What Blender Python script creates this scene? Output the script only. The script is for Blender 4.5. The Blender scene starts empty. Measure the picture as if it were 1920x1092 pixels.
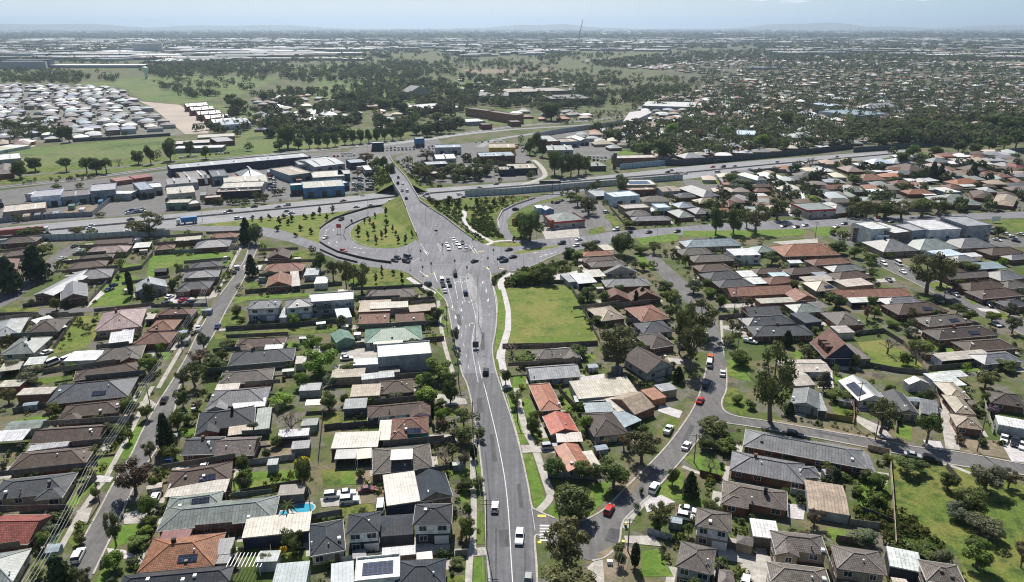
import bpy, math, random
import numpy as np
from mathutils import Vector
from mathutils.geometry import tessellate_polygon
random.seed(7); RNG = np.random.default_rng(7)
R = math.radians
SC = bpy.context.scene
COL = SC.collection
# ------------------------------------------------------------------ camera
H = 110.0; F = 1350.0; HY = 50.0; CX, CY = 960.0, 546.0
PITCH = math.atan((CY - HY) / F); SP, CP = math.sin(PITCH), math.cos(PITCH)
cam = bpy.data.cameras.new('camera'); cam.sensor_width = 36.0; cam.lens = F / 1920 * 36
cam.clip_start = 1.0; cam.clip_end = 200000.0
co = bpy.data.objects.new('camera', cam); COL.objects.link(co)
co.location = (0, 0, H); co.rotation_euler = (R(90) - PITCH, 0, 0); SC.camera = co
# ------------------------------------------------------------------ sky, sun, exposure
SUN_EL, SUN_AZ = 52.0, -9.0            # the sun stands ahead of the camera, a little to the left
w = bpy.data.worlds.new('World'); SC.world = w; w.use_nodes = True
nt = w.node_tree; nt.nodes.clear()
out = nt.nodes.new('ShaderNodeOutputWorld'); bg = nt.nodes.new('ShaderNodeBackground')
sky = nt.nodes.new('ShaderNodeTexSky'); sky.sky_type = 'NISHITA'; sky.sun_disc = False
sky.sun_elevation = R(SUN_EL); sky.sun_rotation = R(SUN_AZ); sky.altitude = 100; sky.air_density = 1.0; sky.dust_density = 0.6; sky.ozone_density = 2.0
tc = nt.nodes.new('ShaderNodeTexCoord'); mp = nt.nodes.new('ShaderNodeMapping'); mp.inputs['Scale'].default_value = (11, 11, 190)
nz = nt.nodes.new('ShaderNodeTexNoise'); nz.inputs['Scale'].default_value = 3.0; nz.inputs['Detail'].default_value = 6; nz.inputs['Roughness'].default_value = .6
rp = nt.nodes.new('ShaderNodeValToRGB'); rp.color_ramp.elements[0].position = .50; rp.color_ramp.elements[1].position = .66
mx = nt.nodes.new('ShaderNodeMixRGB'); mx.blend_type = 'MIX'; mx.inputs[2].default_value = (15.5, 15.6, 15.8, 1)
mu = nt.nodes.new('ShaderNodeMath'); mu.operation = 'MULTIPLY'; mu.inputs[1].default_value = .55
L_ = nt.links.new
L_(tc.outputs['Generated'], mp.inputs[0]); L_(mp.outputs[0], nz.inputs[0]); L_(nz.outputs[0], rp.inputs[0])
# the air low over the plain is pale and cool; bluer towards the right, away from the sun
sx = nt.nodes.new('ShaderNodeSeparateXYZ'); L_(tc.outputs['Generated'], sx.inputs[0])
lo = nt.nodes.new('ShaderNodeMapRange'); lo.inputs[1].default_value = .0; lo.inputs[2].default_value = .10; lo.inputs[3].default_value = .95; lo.inputs[4].default_value = .0; L_(sx.outputs[2], lo.inputs[0])
rt = nt.nodes.new('ShaderNodeMapRange'); rt.inputs[1].default_value = .05; rt.inputs[2].default_value = .62; L_(sx.outputs[0], rt.inputs[0])
cm = nt.nodes.new('ShaderNodeMixRGB'); cm.inputs[1].default_value = (9.8, 11.1, 11.9, 1); cm.inputs[2].default_value = (5.3, 8.5, 10.6, 1); L_(rt.outputs[0], cm.inputs[0])
sm = nt.nodes.new('ShaderNodeMixRGB'); L_(lo.outputs[0], sm.inputs[0]); L_(sky.outputs[0], sm.inputs[1]); L_(cm.outputs[0], sm.inputs[2])
def band(src, a, b, c, d):
    u = nt.nodes.new('ShaderNodeMapRange'); u.interpolation_type = 'SMOOTHSTEP'; u.inputs[1].default_value = a; u.inputs[2].default_value = b; L_(src, u.inputs[0])
    v = nt.nodes.new('ShaderNodeMapRange'); v.interpolation_type = 'SMOOTHSTEP'; v.inputs[1].default_value = c; v.inputs[2].default_value = d; v.inputs[3].default_value = 1; v.inputs[4].default_value = 0; L_(src, v.inputs[0])
    k = nt.nodes.new('ShaderNodeMath'); k.operation = 'MULTIPLY'; L_(u.outputs[0], k.inputs[0]); L_(v.outputs[0], k.inputs[1]); return k.outputs[0]
ck = nt.nodes.new('ShaderNodeMath'); ck.operation = 'MULTIPLY'; L_(band(sx.outputs[2], .025, .029, .030, .034), ck.inputs[0]); L_(band(sx.outputs[0], .24, .34, .48, .58), ck.inputs[1])
cq = nt.nodes.new('ShaderNodeMath'); cq.operation = 'MULTIPLY'; L_(ck.outputs[0], cq.inputs[0]); L_(rp.outputs[0], cq.inputs[1])
L_(cq.outputs[0], mx.inputs[0]); L_(sm.outputs[0], mx.inputs[1]); L_(mx.outputs[0], bg.inputs[0]); L_(bg.outputs[0], out.inputs[0])
bg.inputs[1].default_value = 0.062
sl = bpy.data.lights.new('sun', 'SUN'); sl.energy = 5.0; sl.angle = R(.5); sl.color = (1, .955, .88)
so = bpy.data.objects.new('sun', sl); COL.objects.link(so)
az = R(SUN_AZ); sd = Vector((math.sin(az) * math.cos(R(SUN_EL)), math.cos(az) * math.cos(R(SUN_EL)), math.sin(R(SUN_EL))))
so.rotation_euler = (-sd).to_track_quat('-Z', 'Y').to_euler()
SC.view_settings.view_transform = 'Standard'; SC.view_settings.look = 'None'; SC.view_settings.gamma = 1.0
SC.view_settings.exposure = 0.40
SC.cycles.pixel_filter_type = 'BLACKMAN_HARRIS'; SC.cycles.filter_width = 1.15; SC.cycles.max_bounces = 5; SC.cycles.diffuse_bounces = 2; SC.cycles.glossy_bounces = 2; SC.cycles.transmission_bounces = 2; SC.cycles.volume_bounces = 0
SC.cycles.use_denoising = True; SC.cycles.denoiser = 'OPENIMAGEDENOISE'; SC.cycles.denoising_input_passes = 'RGB_ALBEDO_NORMAL'; SC.cycles.denoising_prefilter = 'ACCURATE'; SC.cycles.use_adaptive_sampling = False
HAZE = 6.2e-5
# ------------------------------------------------------------------ pixel -> ground
TILES = {'0': (0, 0, 1), '1': (0, 0, 3), '2': (640, 0, 3), '3': (1280, 0, 3), '4': (0, 364, 3), '5': (640, 364, 3), '6': (1280, 364, 3),
         '7': (0, 728, 3), '8': (640, 728, 3), '9': (1280, 728, 3), 'A': (0, 300, 6), 'B': (320, 240, 6), 'C': (640, 220, 6),
         'D': (960, 240, 6), 'E': (1280, 240, 6), 'F': (1600, 240, 6), 'J': (780, 440, 6), 'K': (600, 360, 6), 'L': (0, 910, 6), 'N': (960, 910, 6)}
def P(t, x, y):
    ox, oy, s = TILES[t]; return ox + x / s, oy + y / s
def G(px, py, z=0.0):
    u = (px - CX) / F; v = (py - CY) / F
    dz = -(SP + v * CP); dy = CP - v * SP
    k = (z - H) / dz
    return Vector((u * k, dy * k, z))
def PJ(p):
    y, z = p[1], p[2] - H
    d = y * CP - z * SP; v = -(y * SP + z * CP) / d
    return CX + F * p[0] / d, CY + F * v
def ppm(py): return (py - HY) * CP / H          # sideways pixels per metre on the ground at that row
def vpm(px, py):
    g = G(px, py); return py - PJ((g.x, g.y, 1.0))[1]
# ------------------------------------------------------------------ mesh builder
class MB:
    def __init__(s): s.v = []; s.f = []; s.m = []
    def poly(s, pts, mat=0):
        b = len(s.v); s.v.extend(tuple(p) for p in pts); s.f.append(tuple(range(b, b + len(pts)))); s.m.append(mat); return s
    def box(s, x0, x1, y0, y1, z0, z1, mat=0, bottom=True):
        a = [(x0, y0, z0), (x1, y0, z0), (x1, y1, z0), (x0, y1, z0), (x0, y0, z1), (x1, y0, z1), (x1, y1, z1), (x0, y1, z1)]
        for q in ((4, 5, 6, 7), (0, 1, 5, 4), (1, 2, 6, 5), (2, 3, 7, 6), (3, 0, 4, 7)) + (((3, 2, 1, 0),) if bottom else ()):
            s.poly([a[i] for i in q], mat)
        return s
    def tube(s, pts, rad, n=6, mat=0, cap=True):
        pts = [Vector(p) for p in pts]; rad = rad if isinstance(rad, (list, tuple)) else [rad] * len(pts); rings = []
        for i, p in enumerate(pts):
            d = (pts[min(i + 1, len(pts) - 1)] - pts[max(i - 1, 0)]).normalized()
            a = d.cross(Vector((0, 0, 1)) if abs(d.z) < .9 else Vector((1, 0, 0))).normalized(); b = d.cross(a)
            rings.append([p + (a * math.cos(t) + b * math.sin(t)) * rad[i] for t in [2 * math.pi * k / n for k in range(n)]])
        for q in range(len(rings) - 1):
            for k in range(n): s.poly([rings[q][k], rings[q][(k + 1) % n], rings[q + 1][(k + 1) % n], rings[q + 1][k]], mat)
        if cap: s.poly(rings[0][::-1], mat); s.poly(rings[-1], mat)
        return s
    def prism(s, outline, z0, z1, mat=0, side=None):        # outline: list of (x, y), any winding
        side = mat if side is None else side; n = len(outline)
        area = sum(outline[i][0] * outline[(i + 1) % n][1] - outline[(i + 1) % n][0] * outline[i][1] for i in range(n))
        if area < 0: outline = outline[::-1]
        for t in tessellate_polygon([[Vector((x, y, 0)) for x, y in outline]]):
            q = [(outline[i][0], outline[i][1], z1) for i in t]
            nn = (Vector(q[1]) - Vector(q[0])).cross(Vector(q[2]) - Vector(q[0]))
            s.poly(q if nn.z > 0 else q[::-1], mat)
        for i in range(n):
            a, b = outline[i], outline[(i + 1) % n]
            if z1 - z0 > 1e-4: s.poly([(a[0], a[1], z0), (b[0], b[1], z0), (b[0], b[1], z1), (a[0], a[1], z1)], side)
        return s
    def mesh(s, name, mats, smooth=False):
        me = bpy.data.meshes.new(name); me.from_pydata(s.v, [], s.f)
        for m in (mats if isinstance(mats, (list, tuple)) else [mats]): me.materials.append(m)
        n = len(s.f)
        if n:
            me.polygons.foreach_set('material_index', s.m)
            uv = me.uv_layers.new(name='UVMap'); data = np.zeros((len(me.loops), 2), np.float32); k = 0
            V = np.array(s.v)
            for f in s.f:
                p = V[list(f)]; nn = np.cross(p[1] - p[0], p[2] - p[0]); l = np.linalg.norm(nn); nn = nn / l if l > 1e-12 else np.array([0, 0, 1.])
                if abs(nn[2]) > .995: u = np.array([1., 0, 0]); vv = np.array([0, 1., 0])
                else: u = np.cross([0, 0, 1.], nn); u /= np.linalg.norm(u); vv = np.cross(nn, u)
                data[k:k + len(f), 0] = p @ u; data[k:k + len(f), 1] = p @ vv; k += len(f)
            uv.data.foreach_set('uv', data.ravel())
            if smooth: me.polygons.foreach_set('use_smooth', [True] * n)
        me.update(); return me
    def obj(s, name, mats, parent=None, smooth=False, color=None): return ob(name, s.mesh(name, mats, smooth), parent, color)
def ob(name, data, parent=None, color=None):
    o = bpy.data.objects.new(name, data); COL.objects.link(o)
    if parent is not None: o.parent = parent
    if color is not None: o.color = (*color[:3], 1)
    return o
def tag(o, cat, label=None, group=None):
    o['category'] = cat
    if label: o['label'] = label
    if group: o['group'] = group
    return o
def structure(o): o['kind'] = 'structure'; return o
def stuff(o): o['kind'] = 'stuff'; return o
# ------------------------------------------------------------------ materials
def N(nt, t, **k):
    n = nt.nodes.new(t)
    for a, b in k.items(): setattr(n, a, b)
    return n
def newmat(name):
    m = bpy.data.materials.new(name); m.use_nodes = True; nt = m.node_tree; return m, nt, nt.nodes['Principled BSDF'], nt.links.new
def hsv_mul(nt, L, src, fac_src, lo, hi):
    mr = N(nt, 'ShaderNodeMapRange'); mr.inputs[1].default_value = .3; mr.inputs[2].default_value = .7; mr.inputs[3].default_value = lo; mr.inputs[4].default_value = hi
    L(fac_src, mr.inputs[0]); m = N(nt, 'ShaderNodeVectorMath', operation='SCALE'); L(src, m.inputs[0]); L(mr.outputs[0], m.inputs[3]); return m.outputs[0]
def noise(nt, L, scale, detail=3, rough=.6, coord='Object'):
    tc = N(nt, 'ShaderNodeTexCoord'); n = N(nt, 'ShaderNodeTexNoise'); n.inputs['Scale'].default_value = scale; n.inputs['Detail'].default_value = detail; n.inputs['Roughness'].default_value = rough
    L(tc.outputs[coord], n.inputs['Vector']); return n.outputs[0]
def plain(name, col, rough=.7, var=.15, scale=.5, metal=0.0, objcol=False, fine=0, spec=.5):
    m, nt, b, L = newmat(name)
    if objcol: s = N(nt, 'ShaderNodeObjectInfo').outputs['Color']
    else:
        c = N(nt, 'ShaderNodeRGB'); c.outputs[0].default_value = (*col, 1); s = c.outputs[0]
    if var: s = hsv_mul(nt, L, s, noise(nt, L, scale), 1 - var, 1 + var)
    if fine: s = hsv_mul(nt, L, s, noise(nt, L, fine, 2), .85, 1.15)
    L(s, b.inputs['Base Color']); b.inputs['Roughness'].default_value = rough; b.inputs['Metallic'].default_value = metal; b.inputs['Specular IOR Level'].default_value = spec
    return m
def mixcol(name, cols, scales, rough=.95, fine=6.0):     # noise blend of several ground colours
    m, nt, b, L = newmat(name)
    c = N(nt, 'ShaderNodeRGB'); c.outputs[0].default_value = (*cols[0], 1); s = c.outputs[0]
    for col, (sc, lo, hi) in zip(cols[1:], scales):
        r = N(nt, 'ShaderNodeMapRange'); r.interpolation_type = 'SMOOTHSTEP'; r.inputs[1].default_value = lo; r.inputs[2].default_value = hi
        L(noise(nt, L, sc, 5, .65), r.inputs[0]); x = N(nt, 'ShaderNodeMixRGB'); L(r.outputs[0], x.inputs[0]); L(s, x.inputs[1]); x.inputs[2].default_value = (*col, 1); s = x.outputs[0]
    if fine: s = hsv_mul(nt, L, s, noise(nt, L, fine, 3, .7), .72, 1.28)
    if fine and fine >= 1: s = hsv_mul(nt, L, s, noise(nt, L, .45, 5, .75), .78, 1.24)
    L(s, b.inputs['Base Color']); b.inputs['Roughness'].default_value = rough; b.inputs['Specular IOR Level'].default_value = .2
    return m
def road(name, base, streak=(1.1, .02)):         # asphalt: wheel-worn streaks along the traffic, patches, stains
    m, nt, b, L = newmat(name); c = N(nt, 'ShaderNodeRGB'); c.outputs[0].default_value = (*base, 1); s = c.outputs[0]
    tc = N(nt, 'ShaderNodeTexCoord'); mp = N(nt, 'ShaderNodeMapping'); mp.inputs['Scale'].default_value = (streak[0], streak[1], 1); n = N(nt, 'ShaderNodeTexNoise'); n.inputs['Scale'].default_value = 1; n.inputs['Detail'].default_value = 4
    L(tc.outputs['Object'], mp.inputs[0]); L(mp.outputs[0], n.inputs['Vector']); s = hsv_mul(nt, L, s, n.outputs[0], .78, 1.17)
    s = hsv_mul(nt, L, s, noise(nt, L, .06, 4, .6), .86, 1.14); s = hsv_mul(nt, L, s, noise(nt, L, .6, 5, .75), .80, 1.16); s = hsv_mul(nt, L, s, noise(nt, L, 5, 3, .7), .86, 1.14)
    L(s, b.inputs['Base Color']); b.inputs['Roughness'].default_value = .85; b.inputs['Specular IOR Level'].default_value = .3
    return m
def tiled(name, bw, bh, mortar, depth, rough, var=.22, objcol=True, msize=.05, off=.5):   # roof tiles / sheets, laid out in metres on the slope
    m, nt, b, L = newmat(name)
    src = N(nt, 'ShaderNodeObjectInfo').outputs['Color']
    uv = N(nt, 'ShaderNodeUVMap'); br = N(nt, 'ShaderNodeTexBrick'); br.offset = off
    br.inputs['Scale'].default_value = 1; br.inputs['Brick Width'].default_value = bw; br.inputs['Row Height'].default_value = bh; br.inputs['Mortar Size'].default_value = msize; br.inputs['Mortar Smooth'].default_value = .3
    br.inputs['Color1'].default_value = (1 - var,) * 3 + (1,); br.inputs['Color2'].default_value = (1 + var,) * 3 + (1,); br.inputs['Mortar'].default_value = (mortar,) * 3 + (1,)
    L(uv.outputs[0], br.inputs['Vector'])
    mm = N(nt, 'ShaderNodeVectorMath', operation='MULTIPLY'); L(src, mm.inputs[0]); L(br.outputs[0], mm.inputs[1])
    s = hsv_mul(nt, L, mm.outputs[0], noise(nt, L, .45, 5, .7), .58, 1.36)
    s = hsv_mul(nt, L, s, noise(nt, L, 2.2, 4, .75), .74, 1.26)
    L(s, b.inputs['Base Color']); b.inputs['Roughness'].default_value = rough; b.inputs['Specular IOR Level'].default_value = .4
    return m
def leafmat(name):
    m, nt, b, L = newmat(name)
    s = N(nt, 'ShaderNodeObjectInfo').outputs['Color']
    s = hsv_mul(nt, L, s, noise(nt, L, 3.5, 2), .62, 1.38)
    geo = N(nt, 'ShaderNodeNewGeometry'); s2 = N(nt, 'ShaderNodeMapRange'); s2.inputs[3].default_value = .7; s2.inputs[4].default_value = 1.35
    L(geo.outputs['Random Per Island'], s2.inputs[0]); v = N(nt, 'ShaderNodeVectorMath', operation='SCALE'); L(s, v.inputs[0]); L(s2.outputs[0], v.inputs[3]); s = v.outputs[0]
    d = N(nt, 'ShaderNodeBsdfDiffuse'); t = N(nt, 'ShaderNodeBsdfTranslucent'); g = N(nt, 'ShaderNodeBsdfGlossy'); g.inputs['Roughness'].default_value = .5
    x = N(nt, 'ShaderNodeMixShader'); x.inputs[0].default_value = .32; x2 = N(nt, 'ShaderNodeMixShader'); x2.inputs[0].default_value = .012
    L(s, d.inputs[0]); L(s, t.inputs[0]); L(d.outputs[0], x.inputs[1]); L(t.outputs[0], x.inputs[2]); L(x.outputs[0], x2.inputs[1]); L(g.outputs[0], x2.inputs[2])
    L(x2.outputs[0], nt.nodes['Material Output'].inputs[0]); nt.nodes.remove(b)
    return m
def attrmat(name, rough=.85, leaf=False):
    m, nt, b, L = newmat(name); a = N(nt, 'ShaderNodeAttribute'); a.attribute_name = 'tint'; a.attribute_type = 'GEOMETRY'
    if leaf:
        d = N(nt, 'ShaderNodeBsdfDiffuse'); t = N(nt, 'ShaderNodeBsdfTranslucent'); x = N(nt, 'ShaderNodeMixShader'); x.inputs[0].default_value = .36
        L(a.outputs['Color'], d.inputs[0]); L(a.outputs['Color'], t.inputs[0]); L(d.outputs[0], x.inputs[1]); L(t.outputs[0], x.inputs[2]); L(x.outputs[0], nt.nodes['Material Output'].inputs[0]); nt.nodes.remove(b); return m
    L(a.outputs['Color'], b.inputs['Base Color']); b.inputs['Roughness'].default_value = rough; b.inputs['Specular IOR Level'].default_value = .25
    return m
M = {}
M['ground'] = mixcol('ground', [(.088, .11, .036), (.148, .128, .075), (.14, .13, .11), (.065, .095, .024), (.075, .068, .055)], [(.07, .44, .58), (.13, .50, .58), (.03, .48, .60), (.2, .56, .64)], fine=2.2)
M['lawn'] = mixcol('lawn', [(.10, .17, .028), (.15, .182, .045), (.068, .125, .02)], [(.12, .45, .62), (.35, .5, .65)], fine=3)
M['meadow'] = mixcol('meadow', [(.116, .158, .032), (.18, .18, .052), (.075, .122, .025), (.20, .16, .078)], [(.05, .42, .62), (.11, .52, .66), (.17, .60, .70)], fine=1.6)
M['rough_grass'] = mixcol('rough_grass', [(.095, .14, .026), (.145, .152, .04), (.05, .082, .02)], [(.06, .42, .58), (.22, .49, .62)], fine=1.8)
M['field'] = mixcol('field', [(.108, .152, .048), (.142, .158, .064), (.068, .104, .036)], [(.008, .42, .6), (.02, .5, .62)], fine=.25)
M['field_olive'] = mixcol('field_olive', [(.095, .118, .052), (.125, .125, .072), (.075, .08, .048)], [(.006, .42, .6), (.02, .52, .62)], fine=.2)
M['suburb'] = mixcol('suburb', [(.085, .092, .052), (.13, .125, .10), (.055, .065, .032)], [(.02, .42, .58), (.05, .5, .62)], fine=.2)
M['plain'] = mixcol('plain', [(.085, .10, .05), (.12, .12, .07), (.06, .075, .045)], [(.0016, .42, .58), (.005, .5, .62)], fine=.01)
M['estate'] = mixcol('estate', [(.19, .18, .16), (.14, .145, .12)], [(.04, .42, .58)], fine=.3)
M['dirt'] = mixcol('dirt', [(.24, .19, .135), (.17, .14, .10), (.14, .15, .06)], [(.15, .45, .6), (.3, .55, .65)], fine=3)
M['asphalt'] = mixcol('asphalt', [(.125, .125, .132), (.155, .155, .16), (.095, .095, .10)], [(.05, .42, .62), (.25, .52, .66)], rough=.85, fine=4)
M['asphalt_old'] = mixcol('asphalt_old', [(.135, .128, .122), (.165, .155, .148), (.10, .097, .094)], [(.06, .42, .62), (.3, .52, .66)], rough=.9, fine=4)
M['asphalt_new'] = mixcol('asphalt_new', [(.195, .19, .20), (.225, .22, .228), (.16, .157, .165)], [(.04, .42, .62), (.25, .54, .66)], rough=.85, fine=3)
M['freeway'] = mixcol('freeway', [(.255, .255, .265), (.215, .215, .225), (.29, .29, .30)], [(.03, .42, .6), (.1, .54, .66)], rough=.85, fine=2)
M['asphalt'] = road('asphalt', (.128, .129, .138)); M['asphalt_new'] = road('asphalt_new', (.178, .177, .192), (.8, .03)); M['asphalt_old'] = road('asphalt_old', (.138, .133, .13), (.7, .12)); M['freeway'] = road('freeway', (.245, .245, .255), (.02, .9))
M['island'] = road('island', (.27, .262, .268), (.5, .1))
M['patch'] = road('patch', (.082, .082, .086), (.8, .2))
M['ballast'] = mixcol('ballast', [(.10, .092, .088), (.14, .125, .11), (.07, .066, .062)], [(.08, .42, .6), (.3, .54, .66)], fine=3)
M['concrete'] = mixcol('concrete', [(.40, .375, .34), (.34, .32, .29), (.46, .43, .395)], [(.25, .42, .6), (.6, .54, .66)], rough=.9, fine=4)
M['concrete_new'] = mixcol('concrete_new', [(.50, .47, .47), (.45, .425, .425)], [(.25, .42, .6)], rough=.9, fine=3)
M['tarmac_pink'] = mixcol('tarmac_pink', [(.42, .355, .30), (.36, .31, .27)], [(.02, .42, .6)], fine=.6)
M['line_white'] = plain('line_white', (.56, .56, .545), .7, .30, 1.4, fine=5)
M['line_yellow'] = plain('line_yellow', (.75, .55, .05), .7, .1, 1.0)
M['tile'] = tiled('tile', .36, .42, .38, 0, .7, var=.26, msize=.065)
M['sheet'] = tiled('sheet', .78, 40.0, .62, 0, .42, var=.06, msize=.09, off=0)
M['wall'] = tiled('wall', .6, .22, .8, 0, .85, var=.10, msize=.02)
M['frame'] = plain('frame', (.72, .72, .70), .5, .06)
M['glass'] = plain('glass', (.035, .045, .06), .08, .1)
M['cap'] = plain('cap', (1, 1, 1), .75, .15, 1.5, objcol=True)
M['paint'] = plain('paint', (1, 1, 1), .5, .08, 1.0, objcol=True)
M['carpaint'] = plain('carpaint', (1, 1, 1), .25, 0, objcol=True)
M['rubber'] = plain('rubber', (.02, .02, .02), .8, 0)
M['rim'] = plain('rim', (.35, .36, .38), .35, 0, metal=.7)
M['lamp_white'] = plain('lamp_white', (.8, .8, .78), .2, 0)
M['lamp_red'] = plain('lamp_red', (.45, .02, .02), .3, 0)
M['solar'] = tiled('solar', 1.0, 1.65, 2.6, 0, .12, var=.08, msize=.05, off=0)
M['steel'] = plain('steel', (.42, .44, .45), .4, .1, 1, metal=.5)
M['dark'] = plain('dark', (.03, .032, .036), .5, .1)
M['timber'] = plain('timber', (.17, .13, .10), .9, .25, .8, fine=6)
M['bark'] = plain('bark', (.16, .125, .10), .95, .3, 2)
M['leaf'] = leafmat('leaf')
M['water'] = plain('water', (.05, .33, .46), .08, .1, 1)
M['paling'] = tiled('paling', .15, 40, .5, 0, .9, var=.25, msize=.02, off=0)
M['tintleaf'] = attrmat('tintleaf', leaf=True); M['tintroof'] = attrmat('tintroof', .6)
# ------------------------------------------------------------------ labels: "third nearest brown hip-roof house left of the main road"
ORD = 'first second third fourth fifth sixth seventh eighth ninth tenth eleventh twelfth thirteenth fourteenth fifteenth sixteenth seventeenth eighteenth nineteenth twentieth'.split()
def ordw(i):
    if i == 0: return 'nearest '
    if i < 20: return ORD[i] + ' nearest '
    t = ['', '', 'twenty', 'thirty', 'forty', 'fifty', 'sixty', 'seventy'][(i + 1) // 10]; u = (i + 1) % 10
    return (t + '-' + ORD[u - 1] if u else t[:-1] + 'ieth') + ' nearest '
PENDING = []            # (object, description, place, group)
def later(o, desc, place, group=None):
    PENDING.append((o, desc, place, group))
    if group: o['group'] = group
def rank_labels():
    g = {}
    for o, d, pl, gr in PENDING: g.setdefault((d, pl), []).append(o)
    for (d, pl), os_ in g.items():
        os_.sort(key=lambda o: o.location.x ** 2 + o.location.y ** 2)
        for i, o in enumerate(os_): o['label'] = ((ordw(i) if len(os_) > 1 else '') + d + ' ' + pl).strip()
# ------------------------------------------------------------------ buildings
C_ = {'brown': (.118, .08, .062), 'redbrown': (.20, .097, .07), 'darkbrown': (.092, .07, .06), 'orange': (.36, .155, .088), 'tanred': (.29, .14, .095), 'red': (.30, .085, .065),
      'darkgrey': (.085, .09, .10), 'charcoal': (.042, .047, .056), 'grey': (.19, .19, .195), 'greybrown': (.165, .142, .126), 'lightgrey': (.34, .35, .36), 'white': (.62, .62, .605),
      'cream': (.46, .415, .355), 'greygreen': (.215, .245, .225), 'green': (.15, .25, .19), 'bluegrey': (.25, .30, .34), 'pink': (.36, .27, .25), 'tan': (.33, .265, .195), 'blue': (.09, .20, .36),
      'paleblue': (.55, .66, .74), 'yellow': (.62, .45, .06), 'teal': (.02, .22, .26), 'maroon': (.20, .055, .05), 'brick': (.20, .095, .065), 'navy': (.04, .05, .09), 'black': (.02, .02, .022), 'vermilion': (.44, .14, .095), 'terracotta': (.37, .165, .10), 'timber': (.18, .14, .10)}
WORD = {'redbrown': 'red-brown', 'darkbrown': 'dark brown', 'tanred': 'tan-red', 'darkgrey': 'dark grey', 'vermilion': 'orange-red', 'greybrown': 'grey-brown', 'lightgrey': 'light grey', 'greygreen': 'grey-green', 'bluegrey': 'blue-grey', 'paleblue': 'pale blue'}
def word(c): return WORD.get(c, c)
def jit(c, a=.10):
    k = random.uniform(1 - a, 1 + a); return tuple(max(.005, v * k * random.uniform(1 - a / 3, 1 + a / 3)) for v in c)
FORM = {'h': 'hip-roof', 'g': 'gable-roof', 'G': 'gable-roof', 'f': 'flat-roof'}
NOUN = {'H': ('house', 'house'), 'T': ('two-storey townhouse', 'townhouse'), 'S': ('shed', 'shed'), 'C': ('carport', 'carport'), 'K': ('industrial building', 'warehouse'), 'O': ('block', 'building'), 'X': ('freight container', 'container')}
def roof(mb, x0, x1, y0, y1, z, kind, pitch, walls=None, ov=.5):
    """adds roof faces; returns the ridge lines"""
    wd, d, ym, xm = x1 - x0, y1 - y0, (y0 + y1) / 2, (x0 + x1) / 2; t = math.tan(R(pitch))
    a, b, c, e = (x0, y0, z), (x1, y0, z), (x1, y1, z), (x0, y1, z)
    mb.poly([e, c, b, a])
    if kind == 'h':
        if wd >= d:
            r = d / 2; p, q = (x0 + r, ym, z + r * t), (x1 - r - .01, ym, z + r * t)
            mb.poly([a, b, q, p]); mb.poly([b, c, q]); mb.poly([c, e, p, q]); mb.poly([e, a, p])
            return [(p, q), (a, p), (e, p), (b, q), (c, q)]
        r = wd / 2; p, q = (xm, y0 + r, z + r * t), (xm, y1 - r - .01, z + r * t)
        mb.poly([a, b, p]); mb.poly([b, c, q, p]); mb.poly([c, e, q]); mb.poly([e, a, p, q])
        return [(p, q), (a, p), (b, p), (c, q), (e, q)]
    if kind == 'g':
        r = d / 2; p, q = (x0, ym, z + r * t), (x1, ym, z + r * t)
        mb.poly([a, b, q, p]); mb.poly([c, e, p, q]); i = ov * .6; zz = r - i * 1.6
        mb.poly([a, p, e]); mb.poly([b, c, q])
        if walls is not None:
            for x, s in ((x0 - .03, 1), (x1 + .03, -1)):
                f = [(x, y0 + .35, z), (x, ym, z + (r - .35) * t), (x, y1 - .35, z)]; walls.poly(f[::-1] if s > 0 else f)
        return [(p, q)]
    r = wd / 2; p, q = (xm, y0, z + r * t), (xm, y1, z + r * t)
    mb.poly([a, p, q, e]); mb.poly([b, c, q, p]); mb.poly([a, b, p]); mb.poly([c, e, q])
    if walls is not None:
        for y, s in ((y0 - .03, 1), (y1 + .03, -1)):
            f = [(x0 + .35, y, z), (x1 - .35, y, z), (xm, y, z + (r - .35) * t)]; walls.poly(f if s > 0 else f[::-1])
    return [(p, q)]
WIN = {}
def window_mesh(w, h):
    k = (w, h)
    if k not in WIN:
        m = MB(); m.box(-w / 2 - .1, w / 2 + .1, -.07, 0, -.1, h + .1, 0); m.box(-w / 2, -.03, -.075, -.05, 0, h, 1); m.box(.03, w / 2, -.075, -.05, 0, h, 1)
        WIN[k] = m.mesh('window', [M['frame'], M['glass']])
    return WIN[k]
def box_mesh(name, w, h, mat, t=.06):
    k = (name, w, h)
    if k not in WIN:
        m = MB(); m.box(-w / 2, w / 2, -t, 0, 0, h); WIN[k] = m.mesh(name, [M[mat]])
    return WIN[k]
HOUSES = []
FOOT = []             # footprints (corner list in world x, y) to keep trees and fences off the buildings
def fit(tile, x1, y1, x2, y2, yf, kind, z, pitch):
    A = G(*P(tile, x1, y1), z); B = G(*P(tile, x2, y2), z); ax = (B - A); ax.z = 0; wd = ax.length; ax.normalize(); ay = Vector((-ax.y, ax.x, 0))
    if yf < 0 and tile in '0123456' and yf > -60: d = -yf
    else:
        ty = P(tile, 0, yf)[1]; t = math.tan(R(pitch)); lo, hi = 3.0, 70.0
        def top(d):
            m = (A + B) / 2 + ay * d; y = PJ((m.x, m.y, z))[1]
            if kind != 'f':
                rr = d / 2 if kind == 'g' else (min(wd, d) / 2 if kind == 'h' else wd / 2); dd = d / 2 if kind != 'G' else d
                m = (A + B) / 2 + ay * dd; y = min(y, PJ((m.x, m.y, z + rr * t))[1])
            return y
        for _ in range(40):
            d = (lo + hi) / 2
            if top(d) > ty: lo = d
            else: hi = d
    return A, ax, ay, wd, d
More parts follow.
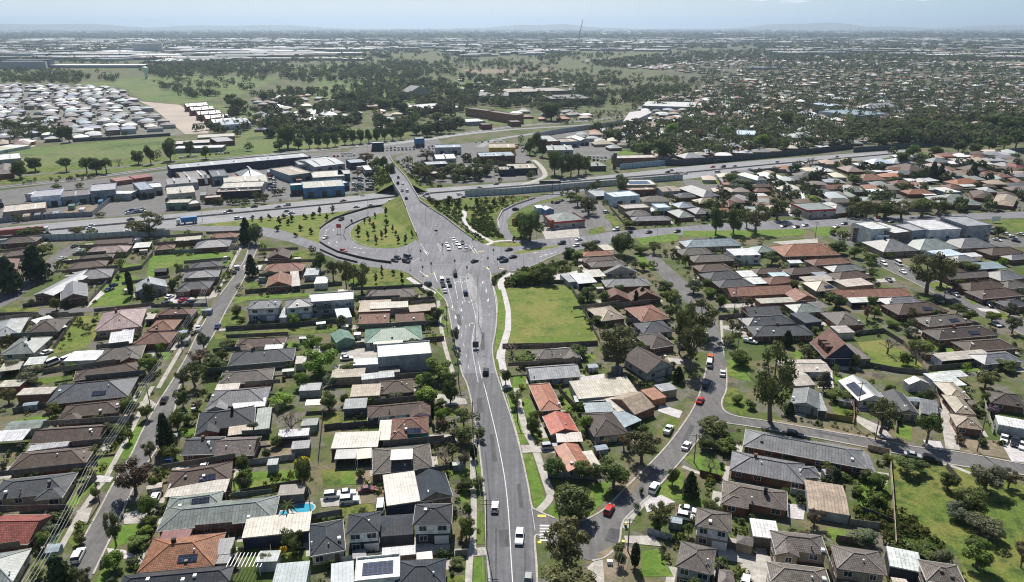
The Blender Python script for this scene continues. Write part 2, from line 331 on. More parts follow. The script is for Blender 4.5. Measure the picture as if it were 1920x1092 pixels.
def building(tile, x1, y1, x2, y2, yf, kind, col, place, noun='H', opts=()):
    z = 5.5 if noun == 'T' else 2.55 if noun in 'HCS' else 5.0; pitch = 23; wallc = None; sol = chi = wing = None; lab = None; extra = []
    for o in opts:
        if o[0] == 'z': z = float(o[1:])
        elif o[0] == 'p' and o[1:].isdigit(): pitch = float(o[1:])
        elif o.startswith('w:'): wallc = o[2:]
        elif o in ('wl', 'wr'): wing = o
        elif o.startswith('l:'): lab = o[2:].replace('_', ' ')
        else: extra.append(o)
    A, ax, ay, wd, d = fit(tile, x1, y1, x2, y2, yf, kind, z, pitch)
    cen = A + ax * wd / 2 + ay * d / 2; rot = math.atan2(ax.y, ax.x); ppx = ppm(PJ((cen.x, cen.y, 0))[1])
    hw, hd = wd / 2, d / 2
    root = ob({'H': 'house', 'T': 'townhouse', 'S': 'shed', 'C': 'carport', 'K': 'warehouse', 'O': 'office_building', 'X': 'freight_container'}[noun], None)
    root.location = (cen.x, cen.y, 0); root.rotation_euler = (0, 0, rot)
    tag(root, NOUN[noun][1], group={'H': 'houses of the suburb', 'T': 'two-storey townhouses', 'S': 'backyard sheds', 'C': 'carports', 'K': 'industrial buildings', 'O': 'large blocks', 'X': 'freight containers'}[noun])
    later(root, lab or (word(col) + ' ' + (FORM[kind] + ' ' if noun not in 'CX' else '') + NOUN[noun][0]), place)
    FOOT.append([tuple((cen + ax * sx * (hw + .6) + ay * sy * (hd + .6)).xy) for sx, sy in ((-1, -1), (1, -1), (1, 1), (-1, 1))])
    HOUSES.append(dict(o=root, c=cen, ax=ax, ay=ay, w=wd, d=d, noun=noun, z=z, ppx=ppx, place=place))
    rc = jit(C_[col]); near = ppx > 4.3; mid = ppx > 2.9
    if wallc is None: wallc = random.choice(['brick', 'brick', 'brick', 'cream', 'tan', 'redbrown']) if noun == 'H' else col if noun in 'SX' else 'lightgrey' if noun in 'KO' else 'white'
    wc = jit(C_[wallc]); ov = .45 if noun in 'HT' and kind != 'f' else .12
    rm = M['tile'] if col in ('brown', 'redbrown', 'darkbrown', 'orange', 'tanred', 'darkgrey', 'charcoal', 'greybrown', 'red', 'pink') and noun in 'HT' and kind != 'f' and 'metal' not in extra else M['sheet']
    rb, wb = MB(), MB()
    lines = []
    if noun == 'C':
        rb.poly([(-hw, -hd, z), (hw, -hd, z), (hw, hd, z + .35), (-hw, hd, z + .35)]); rb.poly([(-hw, hd, z + .2), (hw, hd, z + .2), (hw, -hd, z - .15), (-hw, -hd, z - .15)])
        rb.poly([(-hw, -hd, z - .15), (hw, -hd, z - .15), (hw, -hd, z), (-hw, -hd, z)]); rb.poly([(hw, -hd, z - .15), (hw, hd, z + .2), (hw, hd, z + .35), (hw, -hd, z)])
        rb.poly([(-hw, hd, z + .2), (-hw, -hd, z - .15), (-hw, -hd, z), (-hw, hd, z + .35)]); rb.poly([(hw, hd, z + .2), (-hw, hd, z + .2), (-hw, hd, z + .35), (hw, hd, z + .35)])
        r_o = rb.obj('roof', M['sheet'], root, color=rc)
        pm = box_mesh('post', .1, z - .15, 'frame', .1)
        for sx in (-1, 1):
            for sy in (-1, 1): q = ob('post', pm, root); q.location = (sx * (hw - .2), sy * (hd - .2) + .05, 0)
        if random.random() < .75:
            bm_ = MB(); bm_.box(-hw + .15, hw - .15, hd - .3, hd - .2, 0, z); bm_.box(-hw + .1, -hw + .2, -hd + .1, hd - .35, 0, z - .2); bm_.obj('wall', M['wall'], root, color=wc)
        return root
    if noun == 'X':
        wb.box(-hw, hw, -hd, hd, 0.3, z); wb.obj('body', M['sheet'], root, color=rc); dm = MB(); dm.box(-hw - .05, -hw, -hd + .1, hd - .1, .45, z - .15); dm.obj('door', M['paint'], root, color=tuple(v * .8 for v in rc)); return root
    if kind == 'f':
        zt = z + .30; wb.box(-hw + ov, hw - ov, -hd + ov, hd - ov, 0, z, bottom=False)
        rb.box(-hw, hw, -hd, hd, z, zt)
        if noun in 'KO' or 'par' in extra:      # parapet round the flat roof
            for a in ((-hw - .02, hw + .02, -hd - .02, -hd + .2), (-hw - .02, hw + .02, hd - .2, hd + .02), (-hw - .02, -hw + .2, -hd + .22, hd - .22), (hw - .2, hw + .02, -hd + .22, hd - .22)): wb.box(*a, z - .1, zt + .45)
    else:
        dep = 0.0
        if wing and kind == 'h' and wd > 9: dep = min(2.2, d * .22)
        lines += roof(rb, -hw, hw, -hd + dep, hd, z, kind, pitch, wb, ov)
        i = ov if kind == 'h' else .35
        wb.box(-hw + ov, hw - ov, -hd + dep + ov, hd - ov, 0, z, bottom=False)
        if dep:
            ww = min(6.4, wd * .45); xa, xb = (-hw, -hw + ww) if wing == 'wl' else (hw - ww, hw)
            l2 = roof(rb, xa + (.0 if wing == 'wl' else 0), xb, -hd, 0, z - .012, 'h' if random.random() < .6 else 'G', pitch - .5, wb, ov); lines += l2[:3]
            wb.box(xa + ov + .004, xb - ov - .004, -hd + ov, -hd + dep + ov + .5, 0, z - .02, bottom=False)
    wall_o = wb.obj('wall', M['wall'], root, color=wc)
    r_o = rb.obj('roof', rm, root, color=rc)
    if noun in 'HT' and kind != 'f' and mid:
        cb = MB()
        for a, b in lines:
            a, b = Vector(a), Vector(b)
            if (b - a).length > .4: cb.tube([a + Vector((0, 0, .03)), b + Vector((0, 0, .03))], .13 if near else .16, 5)
        k = random.choice([.55, .7, 1.5, 1.7, 1.3]); cb.obj('ridge_cap', M['cap'], r_o, color=tuple(min(.8, v * k) for v in rc))
        gb = MB(); gz0, gz1 = z - .16, z + .04
        gb.box(-hw - .06, hw + .06, -hd - .08, -hd - .004, gz0, gz1) if not wing else None
        gb.box(-hw - .06, hw + .06, hd + .004, hd + .08, gz0, gz1); gb.box(-hw - .08, -hw - .004, -hd + .01, hd, gz0, gz1); gb.box(hw + .004, hw + .08, -hd + .01, hd, gz0, gz1)
        gb.obj('gutter', M['cap'], r_o, color=random.choice([(.62, .6, .56), (.5, .48, .45), tuple(v * .7 for v in rc), (.12, .11, .1)]))
    t = math.tan(R(pitch))
    if 'chi' in extra:
        cb = MB(); cb.box(-.4, .4, -.35, .35, z, z + min(hw, hd) * t + .9); c = cb.obj('chimney', M['wall'], r_o, color=C_['brick'] if random.random() < .6 else C_['black']); c.location = (hw * random.uniform(-.35, .35), hd * .12, 0)
    def slope_panel(name, mat, xc, s0, ww, ll, side='front', th=.1, parent=None, col=None):
        q = MB(); cs, sn = math.cos(R(pitch)), math.sin(R(pitch))
        def pt(u, s, h):
            if side == 'front': return (xc + u, -hd + s * cs - h * sn, z + s * sn + h * cs)
            k = -1 if side == 'left' else 1
            return (k * (hw - s * cs + h * sn), xc - k * u * -1, z + s * sn + h * cs)
        b0 = [pt(-ww / 2, s0, .06), pt(ww / 2, s0, .06), pt(ww / 2, s0 + ll, .06), pt(-ww / 2, s0 + ll, .06)]; b1 = [pt(-ww / 2, s0, .06 + th), pt(ww / 2, s0, .06 + th), pt(ww / 2, s0 + ll, .06 + th), pt(-ww / 2, s0 + ll, .06 + th)]
        if side == 'left': b0, b1 = b0[::-1], b1[::-1]
        q.poly(b1); [q.poly([b0[i], b0[(i + 1) % 4], b1[(i + 1) % 4], b1[i]]) for i in range(4)]
        return q.obj(name, M[mat], r_o, color=col or (.028, .034, .055))
    for e in extra:
        if e.startswith('sol') and kind != 'f':
            s = e[3:] or 'f'
            if s == 'f': slope_panel('solar_panel', 'solar', hw * .25, hd * .25, 4.0, 1.7)
            elif s == 'l': slope_panel('solar_panel', 'solar', 0, min(hw, hd) * .25, 3.6, 1.7, 'left')
            elif s == 'r': slope_panel('solar_panel', 'solar', 0, min(hw, hd) * .25, 3.6, 1.7, 'right')
            elif s == 'G': slope_panel('solar_panel', 'solar', -hd * .1, hw * .18, d * .55, hw * .6, 'left')
        elif e == 'solflat':
            q = MB(); q.box(-hw * .7, hw * .7, -hd * .55, hd * .55, z + .36, z + .42); q.obj('solar_panel', M['solar'], r_o, color=(.03, .04, .07))
    if near and noun in 'HT' and kind != 'f':
        for _ in range(random.choice([1, 1, 2, 3])):
            s0 = random.uniform(.25, .8) * min(hw, hd); xx = random.uniform(-.45, .45) * wd; vm = MB(); zz = z + s0 * t
            if random.random() < .5: vm.tube([(0, 0, -.2), (0, 0, .45)], [.16, .2], 7); nm = 'roof_vent'
            else: vm.box(-.35, .35, -.4, .4, -.25, .28); nm = 'roof_cooler'
            v = vm.obj(nm, M['paint'], r_o, color=random.choice([(.75, .75, .73), (.7, .7, .68), (.1, .09, .08)])); v.location = (xx, -hd + s0 + (1.0 if wing else 0), zz)
    # windows, doors
    rows = [(.85, 1.35)] if z < 4 else [(.9, 1.3), (3.6, 1.25)]
    if noun in 'HT' and mid and kind != 'f' or 'win' in extra:
        fy = -hd + ov + (min(2.2, d * .22) if wing and kind == 'h' and wd > 9 else 0)
        n = max(2, int(wd / 4.2))
        for ri, (zb, hh) in enumerate(rows):
            for i in range(n):
                x = -hw + wd * (i + .5) / n
                if ri == 0 and i == n // 2 and noun in 'HT': q = ob('door', box_mesh('door', .95, 2.05, 'timber'), root); q.location = (x, fy, .05)
                elif near or i % 2 == 0:
                    wz = random.choice([1.6, 2.0, 1.2]) if near else 2.0
                    ex = -hd + ov if wing and ((wing == 'wl' and x < -hw + min(6.4, wd * .45)) or (wing == 'wr' and x > hw - min(6.4, wd * .45))) else fy
                    q = ob('window', window_mesh(wz, hh), root); q.location = (x, ex, zb)
        if near:
            s = 1 if cen.x < 0 else -1
            for i in range(2):
                for zb, hh in rows:
                    q = ob('window', window_mesh(1.5, hh), root); q.location = (s * (hw - ov), -hd * .4 + i * hd * .8, zb); q.rotation_euler = (0, 0, R(90) * s)
    if noun == 'T' or 'gar' in extra:
        q = ob('garage_door', box_mesh('garage_door', 3.2, 2.2, 'frame'), root); q.location = (hw * .45, -hd + ov - .09, 0.02)
    if noun == 'T':
        b_ = MB(); b_.box(-hw + ov - .03, hw - ov + .03, -hd + ov - .03, hd - ov + .03, 0, 2.7); b_.obj('lower_storey', M['wall'], root, color=jit(C_[{'charcoal': 'charcoal', 'grey': 'bluegrey', 'greygreen': 'charcoal'}.get(col, 'tan' if wallc == 'white' else 'brown')]))
    if noun == 'K' and wd > 11:
        for k in range(int(wd / 9)):
            v = MB(); v.box(-.5, .5, -d * .3, d * .3, .0, .05); q = v.obj('skylight', M['paint'], r_o, color=(.62, .64, .62) if k % 2 else (.30, .31, .31)); q.location = (-hw + wd * (k + .5) / int(wd / 9), 0 if kind == 'f' else -d * .1, z + .31 if kind == 'f' else z + d * .52 * t)
    if noun == 'K':
        n = max(2, int(wd / 8))
        for i in range(n):
            q = ob('roller_door', box_mesh('roller_door', 3.6, round(min(3.6, z * .6), 1), 'steel' if i % 2 else 'dark'), root); q.location = (-hw + wd * (i + .5) / n, -hd + ov - (.0 if True else 0), 0.05)
        if 'rib' in extra:
            for i in range(3):
                v = MB(); v.box(-.7, .7, -.6, .6, z + .3, z + 1.1); q = v.obj('roof_cooler', M['paint'], r_o, color=(.6, .6, .58)); q.location = (hw * (-.6 + .5 * i), 0, 0)
    if 'redband' in extra:
        v = MB()
        for a in ((-hw - .12, hw + .12, -hd - .12, -hd - .03), (-hw - .12, hw + .12, hd + .03, hd + .12), (-hw - .12, -hw - .03, -hd - .02, hd + .02), (hw + .03, hw + .12, -hd - .02, hd + .02)): v.box(*a, z - .35, z + .8)
        v.obj('fascia', M['paint'], root, color=(.40, .03, .035))
    if 'dor' in extra:
        for k in (-.5, -.1, .3):
            v = MB(); v.box(-hw * .82, -hw * .42, hd * k - .8, hd * k + .8, z + hw * .16 * t, z + hw * .60 * t); v.obj('dormer', M['tile'], r_o, color=tuple(c * .6 for c in rc))
    if 'awn' in extra:
        v = MB(); v.box(-hw * .3, hw * .3, -hd - 2, -hd - .1, z - .25, z - .15); v.obj('awning', M['sheet'], root, color=C_['white'])
    return root
ROWS = []
def buildings(text):
    place = ''
    for ln in text.strip().splitlines():
        ln = ln.strip()
        if not ln: continue
        if ln[0] == '@': place = ln[1:].strip(); continue
        p = ln.split(); noun = 'H'; o = p[8:] if len(p) > 8 else []
        if o and o[0] in NOUN: noun = o[0]; o = o[1:]
        building(p[0], *map(float, p[1:6]), p[6], p[7], place, noun, o)
# ------------------------------------------------------------------ trees
def leaf_quads(cen, rad, n, size, rng, flat=.0, shell=.55):
    """n leaf-clump quads spread through the shell of an ellipsoid"""
    d = rng.normal(size=(n, 3)); d /= np.linalg.norm(d, axis=1)[:, None]
    r = shell + (1 - shell) * rng.random(n) ** .6
    c = np.array(cen) + d * r[:, None] * np.array(rad)
    nn = d + rng.normal(size=(n, 3)) * .38; nn[:, 2] += .2; nn /= np.linalg.norm(nn, axis=1)[:, None]
    a = np.cross(nn, rng.normal(size=(n, 3))); a /= np.linalg.norm(a, axis=1)[:, None]; b = np.cross(nn, a)
    s = size * rng.uniform(.6, 1.3, n)[:, None]; e = rng.uniform(.55, 1.0, n)[:, None]
    return np.stack([c - a * s - b * s * e, c + a * s - b * s * e * .7, c + a * s * .8 + b * s * e, c - a * s * .9 + b * s * e * .8], 1)
def quads_mesh(name, q, mat):
    q = np.asarray(q, np.float32).reshape(-1, 4, 3); n = len(q); me = bpy.data.meshes.new(name)
    me.vertices.add(n * 4); me.vertices.foreach_set('co', q.ravel()); me.loops.add(n * 4); me.loops.foreach_set('vertex_index', np.arange(n * 4, dtype=np.int32))
    me.polygons.add(n); me.polygons.foreach_set('loop_start', np.arange(0, n * 4, 4, dtype=np.int32)); me.polygons.foreach_set('loop_total', np.full(n, 4, np.int32))
    me.materials.append(mat); me.update(calc_edges=True); return me
# each kind: colour, words; shapes live in a unit box (crown about 1 wide, tree 1 tall)
TK = {'g': ((.128, .138, .055), 'spreading gum tree'), 'd': ((.108, .142, .045), 'dense dark tree'), 'l': ((.16, .24, .04), 'light green leafy tree'), 'c': ((.05, .072, .033), 'dark conifer'),
      'p': ((.028, .040, .018), 'narrow dark cypress'), 'n': ((.05, .072, .033), 'tiered dark pine'), 'b': ((.16, .12, .10), 'bare branching tree'), 'm': ((.075, .10, .035), 'palm'), 'o': ((.14, .16, .095), 'grey-green tree'),
      'y': ((.50, .36, .03), 'yellow flowering bush'), 'r': ((.14, .105, .07), 'brown-tinged gum tree'), 'u': ((.26, .17, .22), 'purple blossom tree'), 's': ((.085, .115, .03), 'rounded shrub'), 'k': ((.075, .085, .03), 'young planted tree'), 'f': ((.125, .165, .04), 'mid green tree')}
PROTO = {}
def tree_proto(kind, v):
    if (kind, v) in PROTO: return PROTO[(kind, v)]
    rng = np.random.default_rng(hash((ord(kind), v)) % 9999); T = MB(); Q = []
    if kind in 'cpnk':
        T.tube([(0, 0, 0), (0, 0, .95)], [.04 if kind != 'p' else .06, .008], 6)
        if kind == 'p': Q.append(leaf_quads((0, 0, .52), (.42, .42, .48), 420, .07, rng, shell=.6))
        elif kind == 'n':
            for i in range(11):
                z = .14 + i * .078; rr = .5 * (1 - (i / 12) ** 1.4) * (1.0 if i else .85); m = 5 + (i % 2)
                for k in range(m):
                    a = 2 * math.pi * (k + rng.random() * .5) / m; Q.append(leaf_quads((math.cos(a) * rr * .58, math.sin(a) * rr * .58, z), (rr * .42, rr * .42, .035), 30, .04, rng, shell=.3))
        elif kind == 'k':
            for i in range(6):
                z = .26 + i * .12; rr = [.30, .40, .42, .36, .26, .13][i] * rng.uniform(.7, 1.15); Q.append(leaf_quads((rng.normal() * .10, rng.normal() * .10, z), (rr, rr, .10), 58, .062, rng, shell=.3))
        else:
            for i in range(9):
                z = .16 + i * .092; rr = .48 * (1 - i / 9.6) ** .75 * rng.uniform(.85, 1.1)
                Q.append(leaf_quads((rng.normal() * .02, rng.normal() * .02, z), (rr, rr, .085), int(60 + 300 * rr), .05, rng, shell=.45))
    elif kind == 'm':
        T.tube([(0, 0, 0), (.02, 0, .4), (0, 0, .8)], [.05, .035, .04], 7)
        for k in range(18):
            a = k * 2.4; el = [.55, .2, -.15][k % 3]; pts = []
            for s in np.linspace(0, 1, 6): pts.append(np.array([math.cos(a) * s * .5, math.sin(a) * s * .5, .8 + s * el * .45 - s * s * .25]))
            sd_ = np.array([-math.sin(a), math.cos(a), 0])
            for i in range(5):
                w0, w1 = .075 * (1 - i / 6), .075 * (1 - (i + 1) / 6)
                for sg in (1, -1): Q.append(np.stack([[pts[i], pts[i + 1], pts[i + 1] + sd_ * sg * w1 - [0, 0, w1 * .6], pts[i] + sd_ * sg * w0 - [0, 0, w0 * .6]]]))
    elif kind == 'b':
        T.tube([(0, 0, 0), (.01, 0, .28)], [.05, .04], 6)
        def br(p, d, l, r, g):
            q = p + d * l; T.tube([tuple(p), tuple(q)], [r, r * .6], 4, cap=False)
            if g:
                for _ in range(3 if g > 1 else 4):
                    nd = d + rng.normal(size=3) * .55; nd[2] += .12; nd /= np.linalg.norm(nd); br(q, nd, l * rng.uniform(.6, .8), r * .6, g - 1)
        for k in range(4):
            a = k * 1.6 + rng.random(); d = np.array([math.cos(a) * .6, math.sin(a) * .6, .8]); br(np.array([.01, 0, .26]), d / np.linalg.norm(d), .24, .028, 3)
        Q.append(leaf_quads((0, 0, .72), (.42, .42, .28), 90, .02, rng, shell=.2))
    elif kind in 'sy':
        T.tube([(0, 0, 0), (0, 0, .4)], [.05, .03], 5)
        for _ in range(7):
            a, rr = rng.random() * 6.28, rng.random() * .26; Q.append(leaf_quads((math.cos(a) * rr, math.sin(a) * rr, rng.uniform(.3, .68)), (.25, .25, .28), 62, .05, rng))
    else:
        airy = kind in 'gru'; zc = .60 if airy else .56
        T.tube([(0, 0, 0), (rng.normal() * .02, rng.normal() * .02, .2), (0, 0, .42)], [.045, .036, .03], 7)
        ncl = (13 if airy else 11) + v * 2
        for i in range(ncl):
            a = i * 2.399 + rng.random() * .9; u = (i + .5) / ncl; rr = (.36 if airy else .32) * math.sqrt(u) * rng.uniform(.75, 1.12)
            z = zc + (rng.uniform(-.36, .28) if airy else rng.uniform(-.38, .26)) * (1 - (rr / .42) ** 2 * .7) + .05
            cr = rng.uniform(.10, .17) if airy else rng.uniform(.14, .21); c = (math.cos(a) * rr, math.sin(a) * rr, z)
            Q.append(leaf_quads(c, (cr, cr, cr * .85), int((6400 if airy else 6400) * cr * cr) + 30, .0195 if airy else .0225, rng, shell=.35 if airy else .6))
            if i % 3 == 0 or airy and i % 2 == 0: T.tube([(0, 0, rng.uniform(.22, .42)), (c[0] * .55, c[1] * .55, (z + .34) / 2 - .02), tuple(c)], [.022, .014, .006], 5, cap=False)
    PROTO[(kind, v)] = (T.mesh('trunk', M['bark']), quads_mesh('crown', np.concatenate(Q), M['leaf'])); return PROTO[(kind, v)]
TREES = []
def tree(x, y, wm, hm, kind, place=None, col=None, shrub=False):
    v = random.randrange(6 if kind in 'gdfos' else 3); T, Cm = tree_proto(kind, v)
    cat = 'shrub' if kind in 'sy' else 'palm' if kind == 'm' else 'tree'
    o = ob({'shrub': 'shrub', 'palm': 'palm_tree'}.get(cat, {'c': 'conifer_tree', 'p': 'cypress_tree', 'n': 'pine_tree', 'k': 'conifer_tree', 'g': 'gum_tree', 'r': 'gum_tree', 'b': 'bare_tree'}.get(kind, 'leafy_tree')), None)
    o.location = (x, y, 0); o.rotation_euler = (0, 0, random.random() * 6.28); tag(o, cat, group={'shrub': 'garden shrubs', 'palm': 'palms'}.get(cat, 'trees of the suburb'))
    c = ob('crown', Cm, o, jit(col or TK[kind][0], .22)); c.scale = (wm * 1.12, wm * 1.12, hm)
    if not shrub or kind == 'b': t = ob('trunk', T, o); t.scale = (wm * 1.12, wm * 1.12, hm)
    TREES.append((o, kind, place, wm, hm)); return o
def trees(text):
    place = None
    for ln in text.strip().splitlines():
        ln = ln.strip()
        if not ln: continue
        if ln[0] == '@': place = ln[1:].strip() or None; continue
        tile, *rest = ln.split(' ', 1); s = TILES[tile][2]
        for it in rest[0].split(';'):
            p = it.split()
            if len(p) < 5: continue
            px, py = P(tile, float(p[0]), float(p[1])); g = G(px, py); wm = float(p[2]) / s / ppm(py) ; hm = float(p[3]) / s / vpm(px, py)
            dep = math.atan2(H, g.y)      # seen from above a crown also covers ground: take its depth off its apparent height
            hm = max(1.2, hm - .30 * wm * math.tan(dep)) if p[4] not in 'pk' else hm
            if p[4] == 'k': wm *= random.uniform(.6, 1.05); hm *= random.uniform(.55, 1.0)
            tree(g.x, g.y, wm * .95, hm, p[4], place, shrub=p[4] in 'sy')
# ------------------------------------------------------------------ cars
CARC = {'white': (.80, .80, .79), 'silver': (.42, .44, .46), 'grey': (.16, .17, .18), 'black': (.018, .018, .022), 'blue': (.03, .07, .20), 'red': (.45, .025, .025), 'maroon': (.14, .02, .03), 'orange': (.5, .12, .04), 'navy': (.02, .03, .07)}
CARM = {}
def car_meshes(t):
    if t in CARM: return CARM[t]
    L2, W2, hb, ht = {'s': (2.25, .90, .92, 1.45), 'h': (2.05, .88, .95, 1.50), 'u': (2.4, .96, 1.08, 1.78), 't': (2.6, .95, 1.05, 1.75), 'v': (2.6, .98, 1.15, 2.15)}[t]
    prof = [(-L2 + .05, .32), (-L2, .62), (-L2 + .08, hb), (L2 * .42, hb), (L2 - .35, hb - .14), (L2 - .02, hb - .30), (L2, .45), (L2 - .08, .32)]
    b = MB(); ys = [(-W2, .94, .05), (-W2 + .10, 1, 0), (W2 - .10, 1, 0), (W2, .94, .05)]
    rings = [[(x * k, y, z + (dz if z < .5 else -dz)) for x, z in prof] for y, k, dz in ys]
    for i in range(3):
        for k in range(8): b.poly([rings[i][k], rings[i][(k + 1) % 8], rings[i + 1][(k + 1) % 8], rings[i + 1][k]])
    b.poly(rings[0][::-1]); b.poly(rings[3])
    g = MB(); r = MB()
    x0, x1, t0, t1 = {'s': (-1.55, .95, -.95, .25), 'h': (-1.95, .85, -1.6, .2), 'u': (-2.3, .9, -2.0, .25), 't': (-.75, 1.0, -.55, .4), 'v': (-2.55, 1.75, -2.5, 1.2)}[t]
    wb, wt = W2 - .06, W2 - .22
    A = [(x0, -wb, hb), (x1, -wb, hb), (x1, wb, hb), (x0, wb, hb)]; Bq = [(t0, -wt, ht - .06), (t1, -wt, ht - .06), (t1, wt, ht - .06), (t0, wt, ht - .06)]
    for i in range(4): g.poly([A[i], A[(i + 1) % 4], Bq[(i + 1) % 4], Bq[i]])
    r.box(t0 - .03, t1 + .03, -wt - .03, wt + .03, ht - .06, ht)
    b.v, b.f, b.m = b.v, b.f, b.m; off = len(b.v); b.v += r.v; b.f += [tuple(i + off for i in f) for f in r.f]; b.m += r.m
    if t == 't':
        b.box(-L2 + .1, -.85, -W2 + .02, -W2 + .1, hb, hb + .35); b.box(-L2 + .1, -.85, W2 - .1, W2 - .02, hb, hb + .35); b.box(-L2 + .02, -L2 + .1, -W2 + .02, W2 - .02, hb, hb + .35)
    wm = MB(); wm.tube([(0, -.11, 0), (0, .11, 0)], .33, 12, 0); wm.tube([(0, -.118, 0), (0, .118, 0)], .19, 8, 1)
    hl = MB(); hl.box(-.05, .05, -.2, .2, -.09, .09)
    one = MB(); one.v, one.f = list(b.v), list(b.f); one.m = [0] * len(b.f); off = len(one.v); one.v += g.v; one.f += [tuple(i + off for i in f) for f in g.f]; one.m += [1] * len(g.f)
    for sx in (-L2 * .62, L2 * .62):
        for sy in (-W2 + .08, W2 - .08): one.tube([(sx, sy - .1, .33), (sx, sy + .1, .33)], .33, 8, 2)
    CARM[t] = dict(body=b.mesh('body', M['carpaint']), glass=g.mesh('cabin_glass', M['glass']), wheel=wm.mesh('wheel', [M['rubber'], M['rim']]), head=hl.mesh('headlight', M['lamp_white']), tail=hl.mesh('taillight', M['lamp_red']),
                   one=one.mesh('car', [M['carpaint'], M['glass'], M['rubber']]), L2=L2, W2=W2, hb=hb); return CARM[t]
TYPEW = {'s': 'sedan', 'h': 'hatchback', 'u': 'wagon', 't': 'utility vehicle', 'v': 'van'}
CARS = []
def car(g, rot, col, t, place, z=.05):
    m = car_meshes(t); py = PJ((g.x, g.y, z))[1]; name = {'v': 'van', 't': 'utility_vehicle'}.get(t, 'parked_car' if 'parked' in place else 'car')
    near = ppm(py) > 4.2; o = ob(name, None if near else m['one'])
    if not near: o.color = (*CARC[col], 1)
    o.location = (g.x, g.y, z); o.rotation_euler = (0, 0, rot); tag(o, {'v': 'van', 't': 'utility vehicle'}.get(t, 'car'), group='cars and vans'); later(o, col + ' ' + TYPEW[t], place); CARS.append((g.x, g.y))
    if near:
        ob('body', m['body'], o, CARC[col]); ob('cabin_glass', m['glass'], o)
        for sx in (-1, 1):
            for sy in (-1, 1): q = ob('wheel', m['wheel'], o); q.location = (sx * m['L2'] * .62, sy * (m['W2'] - .08), .33)
        for sy in (-1, 1):
            q = ob('headlight', m['head'], o); q.location = (m['L2'] - .035, sy * (m['W2'] - .28), .66); q = ob('taillight', m['tail'], o); q.location = (-m['L2'] + .035, sy * (m['W2'] - .26), .74)
    return o
CC = {'w': 'white', 's': 'silver', 'g': 'grey', 'k': 'black', 'b': 'blue', 'r': 'red', 'm': 'maroon', 'o': 'orange', 'n': 'navy'}
def heading(px, py, dx, dy, z=0):
    a, b = G(px, py, z), G(px + dx, py + dy, z); return math.atan2(b.y - a.y, b.x - a.x)
def cars(text):
    place = ''; d = (0, -10)
    for ln in text.strip().splitlines():
        ln = ln.strip()
        if not ln: continue
        if ln[0] == '@': place = ln[1:].strip(); continue
        if ln[0] == '>': d = tuple(float(v) for v in ln[1:].split()); continue
        tile, rest = ln.split(' ', 1)
        for it in rest.split(';'):
            p = it.split()
            if len(p) < 3: continue
            px, py = P(tile, float(p[0]), float(p[1])); z = .06 + (float(p[3]) if len(p) > 3 else 0)
            g = G(px, py, z + .5); car(g, heading(px, py, *d), CC[p[2][0]], p[2][1] if len(p[2]) > 1 else 's', place, z)
# ================================================================== the setting: ground, roads, paths, grass
def pts(s):
    t, rest = s.strip().split(' ', 1); out = []
    for q in rest.split(','):
        a = q.split(); out.append(P(t, float(a[0]), float(a[1])))
    return out
ZL = [0.02]
def sheet(name, s, mat, z=None, kind='structure'):
    pp = s if isinstance(s, list) else pts(s)
    if z is None: ZL[0] += .0006; z = ZL[0]
    w_ = [G(x, y, z) for x, y in pp]; m = MB(); m.prism([(p.x, p.y) for p in w_], z, z)
    o = m.obj(name, M[mat]); o['kind'] = kind; return o
def smooth_line(pp, n=4):
    if len(pp) < 3: return pp
    out = []
    for i in range(len(pp) - 1):
        p0, p1, p2, p3 = pp[max(i - 1, 0)], pp[i], pp[i + 1], pp[min(i + 2, len(pp) - 1)]
        for k in range(n):
            t = k / n; out.append(tuple(.5 * (2 * p1[j] + (p2[j] - p0[j]) * t + (2 * p0[j] - 5 * p1[j] + 4 * p2[j] - p3[j]) * t * t + (3 * p1[j] - p0[j] - 3 * p2[j] + p3[j]) * t ** 3) for j in range(2)))
    return out + [pp[-1]]
def world_line(s, z=0): return [G(x, y, z).xy for x, y in (s if isinstance(s, list) else pts(s))]
def ribbon(name, s, width, mat, z0, z1=None, kind='structure', smooth=True, dash=None, mb=None, off=0.0):
    """strip of even width along a line on the ground; with z1 it becomes a kerb or wall of that height"""
    pl = s if isinstance(s, list) else pts(s)
    wl = [Vector((*G(x, y, z0).xy,)) for x, y in (smooth_line(pl) if smooth else pl)]
    if dash:
        segs, acc, on, cur = [], 0.0, True, [wl[0]]
        for a, b in zip(wl, wl[1:]):
            d = (b - a).length; p = 0.0
            while d - p > (dash[0] if on else dash[1]) - acc:
                p += (dash[0] if on else dash[1]) - acc; acc = 0; q = a.lerp(b, p / d)
                if on: segs.append(cur + [q])
                cur = [q]; on = not on
            acc += d - p; cur = cur + [b] if on else [b]
        lines = segs
    else: lines = [wl]
    m = mb or MB()
    for l in lines:
        L_, R_ = [], []
        for i, p in enumerate(l):
            d = l[min(i + 1, len(l) - 1)] - l[max(i - 1, 0)]
            if d.length < 1e-6: d = Vector((0, 1))
            d.normalize(); n = Vector((-d.y, d.x)); L_.append(p + n * (width / 2 + off)); R_.append(p - n * (width / 2 - off))
        zt = z0 if z1 is None else z1
        for i in range(len(l) - 1):
            a, b, c, e = R_[i], R_[i + 1], L_[i + 1], L_[i]
            m.poly([(*a, zt), (*b, zt), (*c, zt), (*e, zt)])
            if z1 is not None: m.poly([(*a, z0), (*b, z0), (*b, z1), (*a, z1)]); m.poly([(*c, z0), (*e, z0), (*e, z1), (*c, z1)])
        if z1 is not None:
            for i in (0, -1): m.poly([(*R_[i], z0), (*L_[i], z0), (*L_[i], z1), (*R_[i], z1)])
    if mb is not None: return None
    o = m.obj(name, M[mat]); o['kind'] = kind; return o
